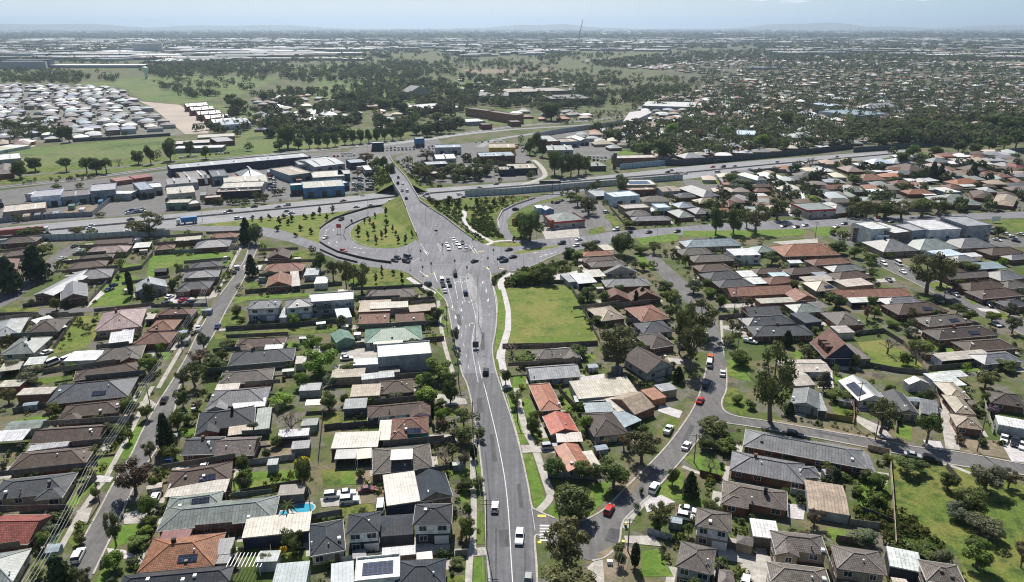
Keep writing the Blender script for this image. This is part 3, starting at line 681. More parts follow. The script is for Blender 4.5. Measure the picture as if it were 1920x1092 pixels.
m = MB(); m.poly([(-52000, -300, 0), (52000, -300, 0), (52000, 42000, 0), (-52000, 42000, 0)]); structure(m.obj('ground', M['ground']))
# far country: fields, parks, yards
for s, mt, nm in [
    ('0 -200 106,-200 54.5,2120 54.5,2120 96,1300 96,1100 100,640 100', 'plain', 'plain'), ('0 1130 128,1200 108,1300 96,2100 96,2100 262,1900 258,1640 288,1440 292,1280 304,1180 290,1240 210,1330 170,1250 140', 'suburb', 'suburb_ground'), ('0 1280 350,1500 318,1640 302,1960 288,1960 392,1640 404,1500 408,1300 416', 'suburb', 'suburb_ground'),
    ('0 -40 283,0 283,137 270,320 257,330 262,267 293,150 306,67 320,-40 322', 'field', 'field'),
    ('0 143 157,277 143,467 143,493 143,520 150,453 177,333 197,267 187,233 167', 'field', 'field'),
    ('0 533 133,640 118,700 120,640 130,560 142', 'field', 'field'),
    ('0 600 152,840 146,870 158,790 170,770 200,640 205,560 175', 'field', 'park'),
    ('0 833 157,957 153,970 160,873 168', 'lawn', 'field'),
    ('0 840 137,1010 120,1150 119,1250 135,1130 144,1000 151,870 151', 'field_olive', 'field'),
    ('0 700 122,850 108,1000 112,1080 119,900 128,800 135,700 134', 'field_olive', 'field'),
    ('0 860 131,1040 128,1040 135,900 139', 'dirt', 'bare_field'),
    ('0 0 140,60 140,60 150,0 150', 'field', 'field'), ('0 1640 112,1920 112,1960 130,1830 134,1680 122', 'field_olive', 'field'),
    ('0 690 90,870 86,850 92,700 97', 'field_olive', 'field'), ('0 1500 92,1700 88,1800 92,1520 97', 'field_olive', 'field'),
    ('0 200 100,430 102,420 108,180 108', 'field_olive', 'field'),
    ('0 0 158,140 163,225 168,345 252,140 268,0 266,-60 266,-60 158', 'estate', 'estate_ground'),
    ('0 260 190,337 197,397 233,390 250,347 252,283 200', 'tarmac_pink', 'parade_ground'),
    ('0 350 185,480 210,640 215,640 262,480 276,440 258,500 230,460 222', 'field', 'lawn'),
    ('0 880 210,1010 205,1040 228,960 236,860 228', 'field', 'lawn'), ('0 985 205,1200 196,1180 212,1000 236', 'field_olive', 'field'),
    ('0 1200 184,1300 180,1340 198,1230 204', 'field', 'lawn'), ('D 930 280,1380 255,1430 310,950 325', 'lawn', 'lawn'),
    ('0 330 262,640 240,780 250,640 272,480 290,330 306', 'field', 'grass_embankment'),
    ('0 0 322,160 304,330 292,480 287,640 272,640 276,480 293,292 316,0 346', 'rough_grass', 'rail_verge'),
    ('0 -60 365,0 358,292 323,320 320,583 297,690 288,712 300,738 352,640 366,320 398,0 424,-60 428', 'asphalt_old', 'industrial_yard'),
    ('0 738 298,760 288,820 275,940 262,985 285,1018 330,1000 336,960 339,870 346,800 342,770 330', 'asphalt_old', 'commercial_yard'),
    ('0 1000 250,1090 245,1190 262,1140 300,1030 290', 'asphalt_old', 'commercial_yard'),
    ('B 1380 300,1600 280,1920 270,1920 330,1660 400,1560 380', 'asphalt_old', 'car_park'),
    ('0 625 296,690 268,820 258,830 275,712 296', 'asphalt_old', 'car_park')]:
    sheet(nm, s, mt)
# railway and the road beside it
ribbon('railway', '0 -120 366,0 352,142 337,292 317,500 291,640 277,780 264,960 238,1100 227,1190 216,1300 208', 13, 'ballast', .05)
for k in (-3, 3):
    mb = MB(); ribbon('', '0 -120 366,0 352,142 337,292 317,500 291,640 277,780 264,960 238,1100 227,1190 216,1300 208', 1.2, '', .08, .2, mb=mb, off=k); structure(mb.obj('rail_track', M['steel']))
ribbon('road', '0 -60 338,60 328,240 312,330 302,480 291,640 282', 6, 'asphalt_old', .06)
ribbon('road', '0 700 275,800 262,873 252,960 243,1010 240,1107 234,1160 228', 9, 'freeway', .062)
ribbon('road', '0 900 276,930 262,1030 247,1160 231,1190 227', 8, 'freeway', .063)
ribbon('road', '0 930 262,968 300,1000 325,1019 334', 7, 'asphalt_old', .064)
ribbon('road', '0 970 350,1000 340,1022 330,1014 312,1000 300', 4, 'concrete', .065)
# freeway
FU = '0 -300 456,0 428,80 420,167 412,275 405,320 402,470 388,640 370,740 358,785 355,960 343,1102 333,1280 313,1447 299,1600 288,1700 281'
FL = '0 1700 292,1600 303,1513 310,1447 320,1360 327,1280 337,960 366,850 373,790 378,747 381,640 397,453 413,370 422,310 430,100 446,0 456,-300 486'
FM = '0 -300 468,0 441,100 432,320 412,640 382,740 370,787 365,960 351,1280 325,1447 309,1600 296,1700 287'
sheet('freeway', pts(FU) + pts(FL), 'freeway', .05)
wall = lambda s, wdt, z1, mt, nm, lab, z0=0.0: tag(ribbon(nm, s, wdt, mt, z0, z1, kind='thing', smooth=False), 'barrier', lab)
wall(FM, .6, 1.0, 'concrete', 'median_barrier', 'long dark concrete barrier between the two freeway carriageways')
wall('0 -300 487,0 457,100 447,310 431', .4, 1.1, 'steel', 'guard_rail', 'grey guard rail along the outer freeway edge at far left')
for i, (k, nm) in enumerate([(-12.6, 0), (-9.1, 0), (-5.6, 0), (5.6, 0), (9.1, 0), (12.6, 0)]):
    mb = MB(); ribbon('', FM, .16, '', .066, mb=mb, off=k * .78, dash=(3, 9) if abs(k) < 12 else None); structure(mb.obj('lane_line', M['line_white']))
# interchange
sheet('road', '0 700 292,732 292,738 300,712 300', 'asphalt_new', .07)
RAMP = pts('0 310 429,367 424,450 424,493 426,533 433,573 448,600 456,633 474,675 486,733 496,760 500') + pts('0 770 515,750 507,693 501,633 488,600 474,547 455,493 443,450 436,367 433,310 432')
sheet('exit_ramp', RAMP, 'asphalt_new', .056)
LOOP = smooth_line(pts('0 790 376,747 382,737 385,692 392,647 405,610 422,600 432,598 445,602 456,633 472,675 483,733 494,750 500,790 500')) + smooth_line(pts('0 800 456,786 452,781 446,773 455,750 464,717 466,683 462,663 452,656 438,666 423,692 408,722 397,752 385'))
sheet('loop_ramp', LOOP, 'asphalt_new', .058)
sheet('grass_island', '0 722 397,692 408,666 423,656 438,663 452,683 462,717 466,750 464,773 455,781 446,768 410,752 384', 'meadow', .03)
sheet('grass_verge', '4 1100 180,1500 118,1920 76,1975 60,2010 64,1850 160,1800 230,1830 285,1720 256,1600 205,1480 186,1350 180', 'meadow', .031)
sheet('grass_verge', 'K 540 835,760 860,900 875,1030 950,980 990,1080 1080,640 1092,300 1060,200 780', 'rough_grass', .032)
sheet('on_ramp', pts('0 1090 352,1040 361,1003 371,967 383,940 397,931 414,934 431,950 450') + pts('0 966 450,953 431,951 414,961 401,984 388,1014 377,1060 366,1100 357'), 'asphalt_new', .057)
sheet('garden_bed', '0 786 380,860 372,960 368,1005 368,960 382,937 396,928 414,932 432,948 452,925 462,905 458,870 434,832 408,800 388', 'rough_grass', .033)
ribbon('footpath', '5 680 92,695 110,690 150,720 190,770 225,850 270', 2.6, 'concrete_new', .06)
sheet('grass_verge', '0 953 445,962 447,953 428,951 414,962 402,985 389,1014 378,1060 368,1075 372,1010 395,985 410,985 445', 'rough_grass', .034)
sheet('road', '0 866 700,861 674,849 624,843 594,837 567,827 554,812 541,795 532,772 517,765 512,750 506,735 496,735 472,773 455,788 450,892 450,905 458,925 462,960 480,958 507,920 514,921 530,926 541,931 560,932 582,929 622,923 654,927 684,931 700', 'asphalt_new', .0625)
sheet('main_road', '0 921 1130,913 1027,910 943,906 910,902 870,893 800,878 728,866 700,931 700,940 728,960 788,977 850,990 910,996 950,1003 958,1003 1005,1006 1060,1008 1130', 'asphalt', .0625)
sheet('road', '0 905 458,925 462,978 452,1030 447,1087 444,1140 436,1207 430,1270 426,1340 420,1420 415,1500 412,1613 408,1750 403,2000 394,2000 406,1850 411,1750 414,1640 418,1540 428,1480 431,1400 434,1280 441,1187 447,1140 458,1053 475,1013 492,982 505,957 509,930 490', 'asphalt_new', .060)
sheet('grass_island', 'J 870 85,1000 95,1200 92,1265 105,1180 130,980 142,890 130', 'meadow', .07)
sheet('grass_island', 'J 1080 205,1250 165,1590 120,1615 132,1400 180,1150 222', 'meadow', .07)
sheet('splitter_island', 'J 560 460,590 440,630 470,680 580,735 780,745 1000,735 1200,700 1330,672 1300,660 1000,690 860,600 640', 'island', .0625 + .13)
mb = MB(); isl = [G(*q).xy for q in pts('J 560 460,590 440,630 470,680 580,735 780,745 1000,735 1200,700 1330,672 1300,660 1000,690 860,600 640')]; mb.prism([tuple(p) for p in isl], .03, .19); structure(mb.obj('kerb', M['concrete']))
sheet('side_street', '0 996 948,1003 956,1040 972,1075 978,1097 975,1133 955,1173 915,1240 848,1278 800,1303 760,1316 725,1324 690,1330 650,1328 620,1310 590,1280 560,1240 520,1207 487,1203 478,1228 476,1280 522,1320 560,1345 600,1352 640,1362 690,1362 730,1350 760,1325 800,1280 861,1225 923,1180 965,1166 985,1160 1020,1135 1045,1110 1052,1080 1045,1060 1040,1020 1010,1000 1007', 'asphalt_old', .061)
sheet('side_street', '0 1350 755,1356 768,1370 778,1447 791,1547 808,1647 825,1713 838,1797 848,1920 871,1980 880,1980 905,1920 891,1780 871,1627 840,1493 815,1370 795,1320 805,1330 770', 'asphalt_old', .0595)
sheet('side_street', '0 1520 430,1613 470,1643 497,1713 530,1780 565,1847 595,1960 648,1960 622,1870 580,1815 556,1750 524,1680 490,1640 463,1548 428', 'asphalt_old', .0585)
sheet('side_street', '0 75 1130,110 1092,155 1013,188 953,208 915,245 855,267 808,297 755,317 724,347 674,367 634,387 597,397 571,412 554,457 491,467 456,487 456,457 524,423 584,397 634,337 724,327 771,297 838,263 890,230 960,200 1025,175 1077,150 1130', 'asphalt_old', .061)
sheet('side_street', '0 400 560,300 571,150 577,80 579,40 592,40 602,67 594,143 586,253 581,380 575', 'asphalt_old', .060)
sheet('side_street', '0 125 463,152 463,112 496,34 560,-40 600,-40 575,0 548,62 506', 'asphalt_old', .0592)
sheet('side_street', '0 1120 434,1150 434,1140 402,1130 386,1116 374,1100 366,1092 370,1108 388,1116 405', 'asphalt_old', .0575)
sheet('car_park', '5 1100 60,1330 15,1440 110,1450 170,1390 255,1150 260,1120 190', 'asphalt_old', .045)
sheet('car_park', '6 1640 250,1930 245,1930 300,1760 300', 'asphalt_old', .045); sheet('car_park', 'E 0 580,180 590,480 640,640 790,560 800,420 690,200 760,80 740', 'asphalt_old', .046)
sheet('car_park', 'E 1080 870,1340 860,1350 1000,1100 990', 'concrete', .046)
# kerbs
for s in ['0 921 1130,913 1027,910 943,906 910,902 870,893 800,878 728,866 700,861 674,849 624,843 594,837 567,827 554,812 541,795 532,775 519', '0 920 514,921 530,926 541,931 560,932 582,929 622,923 654,927 684,931 700,940 728,960 788,977 850,990 910,996 945,1003 956,1040 972',
          '0 1020 1010,1003 1006,1006 1060,1008 1130', '0 1075 978,1097 975,1133 955,1173 915,1240 848,1278 800,1303 760,1316 725,1324 690', '0 1362 690,1362 730,1353 757,1370 778,1447 791,1547 808,1647 825,1713 838,1797 848,1920 871',
          '0 1920 891,1780 871,1627 840,1493 815,1370 795,1335 798,1280 861,1225 923,1180 965,1166 985,1160 1020,1135 1045,1110 1052', '0 155 1013,188 953,208 915,245 855,267 808,297 755,317 724,347 674,367 634,387 597',
          '0 412 554,457 491,467 456', '0 487 456,457 524,423 584,397 634,337 724,327 771,297 838,263 890,230 960,200 1025,175 1077', '0 957 509,982 505,1013 492,1053 475,1140 458', '0 1643 497,1713 530,1780 565,1847 595,1930 634', '0 1680 490,1750 524,1815 556,1870 580,1930 607']:
    ribbon('kerb', s, .45, 'concrete', .02, .16)
# footpaths
for s, wd in [('5 960 445,920 470,898 500,905 540,930 640,932 760,905 860,896 920,905 980,935 1092', 3.0), ('8 985 -5,1000 90,1035 230,1080 320,1110 400,1150 520,1178 600,1150 650,1110 690', 2.0), ('8 1178 600,1150 520', 2.0),
              ('7 860 -10,835 30,790 130,740 235,700 310,640 420,585 520,520 600,440 720,380 830,330 920', 1.4), ('4 1360 290,1270 460,1205 580', 1.5), ('4 1165 640,1050 820,960 970,890 1092', 1.5), ('5 545 600,552 680,570 800,600 920,630 1010', 1.5),
              ('8 755 260,740 420,742 560,745 680,738 900,722 960,715 1110', 1.5), ('8 1750 600,1650 700,1590 790', 1.6), ('9 0 440,100 480,230 510', 1.2), ('9 1340 395,1490 430,1620 480', 1.3), ('9 500 190,800 250,1100 300', .9), ('6 215 700,222 800,230 1000', 1.0),
              ('5 375 470,420 500,470 530,530 560', 2.5), ('J 640 180,860 90,980 70,1180 70', 2.5)]:
    FZ = globals().get('FZ', .050) + .0007; ribbon('footpath', s, wd, 'concrete' if wd < 2.2 else 'concrete_new', FZ)
# grass
for s in ['7 350 680,430 590,490 520,545 520,440 655', '7 610 900,680 770,800 760,790 830,650 905', '7 1300 580,1330 475,1690 455,1700 550', '7 1810 460,1925 460,1925 550,1815 550', '7 80 180,330 140,310 190,130 230', '7 490 490,540 400,640 390,600 480', '7 1820 150,1925 130,1925 215,1825 215',
          '7 1010 220,1100 205,1090 270,1020 280', '7 530 1110,590 990,640 980,600 1100', '7 380 860,480 745,500 770,420 900', '7 690 300,780 190,800 240,720 400,680 400', '7 1330 900,1720 900,1720 960,1400 1010',
          '8 930 60,960 60,1045 310,1005 315', '8 1020 370,1075 375,1150 640,1090 690', '8 1000 55,1060 55,1140 300,1090 305,1060 200', '8 1160 680,1210 630,1225 750,1190 760', '8 730 420,780 420,785 480,730 480', '8 600 440,720 440,720 490,600 490', '8 665 560,720 560,720 640,665 640',
          '8 0 460,75 455,80 540,0 545', '8 0 170,145 165,145 200,0 210', '8 750 950,800 950,810 1092,740 1092', '8 1225 20,1290 0,1290 120,1240 125', '8 1780 240,1850 150,1910 180,1840 285', '8 1750 600,1900 450,1925 480,1925 620,1800 640', '8 1690 920,1780 900,1870 1060,1680 1060',
          '8 755 690,805 690,808 880,760 880', '8 590 1060,690 1050,700 1092,590 1092', '8 -10 640,140 620,200 690,-10 720', '8 1380 540,1520 520,1470 640,1400 720', '8 600 130,640 130,640 165,605 165',
          '9 220 0,300 0,420 110,330 155,240 120', '9 0 590,200 650,190 690,0 640', '9 0 390,130 360,240 440,230 495,110 480', '9 800 780,920 800,920 860,830 850', '9 1190 200,1290 200,1290 300,1200 270', '9 840 90,960 110,950 165,850 150', '9 950 560,1150 500,1170 760,1000 690',
          '4 845 345,1325 325,1290 400,1060 380,900 430,820 500', '4 670 450,790 470,740 560,720 625,500 635,560 540', '4 1310 580,1925 545,1925 560,1380 600,1320 620', '4 1200 790,1925 740,1925 775,1560 800,1210 815', '4 900 890,970 885,950 930,920 930', '4 1390 490,1460 495,1450 530,1390 535',
          '4 1600 835,1710 830,1700 865,1600 865', '4 1620 330,1750 320,1740 365,1620 370', '4 210 1035,410 1020,410 1050,220 1070', '4 600 400,820 395,800 420,600 425', '4 1020 780,1100 650,1140 640,1060 790', '4 1240 680,1370 650,1370 740,1250 750', '4 0 640,230 640,190 690,0 690', '4 340 600,480 590,450 640,350 635',
          '5 545 520,580 580,560 600,530 560', '5 550 630,590 640,600 680,555 680', '5 560 700,600 700,610 740,565 735', '5 575 760,610 770,620 810,585 800', '5 470 790,570 785,570 820,480 825', '5 865 530,900 540,925 660,920 760,885 870,860 900,880 700', '5 1600 940,1680 960,1700 1030,1640 1010', '5 1360 900,1430 900,1430 935,1390 940',
          '5 850 920,880 930,900 1030,880 1010', '5 970 1020,1040 1020,1040 1090,960 1090', '5 1650 330,1700 340,1780 450,1690 400', '5 1490 110,1600 165,1540 180,1480 130', '5 1390 200,1480 180,1485 210,1390 235', '5 1650 250,1890 220,1900 260,1700 290',
          '6 0 208,400 203,690 195,690 230,500 245,0 240', '6 1370 1000,1720 970,1720 990,1400 1015', '6 1750 150,1960 140,1960 240,1790 190', '6 720 190,830 180,830 240,760 235', '6 190 570,270 570,300 610,220 610', '6 1400 870,1580 865,1590 895,1430 895', '6 250 930,370 930,380 1060,250 1020', '6 850 1020,940 1020,930 1070,860 1060',
          '6 1370 500,1510 490,1520 520,1440 560', '6 1570 580,1690 600,1640 620', '6 1720 370,1925 350,1925 380,1760 395', '6 330 410,460 405,460 430,330 435', '6 980 700,1070 740,1000 740', '6 1690 650,1800 660,1880 720,1800 700', '6 610 880,690 880,680 930,620 930', 'E 180 600,400 590,470 630,250 640']:
    sheet('lawn', s, random.choice(['lawn', 'lawn', 'rough_grass']), None)
sheet('vacant_lot', '0 945 541,1067 536,1096 588,1123 642,1120 647,1040 650,942 653,952 600', 'meadow', .033)
sheet('vacant_lot', '4 270 890,440 690,605 678,530 810,480 865,310 895', 'meadow', .033); sheet('vacant_lot', '6 985 835,1130 820,1350 960,1350 1025,1170 995,1060 965', 'meadow', .033)
sheet('open_grass', '9 1180 390,1480 450,1600 450,1960 560,1960 1300,1640 1300,1560 960,1200 900,1190 600', 'rough_grass', .033)
for s in ['9 480 170,800 225,1100 280,1100 286,800 240,500 188', '9 1560 285,1780 295,1850 400,1560 355', '8 1440 930,1560 870,1640 900,1580 1092,1450 1092', '7 1500 300,1700 290,1690 390,1490 395', '8 80 460,160 455,165 535,80 540', '8 110 560,250 550,255 640,110 650', 'A 750 540,1060 500,1040 600,700 620', '5 1730 870,1900 900,1900 1000,1800 1000', '8 1500 560,1640 480,1700 420,1740 470,1620 600']:
    sheet('bare_earth', s, 'dirt', None)
for s in ['7 490 500,560 490,640 500,620 530,500 525', '7 430 690,520 670,490 760,440 740', '7 690 710,790 680,880 680,790 760,700 765', '7 600 900,700 910,780 950,700 960,610 930', '7 850 610,930 610,920 660,830 650', '7 1800 620,1925 600,1925 660,1810 670', '7 1560 660,1760 640,1750 760,1550 740', '7 750 90,840 60,880 90,820 150',
          '8 500 265,640 260,650 300,500 315', '8 1010 320,1075 320,1210 340,1200 365,1080 360,1020 365', '8 630 905,810 895,820 940,720 945,640 940', '8 215 838,400 832,640 930,220 955', '8 1590 830,1760 830,1800 890,1600 870', '8 1380 1010,1420 975,1470 965,1480 1092,1440 1092', '8 1790 90,1920 130,1900 170,1780 130', '8 480 20,700 60,710 90,560 100', '8 1700 640,1800 600,1880 640,1720 700', '8 0 590,100 580,110 650,0 660',
          '9 975 150,1130 220,1190 290,1110 280,980 190', '9 1440 60,1520 60,1560 350,1480 340,1440 110', '9 1780 290,1925 300,1925 420,1850 410', '9 400 1110,315 1000,420 930,500 950,500 1110', '9 590 650,690 660,680 740,590 730', '9 200 860,400 930,380 990,200 960', '9 1350 290,1450 300,1470 345,1370 320', '9 1090 470,1160 480,1150 540,1100 540',
          '6 215 740,350 740,360 790,230 760', '6 1080 480,1190 470,1200 490,1090 500', '6 230 620,440 610,400 640,240 640', '6 500 270,760 250,760 280,560 285', '6 1650 640,1760 650,1790 670,1680 660', '6 760 1000,840 990,850 1092,760 1092', '6 690 720,810 720,810 740,700 750',
          '5 0 880,200 860,200 930,0 930', '5 1180 460,1330 430,1330 500,1180 500', '5 1350 1030,1480 1010,1480 1050,1350 1060', '5 1830 920,1925 930,1925 960,1850 950', '4 1370 400,1480 400,1460 430,1370 430', '4 500 610,560 540,590 560,490 640', '4 930 560,1100 585,1090 605,950 615', '4 1230 760,1370 745,1370 765,1230 770', '5 1120 190,1330 170,1340 240,1150 255']:
    sheet('paving', s, random.choice(['concrete', 'concrete', 'concrete_new']), None)
# painted markings
def lines(name, items, mat='line_white', wd=.14, dash=None, z=.0675, smooth=True):
    mb = MB()
    for s in items: ribbon('', s, wd, '', z, mb=mb, dash=dash, smooth=smooth)
    o = mb.obj(name, M[mat]); structure(o)
lines('centre_line', ['8 965 1110,955 960,940 700,918 500,880 300,840 130,805 -10,790 -60,775 -120'], wd=.2)
lines('edge_line', ['8 1090 800,1065 640,1035 460,1000 300,960 150,925 30'], wd=.10)
lines('lane_line', ['5 615 590,585 475', '5 655 590,632 475', '5 690 590,668 475', '5 585 475,560 470,700 468', 'J 250 475,560 470'], wd=.17)
lines('lane_line', ['5 735 840,745 800', '5 770 1060,735 860,745 760,755 690,715 540,700 465', '5 805 1090,770 940', 'J 860 490,820 400,750 350', 'J 900 1090,905 850,880 650,840 520'], wd=.15)
lines('lane_line', ['J 400 820,440 930,480 1050', '5 620 600,680 810,720 1000', '5 650 600,705 760', 'J 720 560,790 640,820 760,825 1000', 'J 760 520,800 640'], wd=.14, dash=(3, 6))
lines('turn_line', ['J 470 465,475 420,520 360,600 310,740 250', 'J 590 400,590 370,640 330,760 275', 'J 300 210,330 240,290 290,200 310,0 320', 'J 0 330,300 340,460 330,700 300,760 260'], wd=.14, dash=(.9, .9))
lines('lane_line', ['K 1105 100,1215 340,1440 430', 'K 1215 340,1360 670', 'K 1350 430,1480 560,1500 640', 'K 1440 370,1600 480,1760 660', 'K 1400 655,1660 650', 'K 1120 560,1240 750', 'K 1000 90,1130 250,1370 640', 'K 1030 800,1120 740'], wd=.16)
lines('edge_line', ['K 700 640,500 600,370 530,340 450,420 360,560 280,720 220', 'K 950 150,1010 290,1085 470,1090 520', 'K 0 430,80 370,280 275,560 195'], wd=.13)
lines('lane_line', ['K 130 560,60 470,140 370,300 300,560 220', 'K 170 600,330 660,520 690,760 700,1000 680', 'J 1060 250,1400 170,1650 110', 'J 1100 310,1400 240,1640 170', 'J 1000 120,1300 110,1700 60', 'J 740 230,900 300,940 340', 'J 870 240,930 330'], wd=.13, dash=(3, 6))
lines('crossing_line', ['J 80 170,160 270', 'J 110 190,150 220', 'J 600 120,660 210', 'J 620 110,690 210', 'J 40 410,130 480', 'J 200 420,240 530', 'K 1180 660,1240 750'], wd=.3)
mb = MB()
for i in range(6):
    a, b = P('8', 1116, 773 + i * 16.5), P('8', 1172, 774 + i * 16.5); ribbon('', [a, b], .55, '', .068, mb=mb, smooth=False)
structure(mb.obj('zebra_crossing', M['line_white']))
lines('tactile_strip', ['8 1104 718,1152 718', '8 1105 866,1125 866', 'J 700 190,770 185', 'J 110 460,140 470', 'J 165 440,195 440', 'J 930 380,990 390', 'J 800 370,820 390'], 'line_yellow', .8, smooth=False, z=.075)
lines('lane_line', ['K 620 0,660 0'], wd=.1)
def arrow(s, dx, dy, turn=0):
    mb = MB()
    for t, x, y in s:
        g = G(*P(t, x, y)); a = heading(*P(t, x, y), dx, dy) - R(90); c, sn = math.cos(a), math.sin(a)
        def pt(u, v): return (g.x + c * u - sn * v, g.y + sn * u + c * v, .0685)
        mb.poly([pt(-.12, -2), pt(.12, -2), pt(.12, .4), pt(-.12, .4)])
        if turn: mb.poly([pt(-.12, .4), pt(.12, .4), pt(turn * 1.1, 1.0), pt(turn * 1.1, .6)] if turn > 0 else [pt(-.12, .4), pt(turn * 1.1, .6), pt(turn * 1.1, 1.0), pt(.12, .4)]); mb.poly([pt(turn * .9, .2), pt(turn * 1.9, .8), pt(turn * .9, 1.4)] if turn > 0 else [pt(turn * .9, .2), pt(turn * .9, 1.4), pt(turn * 1.9, .8)])
        else: mb.poly([pt(-.55, .4), pt(.55, .4), pt(0, 2)])
    structure(mb.obj('road_arrow', M['line_white']))
arrow([('J', 445, 540), ('J', 520, 535), ('J', 520, 760), ('J', 595, 755), ('J', 600, 1010)], -3, -10, 1)
arrow([('J', 790, 630), ('J', 750, 540), ('J', 810, 740), ('J', 410, 810), ('J', 510, 850), ('J', 445, 930), ('J', 480, 1045)], 0, 10)
arrow([('K', 150, 430), ('K', 70, 430), ('K', 190, 565), ('K', 100, 575)], 2, 10)
arrow([('K', 380, 625), ('K', 440, 635), ('K', 470, 680), ('K', 390, 700), ('K', 350, 305)], 10, 1)
arrow([('J', 1350, 205), ('J', 1420, 245), ('J', 1480, 225), ('J', 1545, 210)], -10, 2)
for i, (x, y, dx, dy, w_, l_) in enumerate([(900, 760, -.1, -1, 1.8, 9), (925, 840, -.12, -1, 1.2, 14), (945, 1010, -.1, -1, 2.2, 6), (975, 930, -.12, -1, 1.0, 10), (905, 640, 0, -1, 1.5, 16), (860, 600, -.2, -1, 1.6, 12), (880, 470, .9, -.3, 2.5, 9), (1150, 1005, .4, -1, 3, 5), (1290, 815, .5, -1, 1.5, 11), (1560, 816, 1, .2, 1.4, 9), (228, 960, .4, -1, 1.6, 8), (300, 800, .4, -1, 1.2, 12), (420, 590, .4, -1, 1.5, 9), (985, 1060, 0, -1, .5, 14), (930, 1050, 0, -1, .4, 22), (915, 900, -.1, -1, .35, 26)]):
    g = G(x, y); a = heading(x, y, dx * 20, dy * 20); c, sn = math.cos(a), math.sin(a); z = .064 + i * .00005; mb = MB(); mb.poly([(g.x + c * u * l_ / 2 - sn * v * w_ / 2, g.y + sn * u * l_ / 2 + c * v * w_ / 2, z) for u, v in ((-1, -1), (1, -1), (1, 1), (-1, 1))]); structure(mb.obj('road_patch', M['patch']))
# ================================================================== the road bridge
ZP = [(293, 1.0), (310, 3.2), (333, 6), (345, 7), (366, 7), (378, 6.2), (390, 5), (407, 3.4), (421, 2.1), (438, 1.0), (456, .10)]
BL = [(293, 708), (310, 720), (333, 733), (345, 739), (366, 752), (378, 757), (390, 762), (407, 768), (421, 774), (438, 781), (456, 787)]
BR = [(293, 728), (310, 739), (333, 760), (345, 768), (366, 780), (378, 787), (390, 804), (407, 832), (421, 850), (438, 872), (456, 897)]
brows = [(G(l[1], l[0], z[1] + .01), G(r[1], r[0], z[1] + .01)) for z, l, r in zip(ZP, BL, BR)]
br = ob('road_bridge', None); br.location = (*((brows[3][0] + brows[4][1]) / 2).xy, 0); tag(br, 'bridge', 'road bridge with pale parapets carrying the main road over the freeway')
bo = Vector(br.location)
def bobj(mb, name, mat): mb.v = [tuple(Vector(p) - bo) for p in mb.v]; return mb.obj(name, M[mat], br)
mb = MB()
for i in range(len(brows) - 1):
    (a, b), (c, d) = brows[i + 1], brows[i]; mb.poly([a, b, d, c])
bobj(mb, 'deck', 'asphalt_new')
for side in (0, 1):
    mb = MB(); sg = -1 if side == 0 else 1
    for i in range(len(brows) - 2):
        a, b = brows[i][side].copy(), brows[i + 1][side].copy(); h = 1.1 if i < 6 else .7
        a.x += sg * .05; b.x += sg * .05; o_ = Vector((sg * .45, 0, 0)); u = Vector((0, 0, h)); dn = Vector((0, 0, 1.5 if 2 <= i <= 4 else .6))
        A = [a - dn, b - dn, b - dn + o_, a - dn + o_]; B = [a + u, b + u, b + u + o_, a + u + o_]
        mb.poly(B if side else B[::-1]); mb.poly([A[0], A[1], B[1], B[0]]); mb.poly([A[3], A[2], B[2], B[3]])
    bobj(mb, 'parapet', 'concrete')
mb = MB()
for i in (3,): 
    (a, b), (c, d) = brows[4], brows[3]; z_ = Vector((0, 0, 1.2)); mb.poly([c - z_, d - z_, b - z_, a - z_])
bobj(mb, 'girder', 'concrete')
for i, k in ((3, 'abutment'), (4, 'abutment')):
    a, b = brows[i]; mb = MB(); s = 1 if i == 3 else -1
    mb.poly([(a.x, a.y, 0), (b.x, b.y, 0), (b.x, b.y, b.z - 1.0), (a.x, a.y, a.z - 1.0)][::s]); bobj(mb, k, 'concrete')
mid_ = [(brows[3][0] + brows[4][0]) / 2, (brows[3][1] + brows[4][1]) / 2]
for t in (.1, .5, .9):
    p = mid_[0].lerp(mid_[1], t); mb = MB(); mb.tube([(p.x, p.y, 0), (p.x, p.y, 6)], .6, 10); bobj(mb, 'pier', 'concrete')
def emb(rows, side, name):
    sg = -1 if side == 0 else 1; mb = MB()
    for i in rows:
        a, b = brows[i][side], brows[i + 1][side]; a2 = a + Vector((sg * .52, 0, -.05)); b2 = b + Vector((sg * .52, 0, -.05)); ta = Vector((a.x + sg * (.6 + 1.9 * a.z), a.y, .04)); tb = Vector((b.x + sg * (.6 + 1.9 * b.z), b.y, .04))
        mb.poly([a2, b2, tb, ta] if side == 0 else [b2, a2, ta, tb])
    structure(mb.obj('embankment', M['meadow' if side == 0 and rows[0] > 3 else 'rough_grass']))
emb(range(4, 10), 0, ''); emb(range(4, 10), 1, ''); emb(range(0, 3), 0, ''); emb(range(0, 3), 1, '')
def emb_h(x, y):
    for i in range(len(brows) - 1):
        y0, y1 = brows[i + 1][0].y, brows[i][0].y
        if y0 <= y <= y1:
            t = (y - y0) / (y1 - y0); rx = brows[i + 1][1].x * (1 - t) + brows[i][1].x * t; lx = brows[i + 1][0].x * (1 - t) + brows[i][0].x * t; z = brows[i + 1][0].z * (1 - t) + brows[i][0].z * t
            if x > rx + .5: return max(0, z - (x - rx - .5) / 1.9)
            if x < lx - .5: return max(0, z - (lx - .5 - x) / 1.9)
    return 0
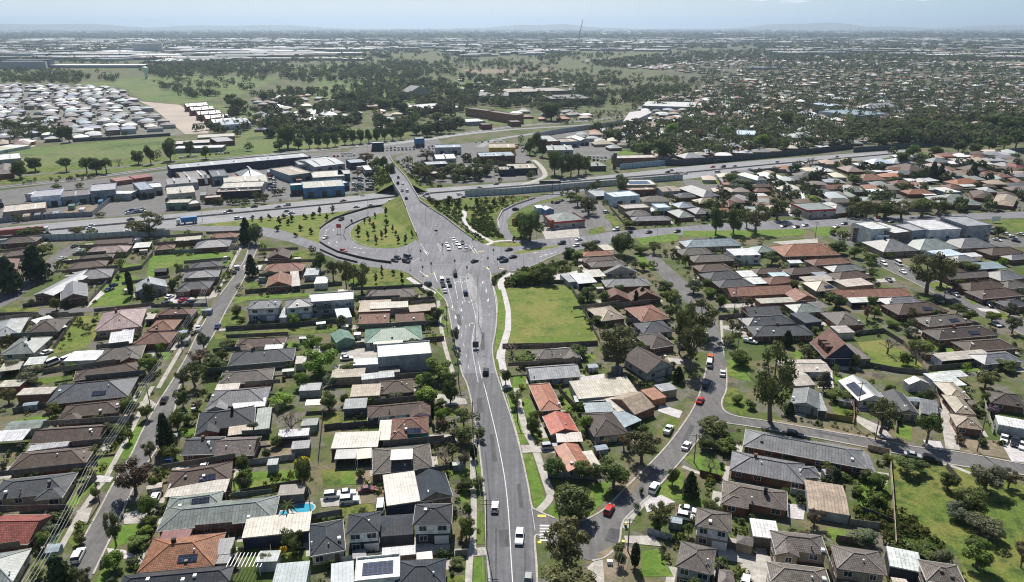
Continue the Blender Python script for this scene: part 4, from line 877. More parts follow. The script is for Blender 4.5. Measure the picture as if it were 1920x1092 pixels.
# ================================================================== buildings
buildings('''
@ left of the overhead-wire street
7 -200 1130 70 1090 920 h greygreen H w:cream
7 -150 885 155 880 712 g red H w:brick
7 -100 668 350 618 495 h darkgrey H wr
7 40 468 480 425 345 h brown H w:brick
7 165 315 555 290 215 g brown H w:brick
7 312 195 665 156 80 h brown H wl w:brick
0 85 760 240 744 714 h darkgrey H metal solf
7 150 362 380 330 312 f lightgrey S z2.3 w:bluegrey
7 15 240 225 225 180 g greygreen S z2.4 p12
7 -60 305 125 292 240 f white C
7 90 45 285 35 0 f cream S z2.8 w:redbrown
4 410 1052 780 995 968 h brown H w:brick
4 520 965 790 932 862 h greybrown H wr
4 750 848 950 840 778 h redbrown H w:brick
4 605 858 745 838 775 f white C
4 825 772 975 766 708 h tanred H
4 870 695 1075 690 645 h redbrown H chi
4 815 705 865 702 678 f cream C
4 530 775 790 745 655 h pink H metal chi z3
4 690 770 800 745 722 f white C
4 140 790 330 775 705 h darkbrown H
4 275 775 380 745 700 f white C
4 -60 810 110 788 705 h lightgrey H metal
4 0 905 190 895 808 h greygreen H metal chi
4 355 945 540 938 885 f white S z3.0
4 465 905 550 900 880 f lightgrey S z2.4
4 130 965 240 955 920 f white C
4 -10 1000 110 985 952 f cream C
4 -20 1092 110 1086 1050 f cream S w:maroon
@ beyond the short cross street at far left
4 185 570 300 572 425 G lightgrey H metal w:brick z3.4 p14
4 340 600 495 576 488 G grey H metal w:brick z3
4 415 490 625 468 424 h grey H metal w:brick
4 380 425 595 405 378 h brown H w:brick
4 430 378 630 362 340 h darkbrown H
4 480 337 710 325 292 h pink H z2.8
4 530 294 740 280 252 g brown H
4 0 362 175 342 318 h brown H
4 -20 440 95 425 370 h redbrown H
4 770 548 940 522 465 G lightgrey H metal w:lightgrey z3.2 chi
4 980 552 1170 542 490 h darkgrey H z2.8 wl
4 1020 492 1225 475 430 h grey H z2.8
4 1060 432 1245 415 380 h darkgrey H z2.8
4 1090 308 1290 295 258 h grey H
4 1170 252 1325 246 220 h tanred H
4 985 270 1130 258 242 f cream H w:brick
4 745 305 840 298 275 f white C
4 870 316 975 308 285 h redbrown H
4 865 440 935 436 418 g black S z2.2
4 0 280 200 268 240 h darkbrown H
4 60 215 200 200 190 h grey H
4 740 262 770 262 248 f white S
@ right of the overhead-wire street
4 1500 365 1625 360 300 G brown H chi
4 1480 440 1700 432 388 h tanred H w:brick
4 1495 525 1640 515 436 G tanred H w:brick
4 1640 520 1690 515 438 f cream C
4 1765 508 1840 505 468 f white S z2.6
4 1710 462 1790 458 420 f lightgrey S
4 1385 648 1565 642 598 h grey T metal w:white gar
4 1605 645 1760 630 590 h grey T metal w:white gar
4 1735 618 1990 600 560 f white O z5.4 w:lightgrey win
4 1570 700 1610 698 640 f lightgrey S z3
4 1310 880 1590 866 810 h brown H w:cream wl
4 1485 875 1590 868 845 f white C
4 1280 966 1650 936 878 h darkgrey H chi w:cream awn
4 1660 960 1720 955 915 f cream S
4 1225 1080 1530 1052 992 h greybrown H w:brick
7 1205 20 1340 10 -20 f cream C
7 1150 132 1490 105 2 h grey H metal w:cream wl
7 1300 118 1490 100 66 f white C z2.7
7 1095 270 1430 222 118 h charcoal H wl w:brick chi
7 1430 235 1515 225 115 f greygreen C z2.7
7 1280 268 1420 250 215 f tan C
7 1015 378 1210 372 275 g darkgrey H w:brick chi
7 1200 390 1425 378 275 g greybrown H w:brick
7 935 582 1300 520 440 h brown H sol w:cream
7 920 615 1270 585 530 f cream C z2.6
7 930 692 1240 652 598 h greygreen H metal z2.8 sol
7 880 808 1545 738 635 h greygreen H metal z2.8
7 1360 850 1740 808 718 f cream S z3.0 w:navy
7 1560 612 1710 600 545 f greybrown S z2.5
7 770 1040 1205 1000 830 h orange H w:brick solf chi
7 878 895 1050 880 805 f maroon C z2.7
7 1210 940 1300 930 850 f grey C z2.6
7 1213 995 1285 990 940 f grey S z2.2
7 650 1145 1290 1085 1025 h charcoal H metal
7 1690 218 1785 212 175 f greygreen S z2.3
7 1560 278 1735 265 235 f lightgrey C
7 1715 98 1825 92 72 f cream C
7 1500 440 1560 435 402 f lightgrey S z2.3
0 560 735 600 733 720 f lightgrey S z2.4
0 545 845 580 842 828 f grey S z2.4
0 585 662 622 660 650 f cream C
7 1525 1130 1720 1112 985 f bluegrey S z3.0 w:white
7 1440 985 1560 980 920 f lightgrey S
@ left of the main road
0 581 1044 648 1032 979 h charcoal H metal w:cream z2.9
8 28 822 215 806 702 h charcoal T w:white wr gar
8 213 836 405 822 712 h charcoal S z2.9 w:charcoal
8 402 772 620 766 652 h charcoal T w:white wr gar
8 255 668 445 640 482 f cream S z3.2 w:navy
8 440 640 628 608 452 G charcoal H metal w:greybrown p26 z3
8 175 485 515 450 328 h greybrown H w:brick z2.6
8 275 405 400 398 350 f cream C z5.2
8 275 288 490 275 165 h redbrown H w:teal solf wl p25
8 205 294 275 290 185 f cream C
8 230 292 320 288 262 f white C z2.2
8 150 190 510 155 85 h brown H w:white wr
8 -60 345 205 335 250 f cream S z2.7 w:brick
8 -40 400 80 395 350 f grey C
8 85 400 170 392 345 f tan C
8 10 122 140 115 62 f grey S z2.6 w:darkgrey
0 656 746 712 743 722 f tan S z2.8
0 712 740 776 735 713 h brown H
0 678 714 740 708 700 f lightgrey S z2.6
8 75 1100 330 1075 955 f white O z3.3 w:white solflat
8 300 1125 585 1110 965 h charcoal H metal w:cream z3
8 -60 1130 72 1110 985 f bluegrey S z3.0
8 228 958 418 940 908 f lightgrey S z2.6 w:timber
8 425 985 515 975 935 f cream S z2.3
5 205 930 510 905 845 f white O z5.6 w:lightgrey
5 65 968 215 960 928 f white S z3.4 w:lightgrey
5 210 1010 330 1000 930 f greybrown C
5 130 840 458 818 752 h green H metal w:lightgrey
5 180 845 345 838 815 f cream C
5 95 732 270 725 672 g tanred H w:brick
5 305 732 470 722 670 g redbrown H w:brick
5 385 735 470 728 708 f cream C
5 95 668 275 660 600 f tan H w:brick z2.8
5 160 650 375 640 610 f cream H w:cream z3.3
5 385 668 540 655 625 f tan H w:brick z2.8
5 135 592 410 578 535 h greybrown H chi w:brick
5 -30 838 78 818 758 G green S z3
5 -20 590 35 586 540 f cream S
5 -20 705 60 695 645 f paleblue H w:lightgrey z3
5 200 800 260 798 775 f cream S
5 -60 1040 130 1030 960 f tan S
@ between the vacant lot and the curved street
5 1065 1050 1350 1028 965 g lightgrey H metal w:bluegrey
5 1100 947 1355 930 870 h greybrown H wr
5 1200 905 1290 895 870 f lightgrey S
0 1085 750 1198 740 712 f cream S z3.0 w:cream win
5 1720 1010 1875 968 855 G darkbrown H p30 w:lightgrey z3
5 1700 788 1870 772 718 h darkgrey H
5 1745 872 1880 850 788 h darkbrown H
5 1465 716 1600 698 638 h tan H w:brick
5 1690 720 1850 700 632 h tanred H w:brick
5 1475 600 1625 598 525 G redbrown H p26
5 1630 600 1805 588 520 G redbrown H p26 w:brick
5 1490 525 1745 515 475 h grey H metal chi
5 1335 505 1440 496 450 f white C z3
5 1280 500 1330 495 450 f lightgrey S
5 1480 450 1665 440 398 G grey H metal w:cream
5 1390 470 1490 462 430 f cream C
5 1410 415 1610 400 375 h greybrown H
5 1370 386 1560 376 352 h brown H
5 1365 352 1535 342 320 h orange H w:brick
5 1480 318 1540 312 290 f cream C
8 1120 130 1245 118 -25 h terracotta H w:brick
8 1180 262 1335 245 128 G vermilion H metal w:brick p20
8 1275 470 1415 448 305 G terracotta H metal w:brick p18
8 1215 305 1360 300 255 f cream C
8 1395 455 1465 445 360 f cream C z2.3
8 1420 275 1615 255 138 h darkbrown H w:cream
8 1375 138 1535 132 86 f bluegrey C z3
8 1555 135 1640 115 58 f cream C z3
8 1650 150 1765 105 40 g tan S z3 w:redbrown
8 1585 225 1690 180 135 f bluegrey C z2.6
8 1750 72 1830 55 8 f orange S z2.3 w:orange
8 1315 78 1480 70 45 f lightgrey C
8 1800 25 1890 10 -20 f lightgrey S w:tan
@ near the open grass at bottom right
9 340 325 1032 455 288 h grey H w:brick
9 265 462 690 542 388 h grey H w:brick chi
9 640 500 780 502 440 h grey H
9 215 652 592 724 550 h greybrown H wl w:brick chi
9 708 678 940 716 530 g tan S z2.6 p6 w:lightgrey
9 70 775 272 812 688 h greybrown T w:white
9 300 870 395 892 832 h greybrown S z2.6 w:tan
9 395 838 548 856 745 f white S z2.8 w:greybrown
9 525 938 830 972 815 h greybrown T w:tan wl
9 868 1015 1150 1056 900 h greybrown T w:tan
9 -40 1002 165 1052 882 h greybrown T w:lightgrey
9 200 1110 300 1120 1020 h greybrown S z2.6
9 495 1088 840 1130 995 h greybrown T w:white
9 1165 1005 1355 1045 912 f white S z2.8 w:charcoal
9 1372 1085 1600 1120 980 h greybrown T w:tan
9 1048 475 1092 480 372 f grey C
@ on the far side of the right-hand side street
9 605 88 775 122 -5 G grey H metal w:lightgrey p18
9 760 125 815 130 30 f lightgrey C
0 1610 753 1666 752 703 G lightgrey H metal solG w:white
9 1200 142 1335 150 5 G darkgrey H
9 1340 140 1440 160 70 f grey C
9 1540 218 1695 238 150 h tan H w:brick
9 1535 140 1650 150 40 h tan H w:brick
9 1500 55 1620 60 -35 h tan H w:brick
9 1735 82 1930 112 25 h darkbrown H
9 1775 208 1940 238 170 f white S z2.7 w:lightgrey
6 575 1002 842 1000 932 g cream H metal w:lightgrey p10
6 635 1080 748 1074 992 g cream S w:tan p10 z3
6 800 925 1000 925 755 G redbrown H p42 w:navy z3 dor
6 985 935 1060 930 845 f greybrown S
6 1275 1072 1388 1066 1030 G white S z2.8
6 1455 1085 1600 1075 1010 f white C
@ in the block right of the curved street
6 405 802 745 795 740 h darkgrey H chi w:brick
6 370 748 640 728 688 h darkgrey H metal
6 375 688 565 680 632 g darkgrey H
6 640 670 798 660 616 h greygreen H metal
6 750 645 830 638 610 f greybrown C
6 690 730 785 720 670 f darkgrey S z2.8
6 440 620 640 610 588 f cream H w:brick
6 275 578 635 560 518 g tanred H w:brick
6 640 602 762 592 528 G tanred H w:brick
6 860 588 1285 574 534 g tanred H w:brick
6 752 548 885 540 490 h tan H solf
6 870 742 1030 736 664 h greybrown H w:brick
6 875 785 970 782 745 f cream S
6 1215 682 1500 662 612 h brown H solf w:brick
6 1160 630 1370 615 578 h grey H
6 950 612 1110 605 585 f white C solflat
6 1385 750 1640 722 682 h greybrown H w:brick solf
6 1440 822 1785 792 752 h darkbrown H chi sol
6 1610 888 1890 868 822 h brown H
6 1460 940 1750 915 890 f cream C
6 1700 960 1920 940 895 h grey H
6 1480 1035 1610 1025 1000 f white C
6 100 438 285 426 392 h brown H
6 150 490 345 472 435 h darkgrey H
6 210 527 410 515 480 h darkgrey H
6 335 466 425 462 435 f white C
6 385 508 485 502 474 f white C
6 65 386 310 375 340 h greybrown H
6 0 347 178 335 302 h greybrown H
6 20 302 335 290 252 h bluegrey H metal chi
6 290 350 440 346 310 f white H w:white z4.5 win
6 420 330 530 325 290 h greygreen H metal
6 570 352 890 342 280 h orange H w:brick
6 740 402 960 386 360 h tanred H
6 610 457 810 440 410 h brown H
6 415 452 572 445 415 h brown H
6 490 510 640 496 464 h redbrown H
6 510 468 605 462 440 f paleblue C
6 605 390 680 388 375 f white C
6 850 442 1040 430 398 h grey H metal
6 880 490 1078 470 434 h brown H
6 700 498 855 487 465 f cream C
6 920 526 1078 512 480 f cream H w:tan
6 800 480 870 470 430 f lightgrey C
@ around the white flat-roofed office blocks
6 1130 328 1330 318 252 h grey H metal w:tan z3 chi
6 1335 318 1560 308 250 h greygreen H metal w:tan z3
6 1565 306 1770 298 246 h grey H metal w:tan z3 chi
6 1450 355 1590 345 318 f paleblue S z3
6 1610 355 1690 350 335 f white C
6 1550 390 1670 375 345 h grey H
6 1665 425 1830 415 388 f bluegrey C
6 1740 347 1925 332 300 h brown H
6 1850 372 1960 362 340 h grey H
6 1790 490 1935 470 430 h grey H
6 1500 482 1740 465 440 g greybrown H
6 1620 550 1835 522 490 h brown H chi
6 1688 592 1920 570 533 h brown H
6 1450 445 1600 440 412 h brown H
6 1830 535 1960 520 490 h greybrown H
6 1840 640 1960 625 595 h darkgrey H
6 1500 62 1692 56 0 h greygreen H metal
6 855 110 970 100 62 h grey H
''')
buildings('''
@ in the industrial yards left of the bridge
A 345 432 680 405 342 f lightgrey K z6.5 w:paleblue
A 690 430 1000 402 345 f greybrown K z5 w:bluegrey
A 1010 366 1300 342 275 f lightgrey K z7 w:bluegrey
A 30 602 515 552 500 f cream K z3.4 w:pink
A -60 470 20 450 410 f white K z5
B -40 748 275 720 662 g cream K z6.5 p6 w:cream
B -60 860 205 850 808 f cream K z4 w:green
B 205 870 335 855 825 f white K z3.5 w:tan
B 380 800 560 790 765 f cream K z3.5 w:maroon
B 555 690 1030 670 615 f cream K z5.5
B 600 640 1090 605 540 g cream K z5 p5
B 510 735 1015 710 680 f tan K z4.5 w:charcoal rib
B 130 592 440 562 490 g greybrown K z5 p6 w:brick
B 470 560 650 545 480 f darkgrey K z6 w:bluegrey
B -40 640 310 610 560 g grey K z5 p8
B 790 555 1050 530 462 h greygreen K z4
B 1490 692 1960 662 600 f cream K z6 w:blue
B 1350 660 1488 650 628 f white K z6.5 w:teal
B 1600 572 1960 550 490 f cream K z5 w:greygreen
B 1340 545 1600 510 450 f tan K z5 w:bluegrey
B 1620 440 1960 400 345 g lightgrey K z4.5 p6
B 1440 425 1640 410 375 f lightgrey K z4
A 1580 352 1730 335 258 f bluegrey K z5.5
A 1470 392 1560 350 300 f white K z4
A 1640 330 1830 312 268 f white K z5
C -40 652 100 646 600 f cream K z5 w:blue
C -40 762 92 742 708 f white K z5 w:blue
C 100 525 280 512 478 f bluegrey K z5 w:navy
C 270 605 352 600 548 f white K z4.5 w:lightgrey
@ in the shops right of the bridge
C 1060 352 1350 345 312 f bluegrey K z6 w:lightgrey
C 1065 472 1290 462 418 g greygreen K z4.5 p12
C 960 545 1210 532 502 f lightgrey K z5 w:navy
C 1000 645 1180 640 608 f cream K z3.2 w:maroon
C 1560 452 1960 440 398 f bluegrey K z6 w:brick rib
C 1660 352 1960 350 300 f tan K z6 w:yellow
C 1780 600 1960 596 560 f tan K z4.5 w:navy rib
D -30 470 290 462 408 f tan K z4.5 w:charcoal rib
D 350 162 540 156 92 f lightgrey K z6 w:brick
D 550 168 760 158 128 f tan K z5 w:bluegrey
D 400 252 690 248 198 g greygreen K z4.5 p10
D 870 432 1062 428 384 h greygreen K z4 w:charcoal
D 1170 352 1640 342 312 f cream K z6 w:brick
D 930 188 1160 182 138 h tan H
D 1100 232 1245 226 186 h lightgrey H metal
D 770 145 870 140 80 G white K z5
C 340 300 478 296 280 f lightgrey K z7 w:navy
C 832 250 936 246 232 f white K z8 w:blue
@ between the freeway and the restaurants
D 1290 655 1630 648 592 f white K z5 w:tan solflat
D 1310 712 1620 702 668 f tan K z3.6 w:brick
D 1690 718 1900 706 662 g tan K z4 p10
D 1145 790 1440 768 725 f paleblue K z6 w:paleblue
D 1470 832 1780 830 765 h greybrown H
D 1270 922 1560 905 865 f cream K z3.8 w:tan
D 1640 912 1785 905 862 f paleblue K z4 w:paleblue
D 1370 1052 1800 1040 990 h grey H metal
D 1330 995 1570 985 920 h greybrown H
D 1570 940 1660 930 905 f white C
D 940 770 1110 760 690 f lightgrey C
E 230 782 425 765 668 h grey H z4 w:navy
E -40 790 180 780 728 h darkgrey H
E 190 852 450 832 785 h tan H
E 520 892 670 862 812 h redbrown H
E -40 902 140 890 832 h bluegrey H metal
E -40 1012 140 1000 928 h greygreen H metal
E 150 972 330 962 898 h grey H metal
E 440 965 545 960 900 g orange H
@ below the freeway at right
E 800 672 1020 662 628 h brown H
E 820 722 1010 715 678 h redbrown H
E 690 525 830 520 480 f greybrown T z5 w:greybrown
E 840 592 955 582 518 h greygreen T metal
E 1310 562 1620 560 488 h greybrown H
E 1490 742 1720 740 688 h greygreen H metal
E 1630 692 1940 682 638 g tanred H
E 1740 952 1940 942 850 h grey H w:white
E 1640 842 1940 840 788 h greybrown H
E 830 768 960 762 742 f white C
F 620 748 930 745 688 h orange H
F 810 758 940 752 728 f white C
F 965 862 1455 872 745 h greygreen H metal z3
F 1050 732 1215 725 675 f white H z3 w:bluegrey
F 650 612 840 610 574 f white C
F 845 602 970 595 568 f white C
F 480 642 690 632 588 h redbrown H
F 100 595 380 582 518 h tanred H
F 380 482 690 472 440 h tanred H
F 490 532 700 522 478 h grey H metal
F 620 502 860 490 405 h brown H
F 1180 642 1445 612 568 h orange H
F 1090 690 1250 680 630 h redbrown H
F 1500 542 1640 512 484 h tanred H
F 1640 562 1800 552 518 h tanred H
F 1830 462 1960 455 402 h red H
F 1350 785 1600 805 712 h brown H
F 1550 855 1800 885 768 h tan H
F 1620 765 1830 785 718 h brown H
F 1470 722 1640 725 668 h lightgrey H metal
F 220 408 460 402 345 h paleblue H metal
F 450 402 700 398 335 h lightgrey H metal
F 40 422 190 420 398 f white C
F 250 497 460 490 478 f white C
F 890 392 1100 390 332 h grey H
F 1170 378 1330 375 348 f cream C
F 1340 338 1500 335 304 h tanred H
F -60 495 130 492 428 h pink H
F -60 725 140 722 648 h grey H
F 1450 662 1620 672 628 h brown H
F 1380 492 1500 472 418 h greybrown H
F 1480 418 1620 415 392 f white C
F 1720 442 1830 432 388 h grey H metal
F 1840 620 1960 625 570 h redbrown H
F 1040 572 1150 568 548 f white C
F 1240 662 1400 655 640 f white C
@ beyond the dark freeway noise wall
E 610 82 835 90 32 f paleblue K z6
E 1240 112 1500 112 48 h lightgrey K z5
E 20 345 260 332 278 h lightgrey H metal
E 500 222 690 216 168 h lightgrey H metal
E 1090 100 1230 98 70 f white H
E 30 60 180 55 30 f cream H
E 1320 190 1480 185 150 h tan H
E 1560 190 1720 185 150 h grey H
E 1540 220 1680 218 200 f white C
E 240 150 440 145 100 h grey H
E -40 270 110 262 200 h pink H
E 130 310 300 305 270 h cream H
@ standing in the industrial yards
B 1090 500 1150 496 470 f bluegrey X z2.9
B 700 560 760 556 530 f red X z2.9
A 760 520 830 515 495 f green X z2.9
A 880 560 940 556 535 f white X z2.9
A 1100 470 1150 466 445 f blue X z2.9
B 330 760 400 755 725 f grey X z2.9
B 1420 590 1480 585 560 f maroon X z2.9
A 250 640 330 632 605 f tan X z2.9
A 380 625 450 618 595 f grey X z2.9
A 480 615 560 608 585 f brown X z2.9
A 590 605 660 598 575 f bluegrey X z2.9
C 180 560 230 556 535 f white X z2.9
@ in the railway yard at far left
A 1310 242 1500 216 200 f tanred X z3.2
A 1515 212 1712 186 172 f red X z3.2
''')
# ================================================================== trees
trees('''
@ 
8 1195 505 140 150 d;1355 512 120 120 d;1530 560 210 200 d;1690 420 230 210 g;1310 725 260 230 d;1262 1000 280 300 g;1275 1160 330 240 g;1862 545 75 115 d;1790 800 150 190 g
8 1070 255 80 120 d;1085 190 70 80 f;1380 240 100 100 l;1350 140 70 70 f;1560 180 60 50 s;1700 150 90 50 y;1700 250 70 60 d
8 690 215 130 120 d;640 300 100 100 r;690 310 130 120 d;775 290 90 90 f;765 195 45 65 d;745 400 50 80 p;590 445 190 130 b;690 450 80 120 r;765 570 100 90 f;715 720 50 80 d;705 860 100 160 f;560 190 90 90 l;515 195 22 130 p;485 92 150 120 l;615 80 100 150 d;160 95 60 60 l;225 92 70 60 o;310 95 90 90 o;650 1000 100 60 d;120 700 60 40 s
8 20 95 60 80 d;430 60 70 60 f;540 140 60 50 s;560 110 70 60 f;70 920 40 40 s;1170 850 20 30 s;1560 1000 80 100 d;1650 1010 60 140 p;1770 810 70 90 d;1660 690 50 60 s;1560 940 70 80 f;1690 600 40 50 s
7 945 345 120 225 n;850 410 85 130 g;765 600 230 230 r;655 890 110 220 g;730 305 65 80 f;725 155 120 120 f;830 175 85 90 f;620 260 90 80 o;660 270 60 70 f;1640 260 150 150 b;1715 545 95 175 d;1705 445 90 75 y;1585 105 150 90 l;1030 110 90 120 d;1060 205 90 80 f;1325 585 55 100 m;1405 585 60 110 m;1625 745 110 130 m;840 700 90 110 m;850 785 90 80 f
7 355 1140 190 240 c;480 1140 110 160 g;290 820 110 95 o;345 745 150 95 d;450 800 60 60 f;455 875 70 80 f;780 895 140 90 f;830 830 80 70 l;663 1005 50 70 d;768 1000 55 60 d;530 385 90 80 d;580 310 60 50 f;1325 980 40 110 d;1500 1000 80 90 f;1460 1010 50 60 l;1590 940 60 60 y;1420 260 100 80 o;1560 330 80 70 f
7 1850 125 110 120 d;50 90 120 110 g;200 500 90 60 d;440 480 90 60 d;230 750 60 50 s;560 210 70 70 d;1180 60 40 40 s;1500 590 40 80 m;1540 590 40 70 f;1350 420 60 50 d;890 500 70 70 d;870 570 60 80 f;1850 760 80 60 d;1640 870 40 90 m;1700 900 30 100 p;540 620 60 90 f
9 490 190 300 470 g;170 250 190 110 d;240 360 130 110 f;130 345 110 90 d;155 475 120 100 b;40 610 110 160 c;1370 310 150 200 d;1110 255 200 240 g;1260 480 170 110 d;1340 475 90 80 d;1490 570 110 120 d;1700 580 210 180 o;1600 705 190 170 d;1540 740 150 130 o;1680 830 230 150 o;1650 1010 180 190 f;1640 920 140 120 d;1330 930 200 90 f
9 1020 880 160 120 o;1090 570 120 110 f;1085 660 100 90 f;1030 520 90 80 d;810 470 80 70 d;600 415 70 50 f;900 515 90 50 s;380 115 75 60 d;305 85 70 60 f;870 70 160 90 f;1740 165 70 80 u;1830 560 120 120 r;1900 1010 110 170 r;1150 420 70 60 f;980 600 80 60 f;330 760 50 40 s;430 790 40 40 s;1700 80 60 70 d;30 830 70 80 d;60 760 50 60 f;1590 640 120 90 d
6 110 800 240 230 g;40 1000 190 310 g;1370 560 250 270 g;1450 520 170 170 g;185 228 85 175 d;285 225 105 165 d;410 220 155 180 g;360 190 80 120 g;530 145 120 150 g;1030 145 140 130 g;1130 135 130 110 d;1230 140 150 115 g;1340 130 170 120 d;1430 115 140 110 g;960 120 90 90 d;725 55 95 55 l;870 335 115 85 d;965 360 85 80 d;1050 390 95 70 f;500 395 105 85 d;1775 240 65 70 d;860 640 130 105 d;1540 685 100 80 d;1610 715 95 80 d;1740 725 90 70 f;1330 905 150 130 f;1310 960 90 120 b;1700 1090 135 115 g;1810 985 120 75 d;1830 1010 80 60 d
6 712 890 75 50 d;725 925 90 50 d;320 965 130 100 f;1835 690 80 90 o;1850 785 100 110 g;260 850 90 80 f;210 640 70 90 d;60 560 110 90 o;150 580 80 60 f;30 720 100 110 d;1560 410 90 60 o;1620 440 110 70 f;1250 960 90 90 s;1180 750 90 60 f;1270 800 80 70 o;1380 860 60 50 f;320 420 40 60 m;1060 420 60 60 f;850 230 60 40 s;900 250 80 50 f;980 310 70 50 s;1160 360 60 40 f;1290 720 90 90 g;1420 700 70 60 d;1560 520 60 50 d;1680 480 70 50 f;1150 900 110 110 b;970 980 60 90 f
5 1060 265 165 200 d;1010 240 110 160 d;1390 115 120 120 g;1330 70 90 70 d;1290 40 80 60 g;1575 345 140 140 d;1400 335 110 85 d;1280 355 85 65 d;1330 380 70 60 f;1680 335 100 70 f;1760 335 90 80 g;1160 505 110 115 d;1080 500 110 90 f;1010 505 110 80 f;115 560 135 190 g;30 530 85 180 g;70 500 70 120 d;1385 605 115 95 d;1480 620 80 90 d;1820 560 105 85 d;1855 635 115 105 f;1550 995 250 300 g;1900 900 130 330 g;960 910 140 90 b;1050 960 130 80 f;1090 940 70 60 d;925 1075 75 110 d;545 1045 180 150 f;465 1085 130 90 l;610 1092 100 110 d;45 1015 100 80 d;500 730 90 70 f;498 595 60 70 d;640 850 60 110 o;655 940 50 90 o
5 1350 630 60 70 f;1690 610 30 90 p;1655 630 30 90 p;1740 610 25 60 p;1880 60 60 50 d;1620 190 90 50 f;1450 730 90 60 f;1330 920 120 80 d;1500 920 90 70 f;1650 890 80 60 o;100 780 50 60 m;250 560 60 30 s;420 600 50 40 s;1750 420 60 50 f;1700 430 70 60 f;520 690 60 60 d
4 70 555 155 220 c;215 485 160 215 c;740 575 42 150 p;845 590 75 105 d;850 245 200 160 g;760 230 110 90 g;440 245 100 75 g;150 255 110 80 d;220 245 90 70 g;520 240 70 50 d;1390 275 90 150 c;1440 282 90 125 d;1420 465 85 135 n;1350 560 45 65 d;1480 330 60 60 f;1800 430 90 120 d;1875 485 95 130 g;1760 335 50 50 d;320 655 60 80 f;845 1010 130 120 f;170 1065 160 120 o;100 915 85 50 s;1150 875 85 110 o;1200 1010 150 120 d;1100 1085 150 170 g;1030 1090 90 120 g;1125 950 140 90 r;1250 940 90 80 d;1800 1010 210 160 l;1760 890 115 115 l;1845 905 95 90 f;1270 865 90 50 d;330 430 60 60 f;570 880 40 60 d;80 990 110 70 o;400 1000 80 60 f;510 1070 50 50 d;1260 1080 80 70 d;1700 1090 100 100 f;1860 1080 90 80 o;280 330 60 60 d;240 340 70 60 f
4 1420 150 40 45 k;1470 155 38 45 k;1520 145 40 48 k;1575 175 42 52 k;1622 175 40 50 k;1720 140 42 50 k;1760 135 42 52 k;1800 115 44 55 k;1872 105 42 50 k;1600 135 40 45 k;1692 205 42 52 k;1750 225 42 55 k;1642 155 40 50 k;1560 210 36 40 k;1665 240 38 45 k;1840 150 40 50 k
5 95 235 34 62 k;150 255 32 60 k;197 278 32 62 k;250 235 32 58 k;255 175 34 66 k;250 120 38 70 k;320 275 32 62 k;362 278 30 55 k;400 245 32 55 k;190 135 28 40 k;305 232 28 50 k;130 165 28 45 k;228 250 30 50 k;185 205 30 55 k;290 212 28 45 k;160 165 28 45 k;60 165 22 40 k;228 440 30 48 k;292 455 32 50 k;230 470 30 45 k;340 480 34 45 k;343 508 30 40 k;195 500 30 60 k
5 500 60 60 60 k;540 70 50 60 k;600 60 60 60 k;660 60 60 60 k;815 60 40 55 k;860 70 40 50 k;910 60 40 55 k;760 70 40 55 k;700 90 40 60 k;970 270 30 60 k;790 110 40 50 k;840 100 40 50 k
1 200 965 95 95 d;375 965 85 85 d;490 978 80 100 d;545 978 90 105 d;600 975 80 95 d;780 925 75 85 d;850 925 65 120 d;960 905 75 125 d;960 845 65 80 d;1070 875 65 95 d;1160 895 65 85 d;115 1005 95 115 d;1575 850 90 80 d;1620 835 120 145 d;890 900 50 60 f;670 935 60 50 b;1680 840 60 70 d;1700 770 90 80 d;1240 750 40 50 d;1400 850 60 50 d;350 790 60 90 d;390 800 60 100 d;1340 640 130 100 d;1300 600 90 80 d;1450 680 70 60 f;1510 690 40 40 f;60 740 90 70 d;250 760 80 60 d;300 770 60 70 f
1 1740 835 55 90 d;1790 832 55 90 d;1840 830 55 92 d;1885 826 55 92 d
2 20 815 50 90 d;65 812 50 88 d;110 808 50 88 d;155 805 50 88 d;200 800 50 85 d;245 795 50 85 d;290 790 50 85 d;335 785 50 80 d;420 760 90 70 d;480 770 80 80 d;420 690 60 60 d;600 720 90 70 d;540 700 100 80 d;330 640 130 100 d;250 620 90 70 d;90 690 70 70 d;200 660 60 60 f;60 600 80 90 d
2 1060 870 70 110 d;1100 850 60 120 d;1130 885 65 120 d;1200 985 90 150 d;1240 1000 80 140 d;1290 995 90 150 d;1335 985 90 140 d;1375 975 70 110 d;480 905 130 75 r;140 925 110 80 r;470 1015 110 95 g;650 1000 150 90 g;750 1010 130 100 g;820 990 90 80 g;560 1000 80 70 g;1010 815 40 65 d;1430 1085 75 80 g;1580 1090 105 115 g;1810 895 150 130 d;1700 880 110 90 d;1850 775 95 85 l;1760 860 90 90 d;1510 790 110 70 d;1540 950 30 40 f;1180 680 110 110 d;1140 660 80 70 d;720 530 70 70 d;240 980 70 110 d;280 1010 60 100 d;200 960 60 80 d;700 1000 80 60 d;380 930 60 60 f
3 1400 1015 70 110 c;1445 1018 60 100 c;1625 1015 70 105 c;965 1035 90 65 d;275 1045 75 75 d;330 1080 160 80 o;715 960 60 90 b;1420 880 90 70 d;1290 890 100 90 d;1230 930 80 80 d;1180 880 60 60 d;1550 860 90 90 d;1640 870 80 70 d;1720 850 90 90 d;1800 860 100 110 d;1870 850 110 130 d;1320 760 120 100 d;1420 770 120 100 d;1520 760 110 90 d;1620 780 120 100 d;1720 740 130 110 d;1820 760 130 120 d;1890 760 100 120 d;580 720 80 100 d;240 770 90 60 l;440 840 100 90 l;660 710 70 60 f;1010 760 70 50 l;560 840 90 70 d;90 790 100 70 r;720 820 80 60 d;1100 830 110 90 d;1200 760 80 70 d;850 830 80 60 o;940 800 90 70 d
''')
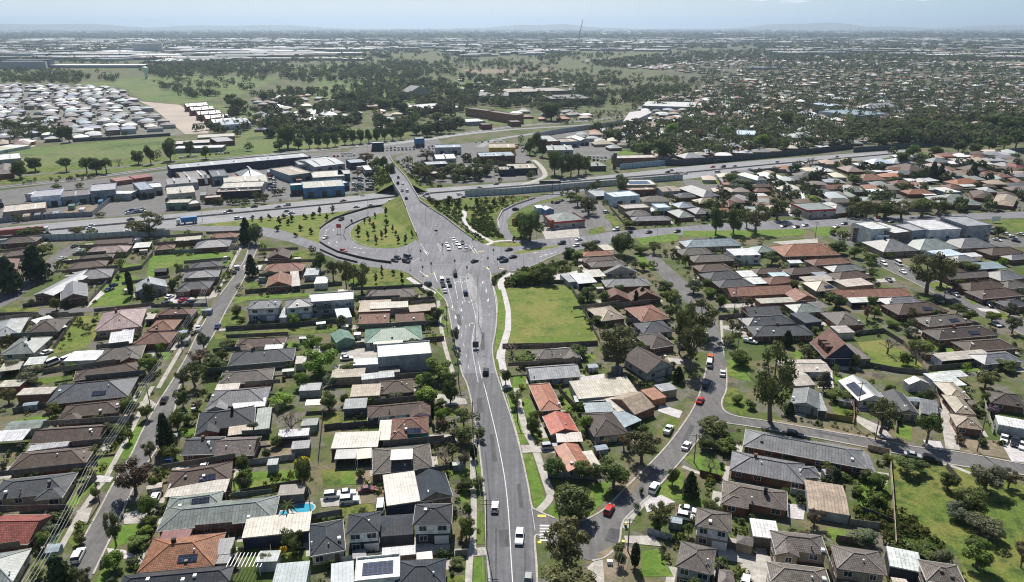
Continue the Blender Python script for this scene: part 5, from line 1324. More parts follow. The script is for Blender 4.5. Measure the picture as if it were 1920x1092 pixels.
trees('''
B 660 862 95 70 d;760 862 95 70 d;850 852 95 70 d;960 805 90 110 d;1050 855 90 85 g;1450 612 70 90 d;380 852 80 70 f;300 882 50 45 d;480 860 60 50 d;560 865 80 60 d
A 1150 642 85 65 d;1630 432 115 85 d;200 702 95 105 d;1330 472 60 50 f;640 330 120 60 f;900 310 100 60 d;1100 640 60 50 f;420 600 50 40 d
C 190 682 150 115 r;170 862 90 140 d;240 872 70 130 d;430 702 95 135 f;480 760 80 90 d;700 520 60 60 f;860 660 110 90 d;1120 720 140 110 d;1250 680 130 110 g;1000 740 110 90 d;1500 690 120 90 d;1640 660 90 80 d;640 640 60 60 f;760 720 70 70 d
D 620 740 90 90 g;720 760 120 120 g;860 740 110 100 d;960 690 80 120 d;560 760 70 60 f;1230 690 160 150 g;820 930 140 120 g;900 960 110 100 d;460 850 60 40 s;1040 860 80 60 f;1850 560 80 70 d
''')
# shrubs in the gardens: a few at every nearer house, off the roofs and roads
def inside(p, poly):
    c = False; n = len(poly)
    for i in range(n):
        a, b = poly[i], poly[(i + 1) % n]
        if (a[1] > p[1]) != (b[1] > p[1]) and p[0] < (b[0] - a[0]) * (p[1] - a[1]) / (b[1] - a[1]) + a[0]: c = not c
    return c
ROADS = [[tuple(v.co.xy) for v in o.data.vertices] for o in []]
RPOLY = []
for o in SC.objects:
    if o.type == 'MESH' and o.name.split('.')[0] in ('main_road', 'side_street', 'road', 'freeway', 'exit_ramp', 'loop_ramp', 'on_ramp', 'paving', 'footpath', 'car_park') :
        me = o.data; tri = [[tuple(me.vertices[i].co.xy) for i in f.vertices] for f in me.polygons if f.normal.z > .5]
        RPOLY.append((min(p[0] for t in tri for p in t), max(p[0] for t in tri for p in t), min(p[1] for t in tri for p in t), max(p[1] for t in tri for p in t), tri, o.name.split('.')[0]))
def on_road(p, skip=()):
    for x0, x1, y0, y1, tri, nm in RPOLY:
        if nm in skip or not (x0 <= p[0] <= x1 and y0 <= p[1] <= y1): continue
        if any(inside(p, t) for t in tri): return True
    return False
FB = [(min(q[0] for q in f), max(q[0] for q in f), min(q[1] for q in f), max(q[1] for q in f), f) for f in FOOT]
def on_house(p): return any(a <= p[0] <= b and c <= p[1] <= d and inside(p, f) for a, b, c, d, f in FB)
rs = random.Random(5); nsh = 0
for hsd in sorted(HOUSES, key=lambda h: h['c'].length):
    if hsd['noun'] not in 'HT' or nsh >= 250: continue
    for k in range(rs.choice([1, 2, 3])):
        for _ in range(8):
            a = rs.choice([(-1, 0), (1, 0), (0, -1), (0, -1)]); u = rs.uniform(-1, 1)
            lx = a[0] * (hsd['w'] / 2 + rs.uniform(1.2, 4)) + (u * hsd['w'] / 2 if a[0] == 0 else 0); ly = a[1] * (hsd['d'] / 2 + rs.uniform(1.3, 5)) + (u * hsd['d'] / 2 if a[1] == 0 else 0)
            p = (hsd['c'] + hsd['ax'] * lx + hsd['ay'] * ly).xy
            if not on_road(p) and not on_house(p):
                kd = rs.choice('sssyf' if False else 'sssss'); s = rs.uniform(1.2, 3.4); random.seed(nsh); tree(p.x, p.y, s, s * rs.uniform(.7, 1.15), 's', None, rs.choice([(.06, .09, .025), (.09, .13, .03), (.05, .07, .03), (.13, .16, .05), (.12, .09, .05), (.11, .12, .08)]), True); nsh += 1; break
# small trees in the yards
rt_ = random.Random(17); nt_ = 0
for hsd in sorted(HOUSES, key=lambda h: h['c'].length):
    if hsd['noun'] not in 'HT' or nt_ >= 130 or rt_.random() < .22: continue
    for _ in range(12):
        a = rt_.choice([(-1, 0), (1, 0), (0, -1), (0, 1)]); u = rt_.uniform(-1, 1); r = rt_.uniform(1.5, 2.6)
        lx = a[0] * (hsd['w'] / 2 + rt_.uniform(r + .3, 7)) + (u * hsd['w'] / 2 if a[0] == 0 else 0); ly = a[1] * (hsd['d'] / 2 + rt_.uniform(r + .3, 6)) + (u * hsd['d'] / 2 if a[1] == 0 else 0)
        p = (hsd['c'] + hsd['ax'] * lx + hsd['ay'] * ly).xy
        if on_road(p) or any(on_house(p + Vector(q) * r * .8) for q in ((0, 0), (1, 0), (-1, 0), (0, 1), (0, -1))) : continue
        random.seed(nt_ + 500); tree(p.x, p.y, 2 * r, 2 * r * rt_.uniform(.9, 1.5), rt_.choice('ffddgolrn'), None); nt_ += 1; break
random.seed(11)
# tree labels: by the building they stand next to
def short(o): return o['label']
# ================================================================== cars
cars('''
@ on the wide lower main road
> 1 -10
0 928 951 wh;911 697 ku
> -1 10
0 974 1008 wu;990 1090 gh
@ waiting at the traffic lights
> 3 10
J 365 160 wu;345 110 ws;425 55 ws;460 103 wh;490 140 wu;525 95 kh;562 143 sh
> -3 -10
J 290 515 wv;305 575 ks;325 632 ws;360 512 ks;380 568 kh;555 660 nu;440 450 kv
> -10 -6
J 135 555 nu
@ crossing the signalised junction
> 10 -3
J 660 300 ks
> -10 2
J 960 265 ks;990 298 ku;1090 252 ks
@ on the wide cross road right of the junction
> -10 2
J 1045 170 ks;1640 98 ku;1830 58 ws;1800 125 wh
5 1435 270 bs;1545 200 wu;1620 216 ks;1730 215 ks;1890 210 ks
6 570 180 ks;640 185 ks;690 175 ss;865 184 ws;910 166 ks;1170 155 gs
@ on the loop ramp
> -8 4
K 240 310 ku;60 515 ws
> 10 3
K 265 662 rh;840 772 ks;875 742 kh;990 735 gv;970 782 ku
@ on the near carriageway of the freeway
> 10 -1
K 410 168 ws;575 152 ss;790 105 ws;1570 28 wh;1620 55 ss
B 760 1018 wu;1310 935 ss;1360 955 ws;620 960 ws
A 1020 768 ws;1475 700 ns;1440 800 ws
D 180 672 ws
E 755 465 ws;1025 458 ws;1285 437 sh;30 514 ws;395 500 wv
@ on the far carriageway of the freeway
> -10 1
K 260 103 ms
B 660 935 ks;1210 893 ns;1310 868 su;940 885 ks
A 1470 670 ns;1020 740 ws
C 960 865 ss;1550 798 ks;1740 750 gs
D 1195 542 ks;1750 497 ks;1790 478 ss
E 335 438 rs;455 438 ku;585 434 ks;1055 390 su;1250 405 ks;1375 402 wv;1730 325 gs
@ climbing the road bridge
> -4 -10
C 510 472 ws 1.5;515 520 ws 2.5;580 600 ws 5;640 675 kh 6.5;635 742 ku 7;690 748 ws 7;685 822 ss 7;740 828 wu 7;730 910 nh 6.5
@ parked along the overhead-wire street
> 5 -10
0 308 750 ks;293 933 wu;147 1042 wu;440 511 ks;408 612 bs;372 617 wt;423 488 wv;460 453 gs;327 632 ku;335 626 ss;367 762 ws;337 782 ns;320 862 bu;383 874 ws
@ parked in the yards beyond the short cross street
> 10 -4
0 213 535 nh;205 543 bs;193 528 ss;313 570 nu;343 563 rs;357 566 ns;318 557 ws;117 485 ws;133 490 ws;20 542 ss;88 661 ws;100 680 wv;130 674 wv;28 470 ss;140 462 ns;150 470 ws
@ parked in the yards left of the main road
> 10 -1
0 625 929 wu;650 924 ws;655 938 wu;688 918 ms;650 672 ws;697 676 ss;690 840 ws
> 1 -10
0 714 950 wv;645 667 ss
@ parked along the curved street
> 10 -1
0 1030 838 su
> 5 -8
0 1253 806 wt;1227 915 wu;1142 956 rh;1313 751 rs;1287 836 ws
> 1 -10
0 1332 670 ou;1330 682 wv;1355 700 ws;1322 721 nu;1323 628 ss
> 10 2
0 1290 956 ws;1287 970 wu;1712 854 ss;1490 816 ku;1747 862 ku
0 1400 618 ss;1407 640 wt
> -2 10
0 1883 823 ws;1903 830 ku;1918 836 ws;1660 796 bs;1397 1098 wu;1480 1102 wu
@ parked along the diagonal street at far right
> 10 6
0 1657 495 wu;1685 495 wv;1693 510 ws;1667 525 gs;1793 553 gs;1760 565 ks;1855 572 ku;1877 577 ws;1868 608 ws;1640 488 ss
@ parked near the red-fronted shop
> 10 2
0 1487 400 ks;1473 399 ws;1490 390 ks;1478 388 ss;1900 445 ss;1888 440 ws;1905 452 ks;1870 450 ws;1860 438 ns;1915 440 ws;1845 395 ks;1876 396 ks;1865 430 ss
@ parked around the restaurant
> 10 -2
0 1137 398 wu;967 393 ku;1045 380 ks;1053 376 ss;1028 422 ks;1022 415 ws;1030 430 ss;1048 428 ws
''')
def lot(place, s, nx, ny, dirv, fill=.9, cols='wwwssgkbrwk'):
    q = pts(s); k = 0
    for j in range(ny):
        for i in range(nx):
            u, v = (i + .5) / nx, (j + .5) / ny
            if random.random() > fill: continue
            x = (q[0][0] * (1 - u) + q[1][0] * u) * (1 - v) + (q[3][0] * (1 - u) + q[2][0] * u) * v; y = (q[0][1] * (1 - u) + q[1][1] * u) * (1 - v) + (q[3][1] * (1 - u) + q[2][1] * u) * v
            g = G(x, y)
            if on_house(g.xy): continue
            car(g, heading(x, y, *dirv), CC[random.choice(cols)], random.choice('sshhuu'), place)
lot('parked in the dealer lot behind the bridge', 'C 330 350,1040 320,1060 370,320 400', 17, 2, (3, -10))
lot('parked in the yard beside the bridge', 'C 0 410,160 400,160 445,0 455', 5, 2, (3, -10), .9)
lot('parked left of the bridge embankment', 'C 285 650,355 650,360 840,290 840', 2, 6, (10, -1), .9)
lot('parked beside the blue workshop', 'C 115 680,250 680,250 830,110 840', 2, 5, (10, -1), .8)
lot('parked right of the bridge embankment', 'C 740 550,780 545,850 640,800 650', 1, 6, (10, -3), .9)
lot('parked in front of the brown shop', 'C 1300 540,1540 530,1560 580,1290 585', 6, 2, (2, -10), .85)
lot('parked by the factory forecourt', 'B 1200 450,1330 440,1330 560,1240 560', 3, 3, (10, -3), .95)
lot('parked along the factory lane', 'B 1110 530,1190 560,1190 720,1100 720', 2, 6, (10, -3), .9)
lot('parked behind the dark pillar', 'D 850 310,1080 330,1060 390,860 385', 5, 2, (4, -10), .85)
lot('parked on the grass edge of the institute', 'B 100 330,300 310,300 340,90 355', 7, 1, (3, -10), .9)
lot('parked outside the institute', 'B 430 300,670 280,670 295,420 315', 7, 1, (3, -10), .9)
lot('parked in the row of small shops', 'B 1600 320,1900 300,1900 400,1700 400', 7, 2, (6, -10), .85)
lot('parked in the shop street', 'C 1400 270,1900 260,1900 290,1420 310', 7, 1, (4, -10), .8)
lot('parked outside the charcoal shops', 'D 200 230,330 330,340 350,180 260', 5, 1, (4, -10), .9)
lot('parked beside the yellow building', 'D 30 170,170 250,150 300,20 220', 2, 4, (10, -3), .8)
lot('parked behind the pale workshops', 'A 770 470,1100 470,1100 510,780 520', 4, 2, (10, -3), .9)
lot('parked outside the green shed', 'A 1420 590,1620 540,1640 600,1430 620', 4, 2, (10, -1), .9)
lot('parked outside the school offices', '0 1610 418,1650 410,1680 402,1620 412', 4, 1, (6, -4), .9)
# lorries on the freeway
def lorry(px, py, dx, dy, cab, box, L, label):
    g = G(px, py); o = ob('lorry', None); o.location = (g.x, g.y, .06); o.rotation_euler = (0, 0, heading(px, py, dx, dy)); tag(o, 'lorry', label)
    m_ = MB(); m_.box(-L, -.1, -1.25, 1.25, 1.1, 4.0); m_.obj('trailer', M['paint'], o, color=box)
    m_ = MB(); m_.box(.3, 2.5, -1.2, 1.2, .6, 2.2); m_.box(.3, 2.2, -1.15, 1.15, 2.2, 3.3); m_.obj('cab', M['carpaint'], o, color=cab)
    m_ = MB(); m_.box(2.2, 2.28, -1.05, 1.05, 2.2, 3.1); m_.obj('windscreen', M['glass'], o)
    for x in (-L + 1, -L + 2.3, -2, 1.4):
        for y in (-1.05, 1.05): m_ = MB(); m_.tube([(x, y - .15, .5), (x, y + .15, .5)], .5, 10); m_.obj('wheel', M['rubber'], o)
lorry(340, 421, -10, 1, (.7, .7, .7), (.05, .20, .45), 9, 'blue tanker-like lorry with pale cab on the near carriageway')
lorry(84, 437, 10, -1, (.75, .75, .75), (.26, .045, .035), 26, 'long maroon lorry with white cab at far left of the freeway')
# ================================================================== poles, lamps, signals, wires
def pole(t, bx, by, top_y, lab, arms=1, name='power_pole', lean=0):
    px, py = P(t, bx, by); g = G(px, py); h = (py - P(t, 0, top_y)[1]) / vpm(px, py) if top_y is not None else 10
    if top_y is None: return g, h          # beyond the frame: only its wires run into view
    o = ob(name, None); o.location = (g.x, g.y, 0); tag(o, 'power pole', lab, 'timber power poles')
    m_ = MB(); m_.tube([(0, 0, 0), (0, 0, h)], [.17, .11], 8); m_.obj('mast', M['timber'], o)
    for k in range(arms):
        m_ = MB(); m_.box(-1.2, 1.2, -.07, .07, h - .55 - k * 1.0, h - .40 - k * 1.0); a = m_.obj('crossarm', M['timber'], o)
        m_ = MB(); [m_.tube([(x, 0, h - .40 - k), (x, 0, h - .2 - k)], .05, 6) for x in (-1.1, -.4, .4, 1.1)]; m_.obj('insulator', M['lamp_white'], a)
    return g, h
def wires(poles, lab, dirx, n=4, off=(-1.1, -.4, .4, 1.1)):
    for x in off[:n]:
        cu = MB(); path = []
        for (g, h), (g2, h2) in zip(poles, poles[1:]):
            a, b = Vector((g.x + x * dirx, g.y, h - .2)), Vector((g2.x + x * dirx, g2.y, h2 - .2))
            for k in range(8):
                t = k / 8; p = a.lerp(b, t); p.z -= 4 * t * (1 - t) * .9; path.append(p)
        path.append(b); cu.tube(path, .02, 3); o = cu.obj('overhead_wire', M['steel']); tag(o, 'wire', lab, 'overhead wires')
W1 = [pole('0', 60, 1190, None, 'timber power pole at the near end of the overhead-wire street'), pole('0', 187, 944, 874, 'timber power pole beside the brown gum on the overhead-wire street', 2), pole('0', 281, 758, 715, 'timber power pole by the dark grey solar-roofed house'),
      pole('0', 342, 660, 625, 'timber power pole beside the row of red-brown houses'), pole('0', 389, 578, 542, 'timber power pole at the short cross street corner'), pole('0', 448, 472, 444, 'timber power pole at the far end of the overhead-wire street')]
wires(W1, 'thin overhead wire strung along the street at left', 1)
W2 = [pole('0', 918, 1180, None, 'timber power pole at the near end of the main road'), pole('0', 913, 1031, 938, 'timber power pole with crossarm beside the charcoal townhouses', 2), pole('0', 888, 860, 756, 'timber power pole between the dark street trees on the main road'), pole('0', 860, 720, 665, 'timber power pole beside the white workshop'), pole('0', 838, 615, 575, 'timber power pole near the cream flat-roofed units')]
wires(W2, 'thin overhead wire strung along the main road', 1, 3)
W3 = [pole('0', 1135, 1190, None, 'timber power pole at the near end of the cul-de-sac'), pole('0', 1177, 1034, 973, 'leaning timber power pole by the cul-de-sac bins', 2), pole('0', 1301, 868, 815, 'timber power pole at the corner by the dense round tree'), pole('0', 1380, 682, 567, 'tall timber power pole by the silver parked sedan'), pole('0', 1376, 590, 540, 'timber power pole beyond the gum trees of the curved street')]
wires(W3, 'thin overhead wire strung along the curved street', 1, 3)
pole('0', 1602, 800, 718, 'timber power pole at the yellowish corner fence'); pole('0', 1832, 847, 782, 'timber power pole in front of the tan stepped house'); pole('0', 1641, 824, 772, 'timber power pole before the airy gum tree'); pole('0', 1528, 448, 416, 'timber power pole at the corner by the white office blocks'); pole('0', 1588, 415, 395, 'timber power pole beside the car on the far cross road')
pole('0', 1770, 560, 530, 'timber power pole halfway along the diagonal street'); pole('0', 970, 790, 737, 'dark timber pole on the verge beside the tan-red house')
def lamp(t, bx, by, ty, side, lab):
    px, py = P(t, bx, by); g = G(px, py); h = (py - P(t, 0, ty)[1]) / vpm(px, py); o = ob('street_lamp', None); o.location = (g.x, g.y, 0); tag(o, 'street lamp', lab, 'street lamps')
    m_ = MB(); m_.tube([(0, 0, 0), (0, 0, h), (side * .6, 0, h + .3), (side * 2.0, 0, h + .4)], [.12, .08, .06, .05], 6); m_.obj('mast', M['steel'], o)
    m_ = MB(); m_.box(-.4, .4, -.15, .15, -.08, .06); q = m_.obj('lamp_head', M['steel'], o); q.location = (side * 2.2, 0, h + .4)
for a in [('0', 897, 606, 520, -1, 'tall lamp on the splitter island near the stop lines'), ('0', 799, 425, 391, 1, 'tall lamp at the foot of the bridge'), ('0', 690, 400, 368, 1, 'tall lamp beside the freeway left of the loop'), ('0', 982, 505, 478, 1, 'tall lamp at the corner of the planted bed'), ('0', 892, 650, 600, 1, 'tall lamp at the narrow end of the splitter island'), ('0', 1027, 376, 350, 1, 'tall lamp where the on-ramp meets the freeway'), ('0', 977, 391, 368, -1, 'tall lamp on the curved on-ramp'), ('0', 960, 368, 340, 1, 'tall lamp at the pale ticked fence'), ('0', 690, 290, 262, 1, 'tall lamp beside the railway'), ('0', 741, 305, 290, 1, 'tall lamp at the top of the bridge'), ('0', 380, 415, 388, 1, 'tall lamp in the freeway median left'), ('0', 767, 478, 462, 1, 'lamp beside the loop ramp exit'), ('0', 1190, 340, 318, 1, 'tall lamp beside the dark pillar'), ('0', 1340, 325, 300, 1, 'tall lamp along the far noise wall'), ('0', 1006, 450, 425, 1, 'lamp beside the dark restaurant tree'), ('0', 1195, 432, 412, 1, 'lamp opposite the grey hip house by the cross road'), ('0', 1232, 443, 425, -1, 'lamp on the grass strip of the cross road')]: lamp(*a)
def signal(px, py, h, lab):
    g = G(px, py); o = ob('traffic_light', None); o.location = (g.x, g.y, .06); tag(o, 'traffic light', lab, 'traffic lights of the junction')
    m_ = MB(); m_.tube([(0, 0, 0), (0, 0, h)], .08, 6); m_.obj('mast', M['steel'], o); m_ = MB(); m_.box(-.35, .35, -.18, .18, h - .9, h + .35); hd = m_.obj('signal_head', M['dark'], o)
    for k, c in enumerate(((.3, .02, .02), (.3, .2, .02), (.02, .2, .05))): m_ = MB(); m_.tube([(0, -.22, h + .15 - k * .36), (0, -.19, h + .15 - k * .36)], .12, 8); m_.obj('lens', M['paint'], hd, color=c)
for px, py, h, lb in [(830, 474, 4.5, 'on the bridge-side island behind the white cars'), (876, 519, 4.8, 'at the tip of the splitter island'), (925, 486, 5, 'on the cross road median tip'), (789, 486, 4.5, 'at the loop ramp stop line'), (809, 509, 4.2, 'on the left crossing island'), (853, 503, 4, 'in the middle beside the black van'), (915, 499, 4.2, 'at the pink corner island'), (769, 504, 4.2, 'at the exit ramp mouth'), (793, 515, 4, 'on the zebra slip lane'), (887, 462, 4, 'at the paved bridge corner'), (933, 500, 4, 'by the path at the planted bed')]: signal(px, py, h, 'traffic light ' + lb)
def sign(px, py, w_, h, th, col, lab, legs=2, name='road_sign'):
    g = G(px, py); o = ob(name, None); o.location = (g.x, g.y, .05); tag(o, 'sign', lab)
    m_ = MB(); m_.box(-w_ / 2, w_ / 2, -.06, .06, h - th, h); m_.obj('panel', M['paint'], o, color=col)
    for x in ((-w_ * .35, w_ * .35) if legs == 2 else (0,)): m_ = MB(); m_.tube([(x, .09, 0), (x, .09, h - .05)], .07, 6); m_.obj('post', M['steel'], o)
sign(636, 438, 2.6, 5.4, 2.2, (.5, .03, .03), 'red sign board on posts inside the loop ramp'); sign(892, 655, 2.2, 3.0, 2.4, (.05, .05, .05), 'dark sign board on the splitter island', 1); sign(818, 441, 1.8, 3, 1.0, (.06, .06, .06), 'small dark sign board at the foot of the bridge'); sign(1152, 320, 3.0, 14, 13.5, (.06, .06, .065), 'tall dark advertising pillar beside the freeway', 1, 'pillar_sign'); sign(964, 420, 2.6, 3, 2.4, (.4, .10, .03), 'orange-red sign board inside the on-ramp'); sign(1866, 418, 5, 4, 3, (.8, .8, .8), 'white board on the grass at far right')
sign(390, 362, 2.0, 13, 6.5, (.6, .62, .62), 'pale tall twin sign in the industrial yard', 1); sign(1305, 686, 1, 3, 1, (.1, .1, .1), 'small round dark sign beside the curved street', 1)
g = G(1035, 362); o = ob('sign_gantry', None); o.location = (g.x, g.y, .05); tag(o, 'sign gantry', 'dark cantilever sign gantry over the freeway')
m_ = MB(); m_.tube([(0, 0, 0), (0, 0, 8)], .3, 8); m_.obj('mast', M['dark'], o); m_ = MB(); m_.box(-9, 6, -.2, .2, 6.5, 8.5); m_.obj('panel', M['dark'], o)
# ================================================================== fences, barriers, walls
def fence(s, lab, h=1.8, col=(.20, .165, .13), name='fence', th=.08, mat='paling', cat='fence', sm=False, z0=0):
    m_ = MB(); ribbon('', s, th, '', z0, z0 + h, smooth=sm, mb=m_); o = m_.obj(name, M[mat], color=None); o.color = (*col, 1)
    return tag(o, cat, lab, 'paling fences' if cat == 'fence' else None)
M['paling'] = M['paling']
for s, lab, *c in [('0 1067 536,1096 588,1124 643', 'long dark timber fence down the right edge of the square lot'), ('0 942 653,1040 651,1121 647', 'dark timber fence along the near edge of the square lot'), ('5 1130 500,1280 505,1330 520', 'timber fence behind the planted bed at the lot'), ('5 365 608,525 600', 'dark fence behind the cream flat roofs'), ('5 525 600,545 690', 'fence at the end of the cream units'),
    ('5 470 832,578 822', 'grey fence beside the green-roofed house'), ('5 0 868,200 850,480 835', 'long grey fence above the white workshop', (.24, .24, .24)), ('4 870 340,1050 330,1345 310', 'pale long fence at the top of the wide lawn', (.35, .36, .34)), ('4 505 612,590 520,672 425', 'brown fence along the concrete drive'), ('4 672 440,800 420', 'dark fence behind the brown house pair'), ('4 800 418,862 340', 'dark fence beside the wide lawn'),
    ('4 1380 560,1600 540,1925 512', 'long dark fence behind the tan-red houses', (.15, .14, .13)), ('4 1270 768,1600 750,1925 722', 'long dark fence in front of the white townhouses', (.15, .14, .13)), ('4 437 688,380 770,300 885', 'dark fence along the dry vacant lot'), ('4 262 695,390 685', 'low dark hedge-like fence by the cross street'), ('4 0 690,200 685', 'dark fence at the far left corner'), ('4 200 690,130 790', 'fence between the two grey house plots'),
    ('4 240 1012,490 965', 'fence behind the white sheds'), ('4 970 780,1085 650', 'low fence along the red-brown houses'), ('4 130 640,340 610', 'dark brick fence before the long pale roof', (.12, .09, .07)), ('4 1210 560,1290 420', 'low pale fence beside the dark grey units', (.3, .3, .28)),
    ('7 75 142,330 97', 'pale timber fence below the dark grey roof'), ('7 1820 142,1790 425', 'thin pale fence down the back yards'), ('7 1330 442,1660 402', 'pale grey fence above the green yard with shed', (.34, .34, .32)), ('7 1825 235,1925 222', 'dark fence at the green back yard'), ('7 1255 622,1700 545', 'dark fence behind the palm garden', (.13, .12, .11)), ('7 1755 745,1925 715', 'dark fence above the charcoal house'), ('7 440 612,545 508', 'dark fence beside the front lawn near the pole'),
    ('7 110 702,310 690', 'grey fence above the red house', (.3, .28, .26)), ('7 1000 840,1290 775', 'timber fence between green roof and orange roof', (.3, .21, .15)), ('7 1290 850,1310 1010', 'timber fence beside the orange house'), ('7 1740 600,1755 740', 'steel-grey fence beside the pool', (.2, .21, .22)), ('7 300 640,200 905', 'timber fence along the red house side'), ('7 1520 820,1530 1000', 'fence beside the pale garden shed'),
    ('8 0 228,205 207', 'dark fence below the small lawn with ornaments', (.1, .11, .13)), ('8 485 335,640 292', 'grey fence between teal house and bare tree', (.26, .25, .24)), ('8 1225 20,1325 130', 'thin timber fence beside the tan-red house'), ('8 1395 270,1462 420', 'dark fence beside the dark brown hip roof'), ('8 1160 500,1440 515', 'grey front fence behind the round trees', (.2, .2, .2)), ('8 1200 620,1230 760', 'thin fence by the crossing'), ('8 640 950,712 945', 'timber front fence at the townhouse drive'), ('8 0 985,330 950', 'white fence below the charcoal townhouses', (.5, .5, .5)), ('8 1720 820,1860 860', 'blue-grey picket fence by the pale drive', (.3, .33, .36)),
    ('9 1160 372,1175 560,1188 760,1195 900', 'pale scalloped fence along the open grass', (.52, .42, .33)), ('9 955 -30,958 100,962 200', 'tall brick-coloured fence end at the side street', (.36, .22, .13)), ('9 800 168,955 192', 'yellowish corner fence on the side street', (.34, .28, .10)), ('9 1195 150,1200 250', 'dark fence beside the dark grey gable house'), ('9 1420 20,1445 112', 'dark fence by the concrete drive'), ('9 1690 85,1745 260', 'pale fence along the tan stepped house', (.45, .42, .36)), ('9 1038 348,1165 376', 'tan rendered wall at the end of the long grey roof', (.50, .36, .25)), ('9 95 492,205 522', 'brown fence left of the grey-brown house', (.15, .08, .06)), ('9 165 348,272 362', 'dark fence left of the long grey roof'), ('9 860 862,1065 892', 'brown fence behind the tan townhouses', (.16, .13, .10)), ('9 1480 452,1558 540', 'dark fence in the open grass'), ('9 1000 700,1180 772', 'dark fallen fence panel in the weedy yard', (.05, .05, .05)), ('9 935 770,1105 792', 'grey fence beside the grey-green bush', (.25, .24, .22)), ('9 150 868,395 940', 'brown fence in front of the near townhouse', (.22, .17, .13)), ('9 600 595,712 615', 'open white rail fence between two roofs', (.6, .6, .58)),
    ('6 970 795,1130 778', 'dark fence at the top of the sloping lawn lot'), ('6 1130 782,1240 850,1345 960', 'dark fence down the right side of the sloping lot'), ('6 1010 965,1190 1000,1385 1020', 'dark fence along the near side of the sloping lot', (.12, .11, .10)), ('6 1355 935,1480 922', 'brick-coloured wall beside the long pale carport', (.34, .18, .12)), ('6 1380 992,1720 965', 'dark fence below the long pale carport'), ('6 190 560,270 555', 'pale fence by the gum trees'), ('6 200 705,360 690', 'fence beside the dark grey gable house'), ('6 680 770,790 760', 'fence in front of the twin dark roofs'), ('6 1440 590,1560 650', 'front fence on the diagonal street'), ('6 700 660,830 720', 'fence beside the grey-green hip roof'),
    ('6 1700 480,1925 560', 'fence behind the brown houses at far right'), ('F 1330 740,1600 850,1840 910', 'long dark fence behind the brown roofs at far right', (.12, .12, .12)), ('D 1090 890,1190 1010,1260 1092', 'long dark fence beside the narrow lane'), ('5 1280 515,1390 690', 'short inner fence right of the square lot')]:
    fence(s, lab, col=jit(c[0] if c else random.choice([(.17, .145, .12), (.14, .125, .11), (.20, .18, .155)]), .15))
# fences between neighbouring houses
rf = random.Random(3); nf = 0
for hsd in HOUSES:
    if hsd['noun'] != 'H' or hsd['ppx'] < 2.6 or nf > 60: continue
    c, ax, ay, w_, d = hsd['c'], hsd['ax'], hsd['ay'], hsd['w'], hsd['d']
    for sgn in (1,):
        q = c + ay * sgn * (d / 2 + rf.uniform(1.0, 1.9)); a = q - ax * (w_ / 2 + rf.uniform(2, 7)); b = q + ax * (w_ / 2 + rf.uniform(0, 5))
        def ok(p): return not on_road(p, ('paving', 'footpath')) and not on_house(p)
        n = 14; run, best = [], []
        for i in range(n + 1):
            p = a.lerp(b, i / n)
            if ok(p.xy): run.append(p)
            else:
                if len(run) > len(best): best = run
                run = []
        if len(run) > len(best): best = run
        if len(best) >= 5:
            m_ = MB(); p0, p1 = best[0], best[-1]; dv = (p1 - p0).normalized(); nv = Vector((-dv.y, dv.x, 0)) * .04; h = rf.uniform(1.4, 1.7)
            A = [p0 - nv, p1 - nv, p1 + nv, p0 + nv]; up = Vector((0, 0, h)); m_.poly([v + up for v in A]); [m_.poly([A[i], A[(i + 1) % 4], A[(i + 1) % 4] + up, A[i] + up]) for i in range(4)]
            o = m_.obj('fence', M['paling']); o.color = (*jit(rf.choice([(.17, .145, .12), (.13, .12, .11), (.22, .2, .17), (.10, .12, .11)]), .15), 1)
            tag(o, 'fence', None, 'paling fences'); o['_h'] = hsd['o'].name; o['_s'] = sgn; nf += 1
wall('K 0 570,80 620,200 680,450 745,620 780,800 800', .5, 1.1, 'dark', 'crash_barrier', 'dark concrete barrier between the exit ramp and the loop ramp')
wall('K 0 420,60 370,150 310,280 262,550 182,820 145', .4, 1.2, 'dark', 'crash_barrier', 'dark barrier along the outer curve of the loop ramp')
wall('K 0 655,200 745,420 800', .25, 1.0, 'dark', 'guard_rail', 'dark guard rail along the lower side of the exit ramp')
wall('K 290 545,265 490,280 420,350 370,550 285', .2, .8, 'dark', 'guard_rail', 'thin guard rail on the inner side of the loop ramp')
wall('5 455 45,560 90,660 165,720 215,790 270', .3, .7, 'concrete', 'guard_rail', 'low pale barrier along the planted bed beside the bridge')
wall('5 1090 25,980 62,905 100,880 150,888 200', .4, 1.1, 'concrete_new', 'guard_rail', 'pale curved barrier on the outer edge of the on-ramp')
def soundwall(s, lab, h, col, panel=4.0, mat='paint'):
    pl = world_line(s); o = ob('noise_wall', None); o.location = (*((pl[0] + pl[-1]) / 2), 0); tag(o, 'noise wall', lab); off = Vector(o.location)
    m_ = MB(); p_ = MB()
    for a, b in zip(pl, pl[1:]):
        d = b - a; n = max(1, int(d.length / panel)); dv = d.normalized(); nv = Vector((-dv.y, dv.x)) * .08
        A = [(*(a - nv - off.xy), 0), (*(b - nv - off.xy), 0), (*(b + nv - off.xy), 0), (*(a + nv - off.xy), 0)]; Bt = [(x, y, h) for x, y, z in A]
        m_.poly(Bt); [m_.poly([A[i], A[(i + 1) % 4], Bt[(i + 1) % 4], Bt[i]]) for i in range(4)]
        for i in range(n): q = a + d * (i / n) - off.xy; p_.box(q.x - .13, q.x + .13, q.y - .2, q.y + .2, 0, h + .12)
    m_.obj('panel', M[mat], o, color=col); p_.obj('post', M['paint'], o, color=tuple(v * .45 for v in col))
soundwall('0 872 369,960 364,1115 351,1280 337', 'pale ticked noise wall between freeway and restaurants', 4.2, (.42, .47, .46)); soundwall('0 1162 318,1247 310', 'blue and white noise wall below the cream long roof', 4.5, (.30, .42, .52)); soundwall('0 1247 311,1280 311,1420 298,1520 289,1600 279', 'dark blue noise wall on the far side of the freeway', 5.0, (.025, .04, .06))
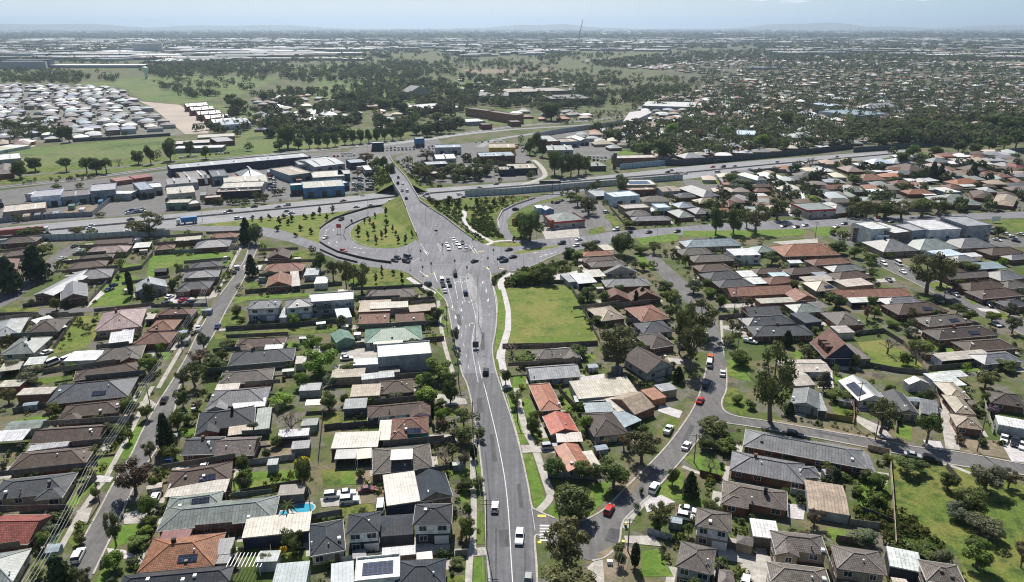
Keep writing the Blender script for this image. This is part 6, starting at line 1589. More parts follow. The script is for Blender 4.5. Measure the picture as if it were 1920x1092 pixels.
soundwall('0 1000 260,1040 252,1100 243,1150 236,1176 229', 'pale wall along the curving road up to the flyover', 5.0, (.42, .44, .45)); soundwall('0 1600 286,1680 280,1760 274,1860 268', 'dark teal noise wall among the trees at far right', 4.5, (.03, .07, .08)); soundwall('0 1370 331,1440 325,1516 318,1570 312', 'grey noise wall above the houses by the freeway', 4.0, (.16, .165, .17)); soundwall('0 -60 468,0 463,83 452,200 448,320 442', 'pale glass-like noise wall behind the houses at far left', 3.6, (.40, .45, .46))
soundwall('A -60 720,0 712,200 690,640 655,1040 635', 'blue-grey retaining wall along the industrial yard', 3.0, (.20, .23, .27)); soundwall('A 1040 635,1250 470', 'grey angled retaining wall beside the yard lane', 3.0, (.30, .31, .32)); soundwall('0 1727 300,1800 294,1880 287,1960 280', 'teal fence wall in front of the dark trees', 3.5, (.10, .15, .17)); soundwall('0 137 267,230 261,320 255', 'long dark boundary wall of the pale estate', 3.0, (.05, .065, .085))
# ================================================================== one-off buildings and structures
buildings('''
@ at the corner of the cross road and diagonal street
6 1062 206 1172 198 162 f white O z9.0 w:white win l:white_three-storey_flat-roof_block
6 1100 244 1195 240 212 f lightgrey O z6 w:paleblue win l:pale_blue_lower_flat-roof_block
6 1190 228 1290 216 165 f white O z8 w:greybrown win
6 1292 214 1385 206 172 f lightgrey O z7.6 w:bluegrey win
6 1385 210 1567 202 150 f white O z8 w:white win
6 1600 187 1742 180 132 f lightgrey O z9.5 w:lightgrey win
6 960 198 1018 202 178 f lightgrey O z7 w:greybrown win
6 702 98 862 90 55 f greygreen O z4.6 w:cream redband win l:red-fronted_flat-roof_shop
@ beside the on-ramp car park
5 1195 165 1372 150 103 h greygreen S z3.6 w:cream metal redband win l:restaurant_with_grey-green_hip_roof
5 1174 152 1200 150 138 f red S z5.2 w:red l:small_red_tower_block
5 1148 92 1198 88 64 G white S z4 w:blue l:white_and_blue_playground_shelter
5 1245 130 1315 128 108 f black S z4.9 w:charcoal l:square_dark_roof_plant_well
5 1100 82 1140 80 64 f paleblue S z3.4
@ below the railway at far left
B 0 472 1580 330 352 f lightgrey K z6 w:navy rib l:very_long_factory_row_with_many_doors
@ around the institute above the railway
B 50 192 440 172 142 f cream O z4 w:charcoal
B 520 166 722 150 108 f lightgrey O z4 w:brick
B 300 120 722 100 72 f cream O z4 w:tan
B 30 242 582 228 202 f white O z3.6 w:greygreen
1 1490 676 1585 670 630 h lightgrey H metal
1 1702 716 1882 700 660 h cream H metal
1 1745 640 1830 636 612 h white H metal
1 1540 612 1625 606 586 h lightgrey H metal
1 1830 650 1905 645 622 h white H metal
1 0 905 120 895 868 f white K z5
1 -40 985 80 975 930 h greybrown H z4
1 60 820 160 815 790 h pink H
1 -20 815 50 810 790 h tan H
1 170 820 60 815 790 f white S
@ beside the pink parade ground
1 1050 600 1170 592 -11 g grey K z7 w:maroon p30
1 1078 622 1203 613 -11 g lightgrey K z7 w:maroon p30
1 1115 646 1243 637 -11 g grey K z7 w:maroon p30
1 1158 669 1288 660 -11 g lightgrey K z7 w:maroon p30
1 1200 692 1335 680 -11 g grey K z7 w:maroon p30
1 1248 704 1412 694 668 g bluegrey K z6 w:paleblue p8
@ in the parkland beyond the railway
2 697 612 820 627 -13 f brown O z9.5 w:tanred win
2 822 630 980 652 -13 f brown O z10 w:tanred win
2 1180 560 1405 556 530 f greybrown O z9 w:greybrown
2 770 542 940 542 520 f greybrown O z8 w:lightgrey
2 940 522 1285 512 498 f tan O z8 w:greybrown
2 385 520 500 512 480 G grey O z8 w:lightgrey
2 480 622 692 604 590 f white O z5 w:tan
2 235 728 330 722 708 f tan O z5 w:charcoal
2 545 682 640 682 664 f darkgrey O z9 w:charcoal
2 705 690 810 685 672 f white O z4 w:lightgrey
2 792 706 850 704 695 f brown O z5 w:brick
2 1690 598 1990 606 568 f white O z6 w:lightgrey
2 45 606 265 600 588 f tan O z4 w:brick
2 955 690 1012 688 680 f grey O z5 w:brick
3 820 600 915 596 582 f paleblue O z7
3 1000 655 1155 640 622 f bluegrey O z6 w:paleblue
3 1050 612 1220 600 582 h lightgrey K z6
''')
def thing(name, x, y, cat, label): o = ob(name, None); o.location = (x, y, 0); return tag(o, cat, label)
g = G(*P('7', 1695, 676)); o = thing('swimming_pool', g.x, g.y, 'swimming pool', 'blue kidney-shaped swimming pool beside the palm and green roof')
L1 = [(math.cos(t) * 3.2, math.sin(t) * 1.6 + .3 * math.sin(2 * t)) for t in np.linspace(0, 2 * math.pi, 28)[:-1]]
m_ = MB(); m_.prism([(x * 1.09, y * 1.14) for x, y in L1], .05, .14); m_.obj('coping', M['concrete_new'], o)
m_ = MB(); m_.prism(L1, .10, .17); m_.obj('water', M['water'], o)
g = G(*P('7', 1598, 712)); o = thing('spa_pool', g.x, g.y, 'spa', 'small round blue spa pool beside the swimming pool'); m_ = MB(); m_.tube([(0, 0, 0), (0, 0, .5)], 1.2, 14); m_.obj('rim', M['concrete_new'], o); m_ = MB(); m_.tube([(0, 0, .45), (0, 0, .53)], 1.0, 14); m_.obj('water', M['water'], o)
g = G(275, 148); o = thing('water_tower', g.x, g.y, 'water tower', 'pale green mushroom-shaped water tower standing in the far fields')
m_ = MB(); m_.tube([(0, 0, 0), (0, 0, 1.5), (0, 0, 14)], [5, 3.4, 2.6], 14); m_.obj('stem', M['paint'], o, color=(.50, .60, .54)); m_ = MB(); m_.tube([(0, 0, 13), (0, 0, 17), (0, 0, 21), (0, 0, 24.5), (0, 0, 26)], [2.8, 5.4, 7.0, 5.8, 2.2], 18); m_.obj('tank', M['paint'], o, color=(.52, .64, .58))
g = G(1086, 76); o = thing('tower_crane', g.x, g.y, 'crane', 'tall dark crane rising above the horizon'); m_ = MB(); m_.tube([(0, 0, 0), (6, 0, 70)], [5, 4], 4); m_.obj('mast', M['dark'], o); m_ = MB(); m_.tube([(6, 0, 70), (26, 0, 165)], [4, 2.2], 4); m_.obj('jib', M['dark'], o); m_ = MB(); m_.tube([(-2, 0, 62), (8, 0, 74)], 5, 6); m_.obj('cab', M['dark'], o)
fl = [G(x, y, 8).xy for x, y in ((1168, 228), (1180, 211), (1212, 206), (1222, 211), (1200, 221), (1185, 227))]; c = sum(fl, Vector((0, 0))) / 6; o = thing('flyover', c.x, c.y, 'flyover', 'pale concrete flyover ramp rising over the railway at far centre')
m_ = MB(); m_.prism([tuple(p - c) for p in fl], 7.2, 8.0); m_.obj('deck', M['concrete_new'], o); m_ = MB(); fi = [(p - c) * .97 for p in fl]; m_.prism([tuple(p) for p in fi], 0, 7.19); m_.obj('retaining_wall', M['paint'], o, color=(.34, .37, .40))
for px, py, lb in ((1173, 989, 'beside the leaning pole'), (1168, 1022, 'near the pale drive')):
    g = G(px, py); o = thing('wheelie_bin', g.x, g.y, 'bin', 'dark bin with yellow lid ' + lb); m_ = MB(); m_.box(-.3, .3, -.35, .35, .05, 1.0); m_.obj('body', M['paint'], o, color=(.03, .07, .04)); m_ = MB(); m_.box(-.33, .33, -.4, .36, 1.0, 1.1); m_.obj('lid', M['paint'], o, color=(.7, .55, .03))
g = G(1143, 1058); o = thing('utility_box', g.x, g.y, 'utility box', 'small white utility box on the paved cul-de-sac end'); m_ = MB(); m_.box(-.6, .6, -.4, .4, .05, 1.0); m_.obj('cabinet', M['paint'], o, color=(.7, .68, .64))
for x, y, c, lb in ((7, 0, 0, 0),): pass
g = G(*P('7', 1395, 1020)); o = thing('pergola', g.x, g.y, 'pergola', 'white slatted pergola beside the blue-grey shed roof'); m_ = MB(); [m_.box(-3.6 + i * .8, -3.45 + i * .8, -2.2, 2.2, 2.5, 2.65) for i in range(10)]; m_.obj('slat_roof', M['frame'], o); [(lambda q: (q.box(x - .06, x + .06, y - .06, y + .06, 0, 2.5), q.obj('post', M['frame'], o)))(MB()) for x in (-3.4, 3.4) for y in (-2, 2)]
# ================================================================== far country: what nobody could count
def tint_mesh(name, v, f, col, mat):
    v = np.asarray(v, np.float32); f = np.asarray(f, np.int32); k = f.shape[1]; n = len(f); me = bpy.data.meshes.new(name)
    me.vertices.add(len(v)); me.vertices.foreach_set('co', v.ravel()); me.loops.add(n * k); me.loops.foreach_set('vertex_index', f.ravel()); me.polygons.add(n); me.polygons.foreach_set('loop_start', np.arange(0, n * k, k, dtype=np.int32)); me.polygons.foreach_set('loop_total', np.full(n, k, np.int32))
    me.materials.append(mat); me.update(calc_edges=True); a = me.attributes.new('tint', 'FLOAT_COLOR', 'POINT'); c = np.ones((len(v), 4), np.float32); c[:, :3] = col; a.data.foreach_set('color', c.ravel()); return me
GC = set(); FARP = []
CELL = {}
for x, y in [(t[0].location.x, t[0].location.y) for t in TREES]: CELL.setdefault((int(x // 12), int(y // 12)), []).append((x, y))
def rnd_px(poly):
    x0, x1, y0, y1 = min(p[0] for p in poly), max(p[0] for p in poly), min(p[1] for p in poly), max(p[1] for p in poly)
    while True:
        p = (random.uniform(x0, x1), random.uniform(y0, y1))
        if inside(p, poly): return p
def poly0(s): q = s.split(','); return [tuple(map(float, a.split())) for a in q]
random.seed(21)
# --- houses
HV, HF, HCo = [], [], []; HCELL = set()
def far_box(x, y, w_, d, h, rise, rot, rc, wc):
    b = len(HV); c, s = math.cos(rot), math.sin(rot)
    def pt(u, v, z): HV.append((x + u * c - v * s, y + u * s + v * c, z))
    for z in (0, h):
        for u, v in ((-1, -1), (1, -1), (1, 1), (-1, 1)): pt(u * w_ / 2, v * d / 2, z)
    HCo.extend([wc] * 8)
    for q in ((0, 1, 5, 4), (1, 2, 6, 5), (2, 3, 7, 6), (3, 0, 4, 7)): HF.append([b + i for i in q])
    b2 = len(HV); o = .4 if rise else .1
    for u, v in ((-1, -1), (1, -1), (1, 1), (-1, 1)): pt(u * (w_ / 2 + o), v * (d / 2 + o), h)
    r = max(0, (w_ - d) / 2) if rise else w_ / 2 - .5; pt(-r - .1, 0 if rise else -d / 2 + .5, h + rise); pt(r + .1, 0 if rise else -d / 2 + .5, h + rise); HCo.extend([rc] * 6)
    if rise:
        for q in ((0, 1, 5, 4), (2, 3, 4, 5), (1, 2, 5, 5), (3, 0, 4, 4)): HF.append([b2 + i for i in q])
    else: HF.append([b2, b2 + 1, b2 + 2, b2 + 3])
def flush_houses(name, label):
    global HV, HF, HCo
    if not HF: return
    F_ = np.array(HF); tri = F_[:, 2] == F_[:, 3]; v = np.array(HV, np.float32); col = np.array(HCo, np.float32)
    # a hip end is a triangle: split its apex so that every face stays a quad
    ex = [];  exc = []; n0 = len(v)
    for i in np.where(tri)[0]:
        F_[i, 3] = n0 + len(ex); ex.append(v[F_[i, 2]] + (0, 0, .02)); exc.append(col[F_[i, 2]])
    if ex: v = np.concatenate([v, np.array(ex, np.float32)]); col = np.concatenate([col, np.array(exc, np.float32)])
    o = ob(name, tint_mesh(name, v, F_, col, M['tintroof'])); stuff(o); o['label'] = label; HV, HF, HCo = [], [], []
RC = ['lightgrey'] * 3 + ['white'] * 2 + ['grey'] * 3 + ['brown'] * 4 + ['tan'] * 2 + ['cream'] * 2 + ['greybrown'] * 3 + ['redbrown'] * 2 + ['tanred', 'darkgrey', 'greygreen', 'bluegrey', 'pink']
def house_zone(poly, n, spacing, rot0, cols=RC, size=(11, 17, 9, 12)):
    pl = poly0(poly); k = 0
    for _ in range(n * 4):
        p = rnd_px(pl); g = G(*p); key = (int(g.x // spacing), int(g.y // spacing))
        if key in HCELL or on_house(g.xy) or on_road(g.xy): continue
        if any(on_house((g.x + a, g.y + b_)) for a, b_ in ((8, 0), (-8, 0), (0, 7), (0, -7))): continue
        HCELL.add(key); k += 1
        far_box(g.x, g.y, random.uniform(*size[:2]), random.uniform(*size[2:]), random.uniform(2.5, 3.2), random.uniform(1.7, 2.4), rot0 + random.choice([0, 0, math.pi / 2]) + random.gauss(0, .04), jit(C_[random.choice(cols)], .2), jit(C_[random.choice(['brick', 'cream', 'tan', 'lightgrey'])], .2))
        if k >= n: break
house_zone('1250 296,1290 200,1200 210,1230 170,1290 185,1330 150,1250 130,1330 118,1920 130,1960 250,1900 255,1600 272,1440 290,1280 303', 900, 17, -.1)
house_zone('1040 262,1200 238,1280 230,1290 300,1250 300,1180 280,1100 272', 60, 17, -.1); house_zone('1180 130,1300 112,1480 104,1700 110,1920 118,1920 130,1330 118,1250 132', 420, 20, .2); house_zone('1060 115,1200 110,1290 104,1300 118,1200 132,1130 120', 130, 22, .1)
house_zone('1200 205,1330 185,1400 200,1300 240,1180 235', 60, 17, -.1)
house_zone('470 185,600 180,640 190,620 250,490 250', 70, 22, .1); house_zone('860 150,1230 148,1200 170,1000 185,860 175', 50, 30, .1); house_zone('640 205,760 195,800 215,700 240,640 235', 20, 22, .1); house_zone('880 215,1100 200,1100 225,960 236', 18, 24, .1)
house_zone('1290 344,1500 318,1640 300,1900 286,1960 380,1640 405,1500 404,1300 410', 120, 15, -.12); house_zone('0 270,60 262,60 310,0 316', 6, 18, .1)
flush_houses('distant_houses', 'mass of far suburb houses beyond the freeway')
# --- the dense pale-roofed estate at far left, street by street
EST = poly0('-60 160,140 163,222 168,330 245,140 266,-60 268'); ga, gb = G(60, 262), G(330, 246); ex = (gb - ga).xy.normalized(); ey = Vector((-ex.y, ex.x)); random.seed(4)
g0 = G(-60, 268).xy; sp = (G(330, 247) - G(214, 165)).xy.normalized(); ux = -sp; vx = Vector((-ux.y, ux.x))
for i in range(-80, 80):
    for j in range(-60, 60):
        q = G(330, 247).xy + ux * (i * 13.2) + vx * (5 * math.sin(i * .23) + 3 * math.sin(i * .71 + 1)) + vx * (j * 16.0 + (j // 2) * 7.0); yy = PJ((q.x, q.y, 0))
        if q.y > 50 and inside(yy, EST) and random.random() < .95 and not on_house(q): (i % 8 or j % 5 == 0) and (j % 7 or i % 3 == 0) and far_box(q.x + random.uniform(-2, 2), q.y + random.uniform(-3, 3), random.uniform(9.5, 14), random.uniform(11, 16), random.uniform(2.8, 5.6), random.uniform(1.8, 2.6), math.atan2(ux.y, ux.x) + random.choice([0, 0, math.pi / 2]) + random.gauss(0, .05), jit(C_[random.choice(['grey', 'grey', 'darkgrey', 'lightgrey', 'lightgrey', 'greybrown', 'white', 'bluegrey'])], .3), jit(C_[random.choice(['cream', 'greybrown', 'lightgrey', 'tan'])], .2))
flush_houses('estate_houses', 'dense mass of pale grey roofs in the estate at far left')
# --- warehouses towards the horizon
random.seed(9)
def sheds(poly, n, wr, dr, h=(7, 11), cols=('white', 'white', 'lightgrey', 'lightgrey', 'cream', 'grey')):
    pl = poly0(poly)
    for _ in range(n):
        p = rnd_px(pl); g = G(*p); far_box(g.x, g.y, random.uniform(*wr), random.uniform(*dr), random.uniform(*h), 0, random.choice([0, .08, -.1]), jit(C_[random.choice(cols)], .1), jit(C_[random.choice(['grey', 'bluegrey', 'lightgrey', 'tan'])], .2))
sheds('0 82,640 76,660 100,420 104,200 96,0 104', 95, (60, 220), (40, 110)); sheds('0 70,640 66,640 78,0 84', 130, (90, 380), (80, 240)); sheds('640 66,1100 62,1100 84,860 90,660 98', 110, (60, 240), (50, 140)); sheds('1100 66,1920 66,1920 80,1100 84', 170, (80, 300), (80, 220))
sheds('1440 88,1640 84,1920 88,1920 112,1760 108,1560 104,1440 108', 45, (60, 200), (40, 110)); sheds('0 60,1920 58,1920 66,0 68', 190, (150, 600), (150, 500), (10, 16)); sheds('640 74,1250 70,1300 96,1060 100,900 92,640 96', 120, (40, 160), (30, 90)); sheds('0 80,680 74,680 104,560 112,300 118,0 106', 130, (80, 320), (50, 150)); far_trees_later = 1; sheds('820 96,1010 94,1030 106,850 108', 26, (40, 110), (30, 60)); sheds('0 106,90 104,90 126,0 126', 5, (60, 120), (30, 50), (10, 16), ('grey', 'darkgrey', 'bluegrey'))
for x0, x1, y, dpt, c, h in ((90, 270, 128, 60, 'white', 8), (410, 640, 114, 50, 'white', 8), (0, 80, 129, 60, 'darkgrey', 22), (270, 340, 119, 40, 'white', 7), (860, 900, 96, 60, 'lightgrey', 10), (850, 920, 94, 60, 'lightgrey', 9), (960, 1015, 101, 60, 'white', 10), (1720, 1830, 88, 90, 'white', 9), (1680, 1820, 104, 70, 'white', 8), (1450, 1520, 100, 50, 'paleblue', 7), (1220, 1300, 68, 200, 'white', 10), (1405, 1480, 131, 30, 'bluegrey', 6), (640, 680, 115, 50, 'white', 8), (2, 82, 130, 20, 'bluegrey', 20), (250, 300, 100, 40, 'bluegrey', 40)):
    a, b = G(x0, y), G(x1, y); far_box((a.x + b.x) / 2, a.y + dpt / 2, b.x - a.x, dpt, h, 0, 0, C_[c], jit(C_['lightgrey' if c != 'darkgrey' else 'navy']))
flush_houses('distant_warehouses', 'mass of white warehouse roofs spread towards the horizon')
# --- woods and street trees too many to count
TQ, TC_ = [], []
rng = np.random.default_rng(12)
def far_trees(poly, n, hr, wk=(.7, 1.15), q=34, dark=1.0, avoid=True, cl=0, cols=((.066, .086, .046), (.083, .102, .052), (.10, .12, .058), (.09, .095, .06), (.13, .15, .066))):
    pl = poly0(poly); cs = [rnd_px(pl) for _ in range(max(1, n // 11))] if cl else None
    for _ in range(n):
        p = rnd_px(pl)
        if cl and random.random() < .85: c_ = random.choice(cs); p = (random.gauss(c_[0], cl), random.gauss(c_[1], cl * .16))
        g = G(*p)
        if avoid and (on_house(g.xy) or on_road(g.xy)): continue
        h = random.uniform(*hr); w_ = h * random.uniform(*wk); c = np.array(random.choice(cols)) * random.uniform(.75, 1.3) * dark
        k = q if p[1] > 110 else max(10, q // 2); far = max(1.0, g.y / 1500)
        L = leaf_quads((0, 0, h * .56), (w_ / 2, w_ / 2, h * .44), k, w_ * .115 * (1 if k == q else 1.5), rng, shell=.5)
        L[..., 0] += g.x; L[..., 1] += g.y; TQ.append(L); TC_.append(np.repeat((c[None] * rng.uniform(.7, 1.35, (k, 1))), 4, 0))
far_trees('1250 300,1290 200,1180 210,1230 165,1330 145,1230 132,1330 118,1920 126,1960 250,1600 272,1440 288', 3900, (5, 12), q=28); far_trees('1560 270,1600 235,1760 230,1960 225,1960 268,1750 276', 260, (9, 15), q=60); far_trees('1400 118,1560 108,1760 118,1920 132,1920 140,1700 136,1450 132', 330, (9, 14))
far_trees('1080 120,1300 98,1500 92,1920 100,1920 118,1330 116,1180 130', 1700, (8, 14), (.8, 1.5)); far_trees('640 90,1100 84,1250 96,1080 116,900 108,640 112', 420, (9, 16), (.8, 1.6), cl=13); far_trees('0 72,1920 70,1920 92,1100 92,640 92,0 100', 2200, (9, 15), (1.5, 4)); far_trees('0 57,1920 55,1920 72,0 74', 3600, (9, 15), (4, 14), q=24)
far_trees('260 122,420 114,560 118,540 138,420 143,280 142', 620, (9, 15), q=40, cl=13); far_trees('0 130,140 134,180 150,140 160,0 156', 220, (8, 13)); far_trees('0 100,420 100,270 120,0 124', 160, (8, 14), (.9, 2), cl=13)
far_trees('640 128,840 118,860 138,760 150,640 152', 260, (9, 15), q=40); far_trees('450 150,640 140,660 200,640 215,540 205,460 180', 150, (8, 14), q=60, cl=13); far_trees('640 150,880 145,900 165,800 200,640 205', 130, (7, 13), q=60, cl=13)
far_trees('780 170,1100 150,1290 160,1200 200,1000 200,880 196,780 200', 330, (8, 14), q=50, cl=13); far_trees('1010 135,1240 140,1290 150,1150 160,1020 152', 200, (7, 12), cl=13); far_trees('640 205,860 196,870 245,760 262,640 250', 110, (8, 15), q=70, cl=13); far_trees('1040 215,1190 205,1170 225,1050 236', 110, (2.5, 5), q=30)
far_trees('470 200,640 210,640 255,560 272,480 255', 60, (8, 15), q=70, cl=13); far_trees('-40 160,140 163,222 168,330 245,140 262,-60 264', 170, (3, 6), avoid=False); far_trees('0 140,640 130,640 150,450 150,150 156,0 156', 160, (7, 13), cl=13); far_trees('850 118,1240 118,1250 135,1010 150,860 152', 150, (6, 12), (.8, 1.6), cl=13); far_trees('640 100,860 96,880 125,640 130', 180, (8, 13), (.9, 1.8), cl=13); far_trees('270 150,470 148,450 160,300 170', 30, (7, 12)); far_trees('640 150,860 148,800 200,640 205', 120, (6, 12), cl=13); far_trees('350 185,480 210,640 220,640 262,500 262', 60, (5, 10), cl=13); far_trees('1000 205,1200 190,1290 175,1250 160,1050 180', 130, (7, 12), cl=13); far_trees('150 100,640 96,640 118,260 126,150 124', 170, (8, 14), (.9, 2), cl=13); far_trees('640 116,1000 116,1010 126,860 132,640 128', 240, (8, 14), cl=20); far_trees('520 128,700 122,860 138,840 150,520 150', 260, (8, 15), q=44, cl=16); far_trees('600 165,900 150,1000 160,900 196,640 205', 300, (8, 15), q=50, cl=14); far_trees('860 196,1010 190,1190 178,1200 200,1010 206', 160, (8, 14), q=50, cl=14); far_trees('280 140,480 132,500 150,450 178,330 185', 130, (7, 13), cl=12); far_trees('440 215,640 225,640 262,480 262', 90, (7, 13), q=60, cl=12); far_trees('0 232,100 228,110 262,0 266', 70, (6, 11), q=50); far_trees('380 225,470 235,450 262,360 262', 25, (7, 12), q=70); far_trees('1090 245,1290 232,1290 300,1190 285', 110, (6, 12), q=60)
far_trees('1290 340,1500 318,1900 288,1960 390,1640 410,1480 410,1300 420', 240, (4, 9), q=80); far_trees('820 300,1010 310,1000 345,850 345,760 330', 70, (4, 9), q=80); far_trees('490 328,560 375,520 385,330 400,320 392', 30, (2, 5), q=60); far_trees('0 350,160 340,200 335,160 330', 16, (2, 4), q=60)
# of the leafy trees the 300 that show largest stay trees of their own; the rest join the mass
lt = [t for t in TREES if t[0].name.startswith('leafy_tree')]
def seen(t): a = PJ((t[0].location.x, t[0].location.y, 0)); s = ppm(a[1]); return s * s * t[3] * t[4] if -30 < a[0] < 1950 and a[1] < 1140 else 0
lt.sort(key=seen, reverse=True)
for t in lt[300:]:
    o, kd, pl, wm, hm = t; L = leaf_quads((o.location.x, o.location.y, hm * .56), (wm / 2, wm / 2, hm * .44), 110, wm * .075, rng, shell=.5); c = np.array(o.children[0].color[:3])
    TQ.append(L); TC_.append(np.repeat(c[None] * .8 * rng.uniform(.7, 1.35, (110, 1)), 4, 0)); TREES.remove(t)
    for ch in list(o.children): bpy.data.objects.remove(ch)
    bpy.data.objects.remove(o)
me = quads_mesh('distant_trees', np.concatenate(TQ), M['tintleaf']); a = me.attributes.new('tint', 'FLOAT_COLOR', 'POINT'); c = np.ones((len(me.vertices), 4), np.float32); c[:, :3] = np.concatenate(TC_); a.data.foreach_set('color', c.ravel()); o = ob('distant_trees', me); stuff(o); o['label'] = 'mass of trees and woods spreading to the horizon'
# low planting on the interchange and garden undergrowth
TQ, TC_ = [], []
def planting(poly, n, hr, cols, q=16):
    pl = poly0(poly)
    for _ in range(n):
        p = rnd_px(pl); g = G(*p)
        if on_road(g.xy): continue
        h = random.uniform(*hr); z = emb_h(g.x, g.y); L = leaf_quads((g.x, g.y, z + h * .45), (h * .7, h * .7, h * .5), q, h * .22, rng, shell=.5); TQ.append(L); TC_.append(np.repeat(np.array(random.choice(cols))[None] * rng.uniform(.7, 1.3, (q, 1)), 4, 0))
DK = [(.05, .075, .026), (.062, .092, .03), (.075, .10, .032)]; YG = [(.10, .12, .025), (.13, .13, .03), (.07, .10, .025), (.10, .07, .04)]
planting('786 380,800 386,832 404,868 430,905 456,912 450,880 415,868 395,850 374', 420, (.8, 1.6), DK); planting('868 392,888 396,882 420,905 445,945 447,930 430,922 410,905 385', 420, (.8, 1.8), DK); planting('880 374,960 368,1000 368,955 386,928 402,905 388', 170, (.7, 1.5), YG)
planting('740 300,760 330,790 362,830 352,800 325', 120, (.8, 2.5), DK); planting('690 300,728 330,742 356,700 362,690 340', 190, (1, 2.5), DK); planting('4 4,5 4,5 5', 0, (1, 2), DK)
planting('945 528,960 512,1000 502,1066 490,1072 530,948 540', 260, (1, 2.4), [(.085, .12, .035), (.12, .14, .04), (.07, .09, .035)]); planting('923 522,943 512,952 506,948 512,932 524,928 538,922 535', 90, (.6, 1.1), DK); planting('773 522,790 540,800 548,796 552,778 534', 40, (.5, .9), DK)
planting('1640 950,1700 960,1780 1040,1700 1050,1660 1020', 240, (.6, 1.6), [(.08, .11, .03), (.11, .13, .035), (.10, .10, .04)]); planting('1600 925,1660 920,1668 985,1610 990', 70, (.8, 1.8), YG + DK); planting('1390 888,1560 870,1640 890,1640 910,1500 905', 70, (.6, 1.6), DK)
planting('500 890,580 885,590 905,510 910', 30, (.5, 1.2), YG); planting('A 0 0' if False else '1460 788,1550 800,1650 826,1645 816,1550 793', 20, (.4, .9), YG)
pr = random.Random(8)
for hsd in HOUSES:
    if hsd['noun'] not in 'HT' or hsd['ppx'] < 2.2: continue
    for _ in range(pr.randint(10, 20)):
        u, v = pr.uniform(-1, 1), pr.uniform(-1, 1); a = pr.random() < .5
        lx, ly = (u * (hsd['w'] / 2 + 5), math.copysign(hsd['d'] / 2 + pr.uniform(1, 6), v)) if a else (math.copysign(hsd['w'] / 2 + pr.uniform(1, 6), u), v * (hsd['d'] / 2 + 5))
        p = (hsd['c'] + hsd['ax'] * lx + hsd['ay'] * ly).xy
        if on_road(p) or on_house(p): continue
        h = pr.uniform(.5, 1.9); L = leaf_quads((p.x, p.y, h * .45), (h * .8, h * .8, h * .5), 22, h * .2, rng, shell=.4); TQ.append(L); TC_.append(np.repeat(np.array(pr.choice(DK + YG + [(.07, .10, .03)]))[None] * rng.uniform(.7, 1.3, (22, 1)), 4, 0))
me = quads_mesh('undergrowth', np.concatenate(TQ), M['tintleaf']); a = me.attributes.new('tint', 'FLOAT_COLOR', 'POINT'); c = np.ones((len(me.vertices), 4), np.float32); c[:, :3] = np.concatenate(TC_); a.data.foreach_set('color', c.ravel()); o = ob('undergrowth', me); stuff(o); o['label'] = 'low planting and garden undergrowth'
# --- paved strips and small sheds in the yards
mb = MB(); ps = random.Random(14); zz = .0145; nsd = 0
for hsd in HOUSES:
    if hsd['noun'] not in 'HT' or hsd['ppx'] < 1.9: continue
    for _ in range(ps.choice([1, 2, 2])):
        sd2 = ps.choice([-1, 1]); L2, W2 = ps.uniform(4, 9), ps.uniform(1.4, 3.2)
        if ps.random() < .5: lx, ly, a2, b2 = sd2 * (hsd['w'] / 2 + W2 / 2 + .1), ps.uniform(-.3, .3) * hsd['d'], W2 / 2, L2 / 2
        else: lx, ly, a2, b2 = ps.uniform(-.4, .4) * hsd['w'], sd2 * (hsd['d'] / 2 + W2 / 2), L2 / 2, W2 / 2
        c4 = [(hsd['c'] + hsd['ax'] * (lx + u * a2) + hsd['ay'] * (ly + v * b2)).xy for u, v in ((-1, -1), (1, -1), (1, 1), (-1, 1))]
        if any(on_road(q, ('paving', 'footpath')) for q in c4): continue
        zz += .00002; mb.poly([(*q, zz) for q in c4])
    if hsd['ppx'] > 2.4 and nsd < 46 and ps.random() < .45:
        for _ in range(10):
            p = (hsd['c'] + hsd['ax'] * ps.choice([-1, 1]) * (hsd['w'] / 2 + ps.uniform(2.5, 7)) + hsd['ay'] * ps.uniform(-.6, .6) * hsd['d']).xy
            if not on_road(p) and not any(on_house(p + Vector(q)) for q in ((0, 0), (1.8, 0), (-1.8, 0), (0, 1.6), (0, -1.6))):
                o = ob('garden_shed', None); o.location = (*p, 0); o.rotation_euler = (0, 0, hsd['o'].rotation_euler.z); tag(o, 'shed', group='small garden sheds'); cn = ps.choice(['greygreen', 'cream', 'bluegrey', 'lightgrey', 'grey']); w3, d3 = ps.uniform(1.1, 1.9), ps.uniform(.9, 1.4)
                q = MB(); q.box(-w3, w3, -d3, d3, 0, 1.95); q.obj('wall', M['sheet'], o, color=C_[cn]); q = MB(); roof(q, -w3 - .1, w3 + .1, -d3 - .1, d3 + .1, 1.955, 'g', 14); q.obj('roof', M['sheet'], o, color=tuple(v * 1.15 for v in C_[cn])); q = ob('door', box_mesh('door', .8, 1.75, 'steel', .04), o); q.location = (0, -d3, .03)
                later(o, 'small ' + word(cn) + ' garden shed', hsd['place']); nsd += 1; break
structure(mb.obj('paving', M['concrete']))
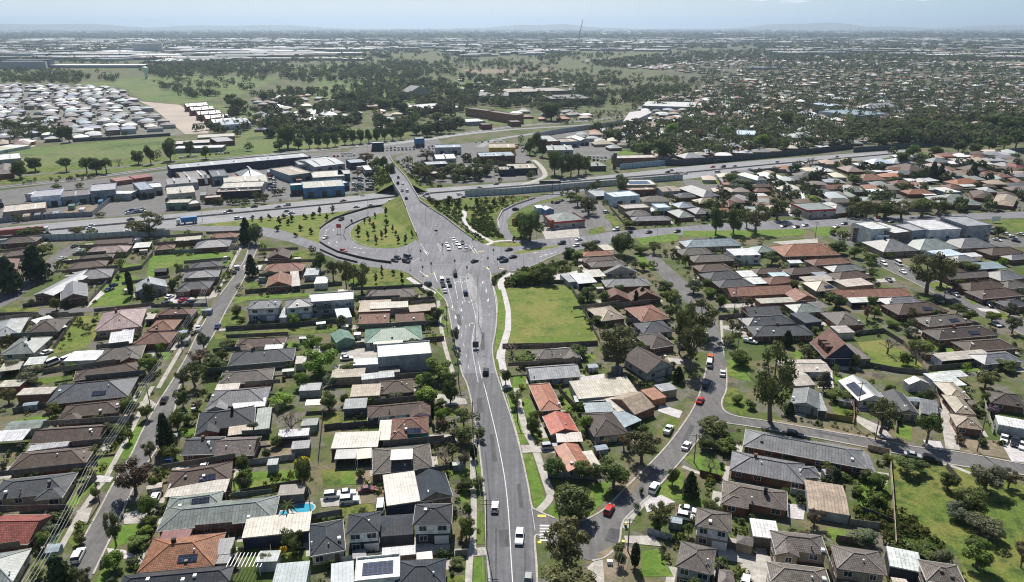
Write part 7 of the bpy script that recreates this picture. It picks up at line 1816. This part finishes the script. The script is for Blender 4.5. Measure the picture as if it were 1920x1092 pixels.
# --- hills on the horizon
def hill(x0, x1, ytop, dist, seed, label):
    r = np.random.default_rng(seed); n = 60; m_ = MB(); k = dist / CP; top = []
    xs = np.linspace((x0 - CX) / F * dist * 1.06, (x1 - CX) / F * dist * 1.06, n); hh = (HY - ytop) / 1437 * dist + H
    for i, x in enumerate(xs):
        t = i / (n - 1); e = math.sin(math.pi * t) ** .7; top.append(hh * e * (.72 + .18 * math.sin(t * 9 + seed) + .1 * math.sin(t * 23 + seed * 2)))
    for i in range(n - 1):
        a, b = xs[i], xs[i + 1]; y = dist
        m_.poly([(a, y - 2500, 0), (b, y - 2500, 0), (b, y, top[i + 1]), (a, y, top[i])]); m_.poly([(a, y, top[i]), (b, y, top[i + 1]), (b, y + 3000, 0), (a, y + 3000, 0)])
    o = m_.obj('hills', M['field_olive'], smooth=True); o['kind'] = 'structure'
hill(-300, 420, 41, 22000, 1, ''); hill(150, 760, 46, 25000, 2, ''); hill(840, 1180, 45, 25000, 3, ''); hill(1280, 1680, 42, 25000, 4, ''); hill(1600, 2300, 44, 25000, 5, '')
# ================================================================== haze
m_ = MB(); m_.box(-54000, 54000, -500, 43000, -1, 420); hz = m_.obj('haze', []); hz['kind'] = 'stuff'
mt = bpy.data.materials.new('haze'); mt.use_nodes = True; nt = mt.node_tree; nt.nodes.remove(nt.nodes['Principled BSDF']); pv = nt.nodes.new('ShaderNodeVolumePrincipled'); pv.inputs['Color'].default_value = (.66, .82, 1.0, 1); pv.inputs['Density'].default_value = HAZE; pv.inputs['Anisotropy'].default_value = .5
nt.links.new(pv.outputs[0], nt.nodes['Material Output'].inputs['Volume']); hz.data.materials.clear(); hz.data.materials.append(mt)
# ================================================================== labels of trees, shrubs and garden fences
ZONES = [(lambda x, y: 650 < x < 790 and 380 < y < 470, 'on the grass island inside the loop ramp'), (lambda x, y: 360 < x < 650 and 380 < y < 462 and x > 440, 'on the grass verge beside the exit ramp'), (lambda x, y: 690 < x < 760 and 490 < y < 545, 'on the grass left of the junction'), (lambda x, y: 785 < x < 1000 and 368 < y < 465, 'in the planted bed right of the bridge'),
         (lambda x, y: x < 330 and y < 345, 'around the sports field at far left'), (lambda x, y: x < 640 and y < 300, 'around the institute above the railway'), (lambda x, y: 640 <= x < 900 and y < 275, 'along the far side of the railway'), (lambda x, y: 980 < x < 1120 and y < 335, 'left of the tall dark pillar'), (lambda x, y: x > 1500 and y < 292, 'behind the far noise wall at right'), (lambda x, y: x > 1120 and y < 315, 'beyond the dark freeway noise wall')]
HP = [(h['c'].x, h['c'].y, h['place']) for h in HOUSES]
for o, kind, place, wm, hm in TREES:
    px, py = PJ((o.location.x, o.location.y, 0)); pl = next((z for f, z in ZONES if f(px, py)), None)
    if pl is None: pl = min(HP, key=lambda q: (q[0] - o.location.x) ** 2 + (q[1] - o.location.y) ** 2)[2]
    size = '' if kind in 'sk' else 'tall ' if hm > 11 else 'small ' if hm < 5 else ''
    c = o.children[0].color; tone = ''
    if kind == 's': tone = 'pale ' if c[1] > .125 else 'dark ' if c[1] < .085 else 'brownish ' if c[0] > c[1] * 1.05 else ''
    later(o, size + tone + TK[kind][1], pl)
for o in list(SC.objects):
    if o.name.startswith('fence') and 'label' not in o:
        h = next(h for h in HOUSES if h['o'].name == o['_h']); v = o.data.vertices[0].co; k = o.color
        g0 = sum((Vector(q.co) for q in o.data.vertices), Vector()) / len(o.data.vertices)
        for q in o.data.vertices: q.co = q.co - Vector((g0.x, g0.y, 0))
        o.location = (g0.x, g0.y, 0); later(o, ('pale ' if k[0] > .19 else 'dark ' if k[0] < .12 else '') + 'paling fence', h['place']); del o['_h'], o['_s']
rank_labels()
print('COUNTS', len(HOUSES), len(TREES), len(CARS), len(SC.objects))
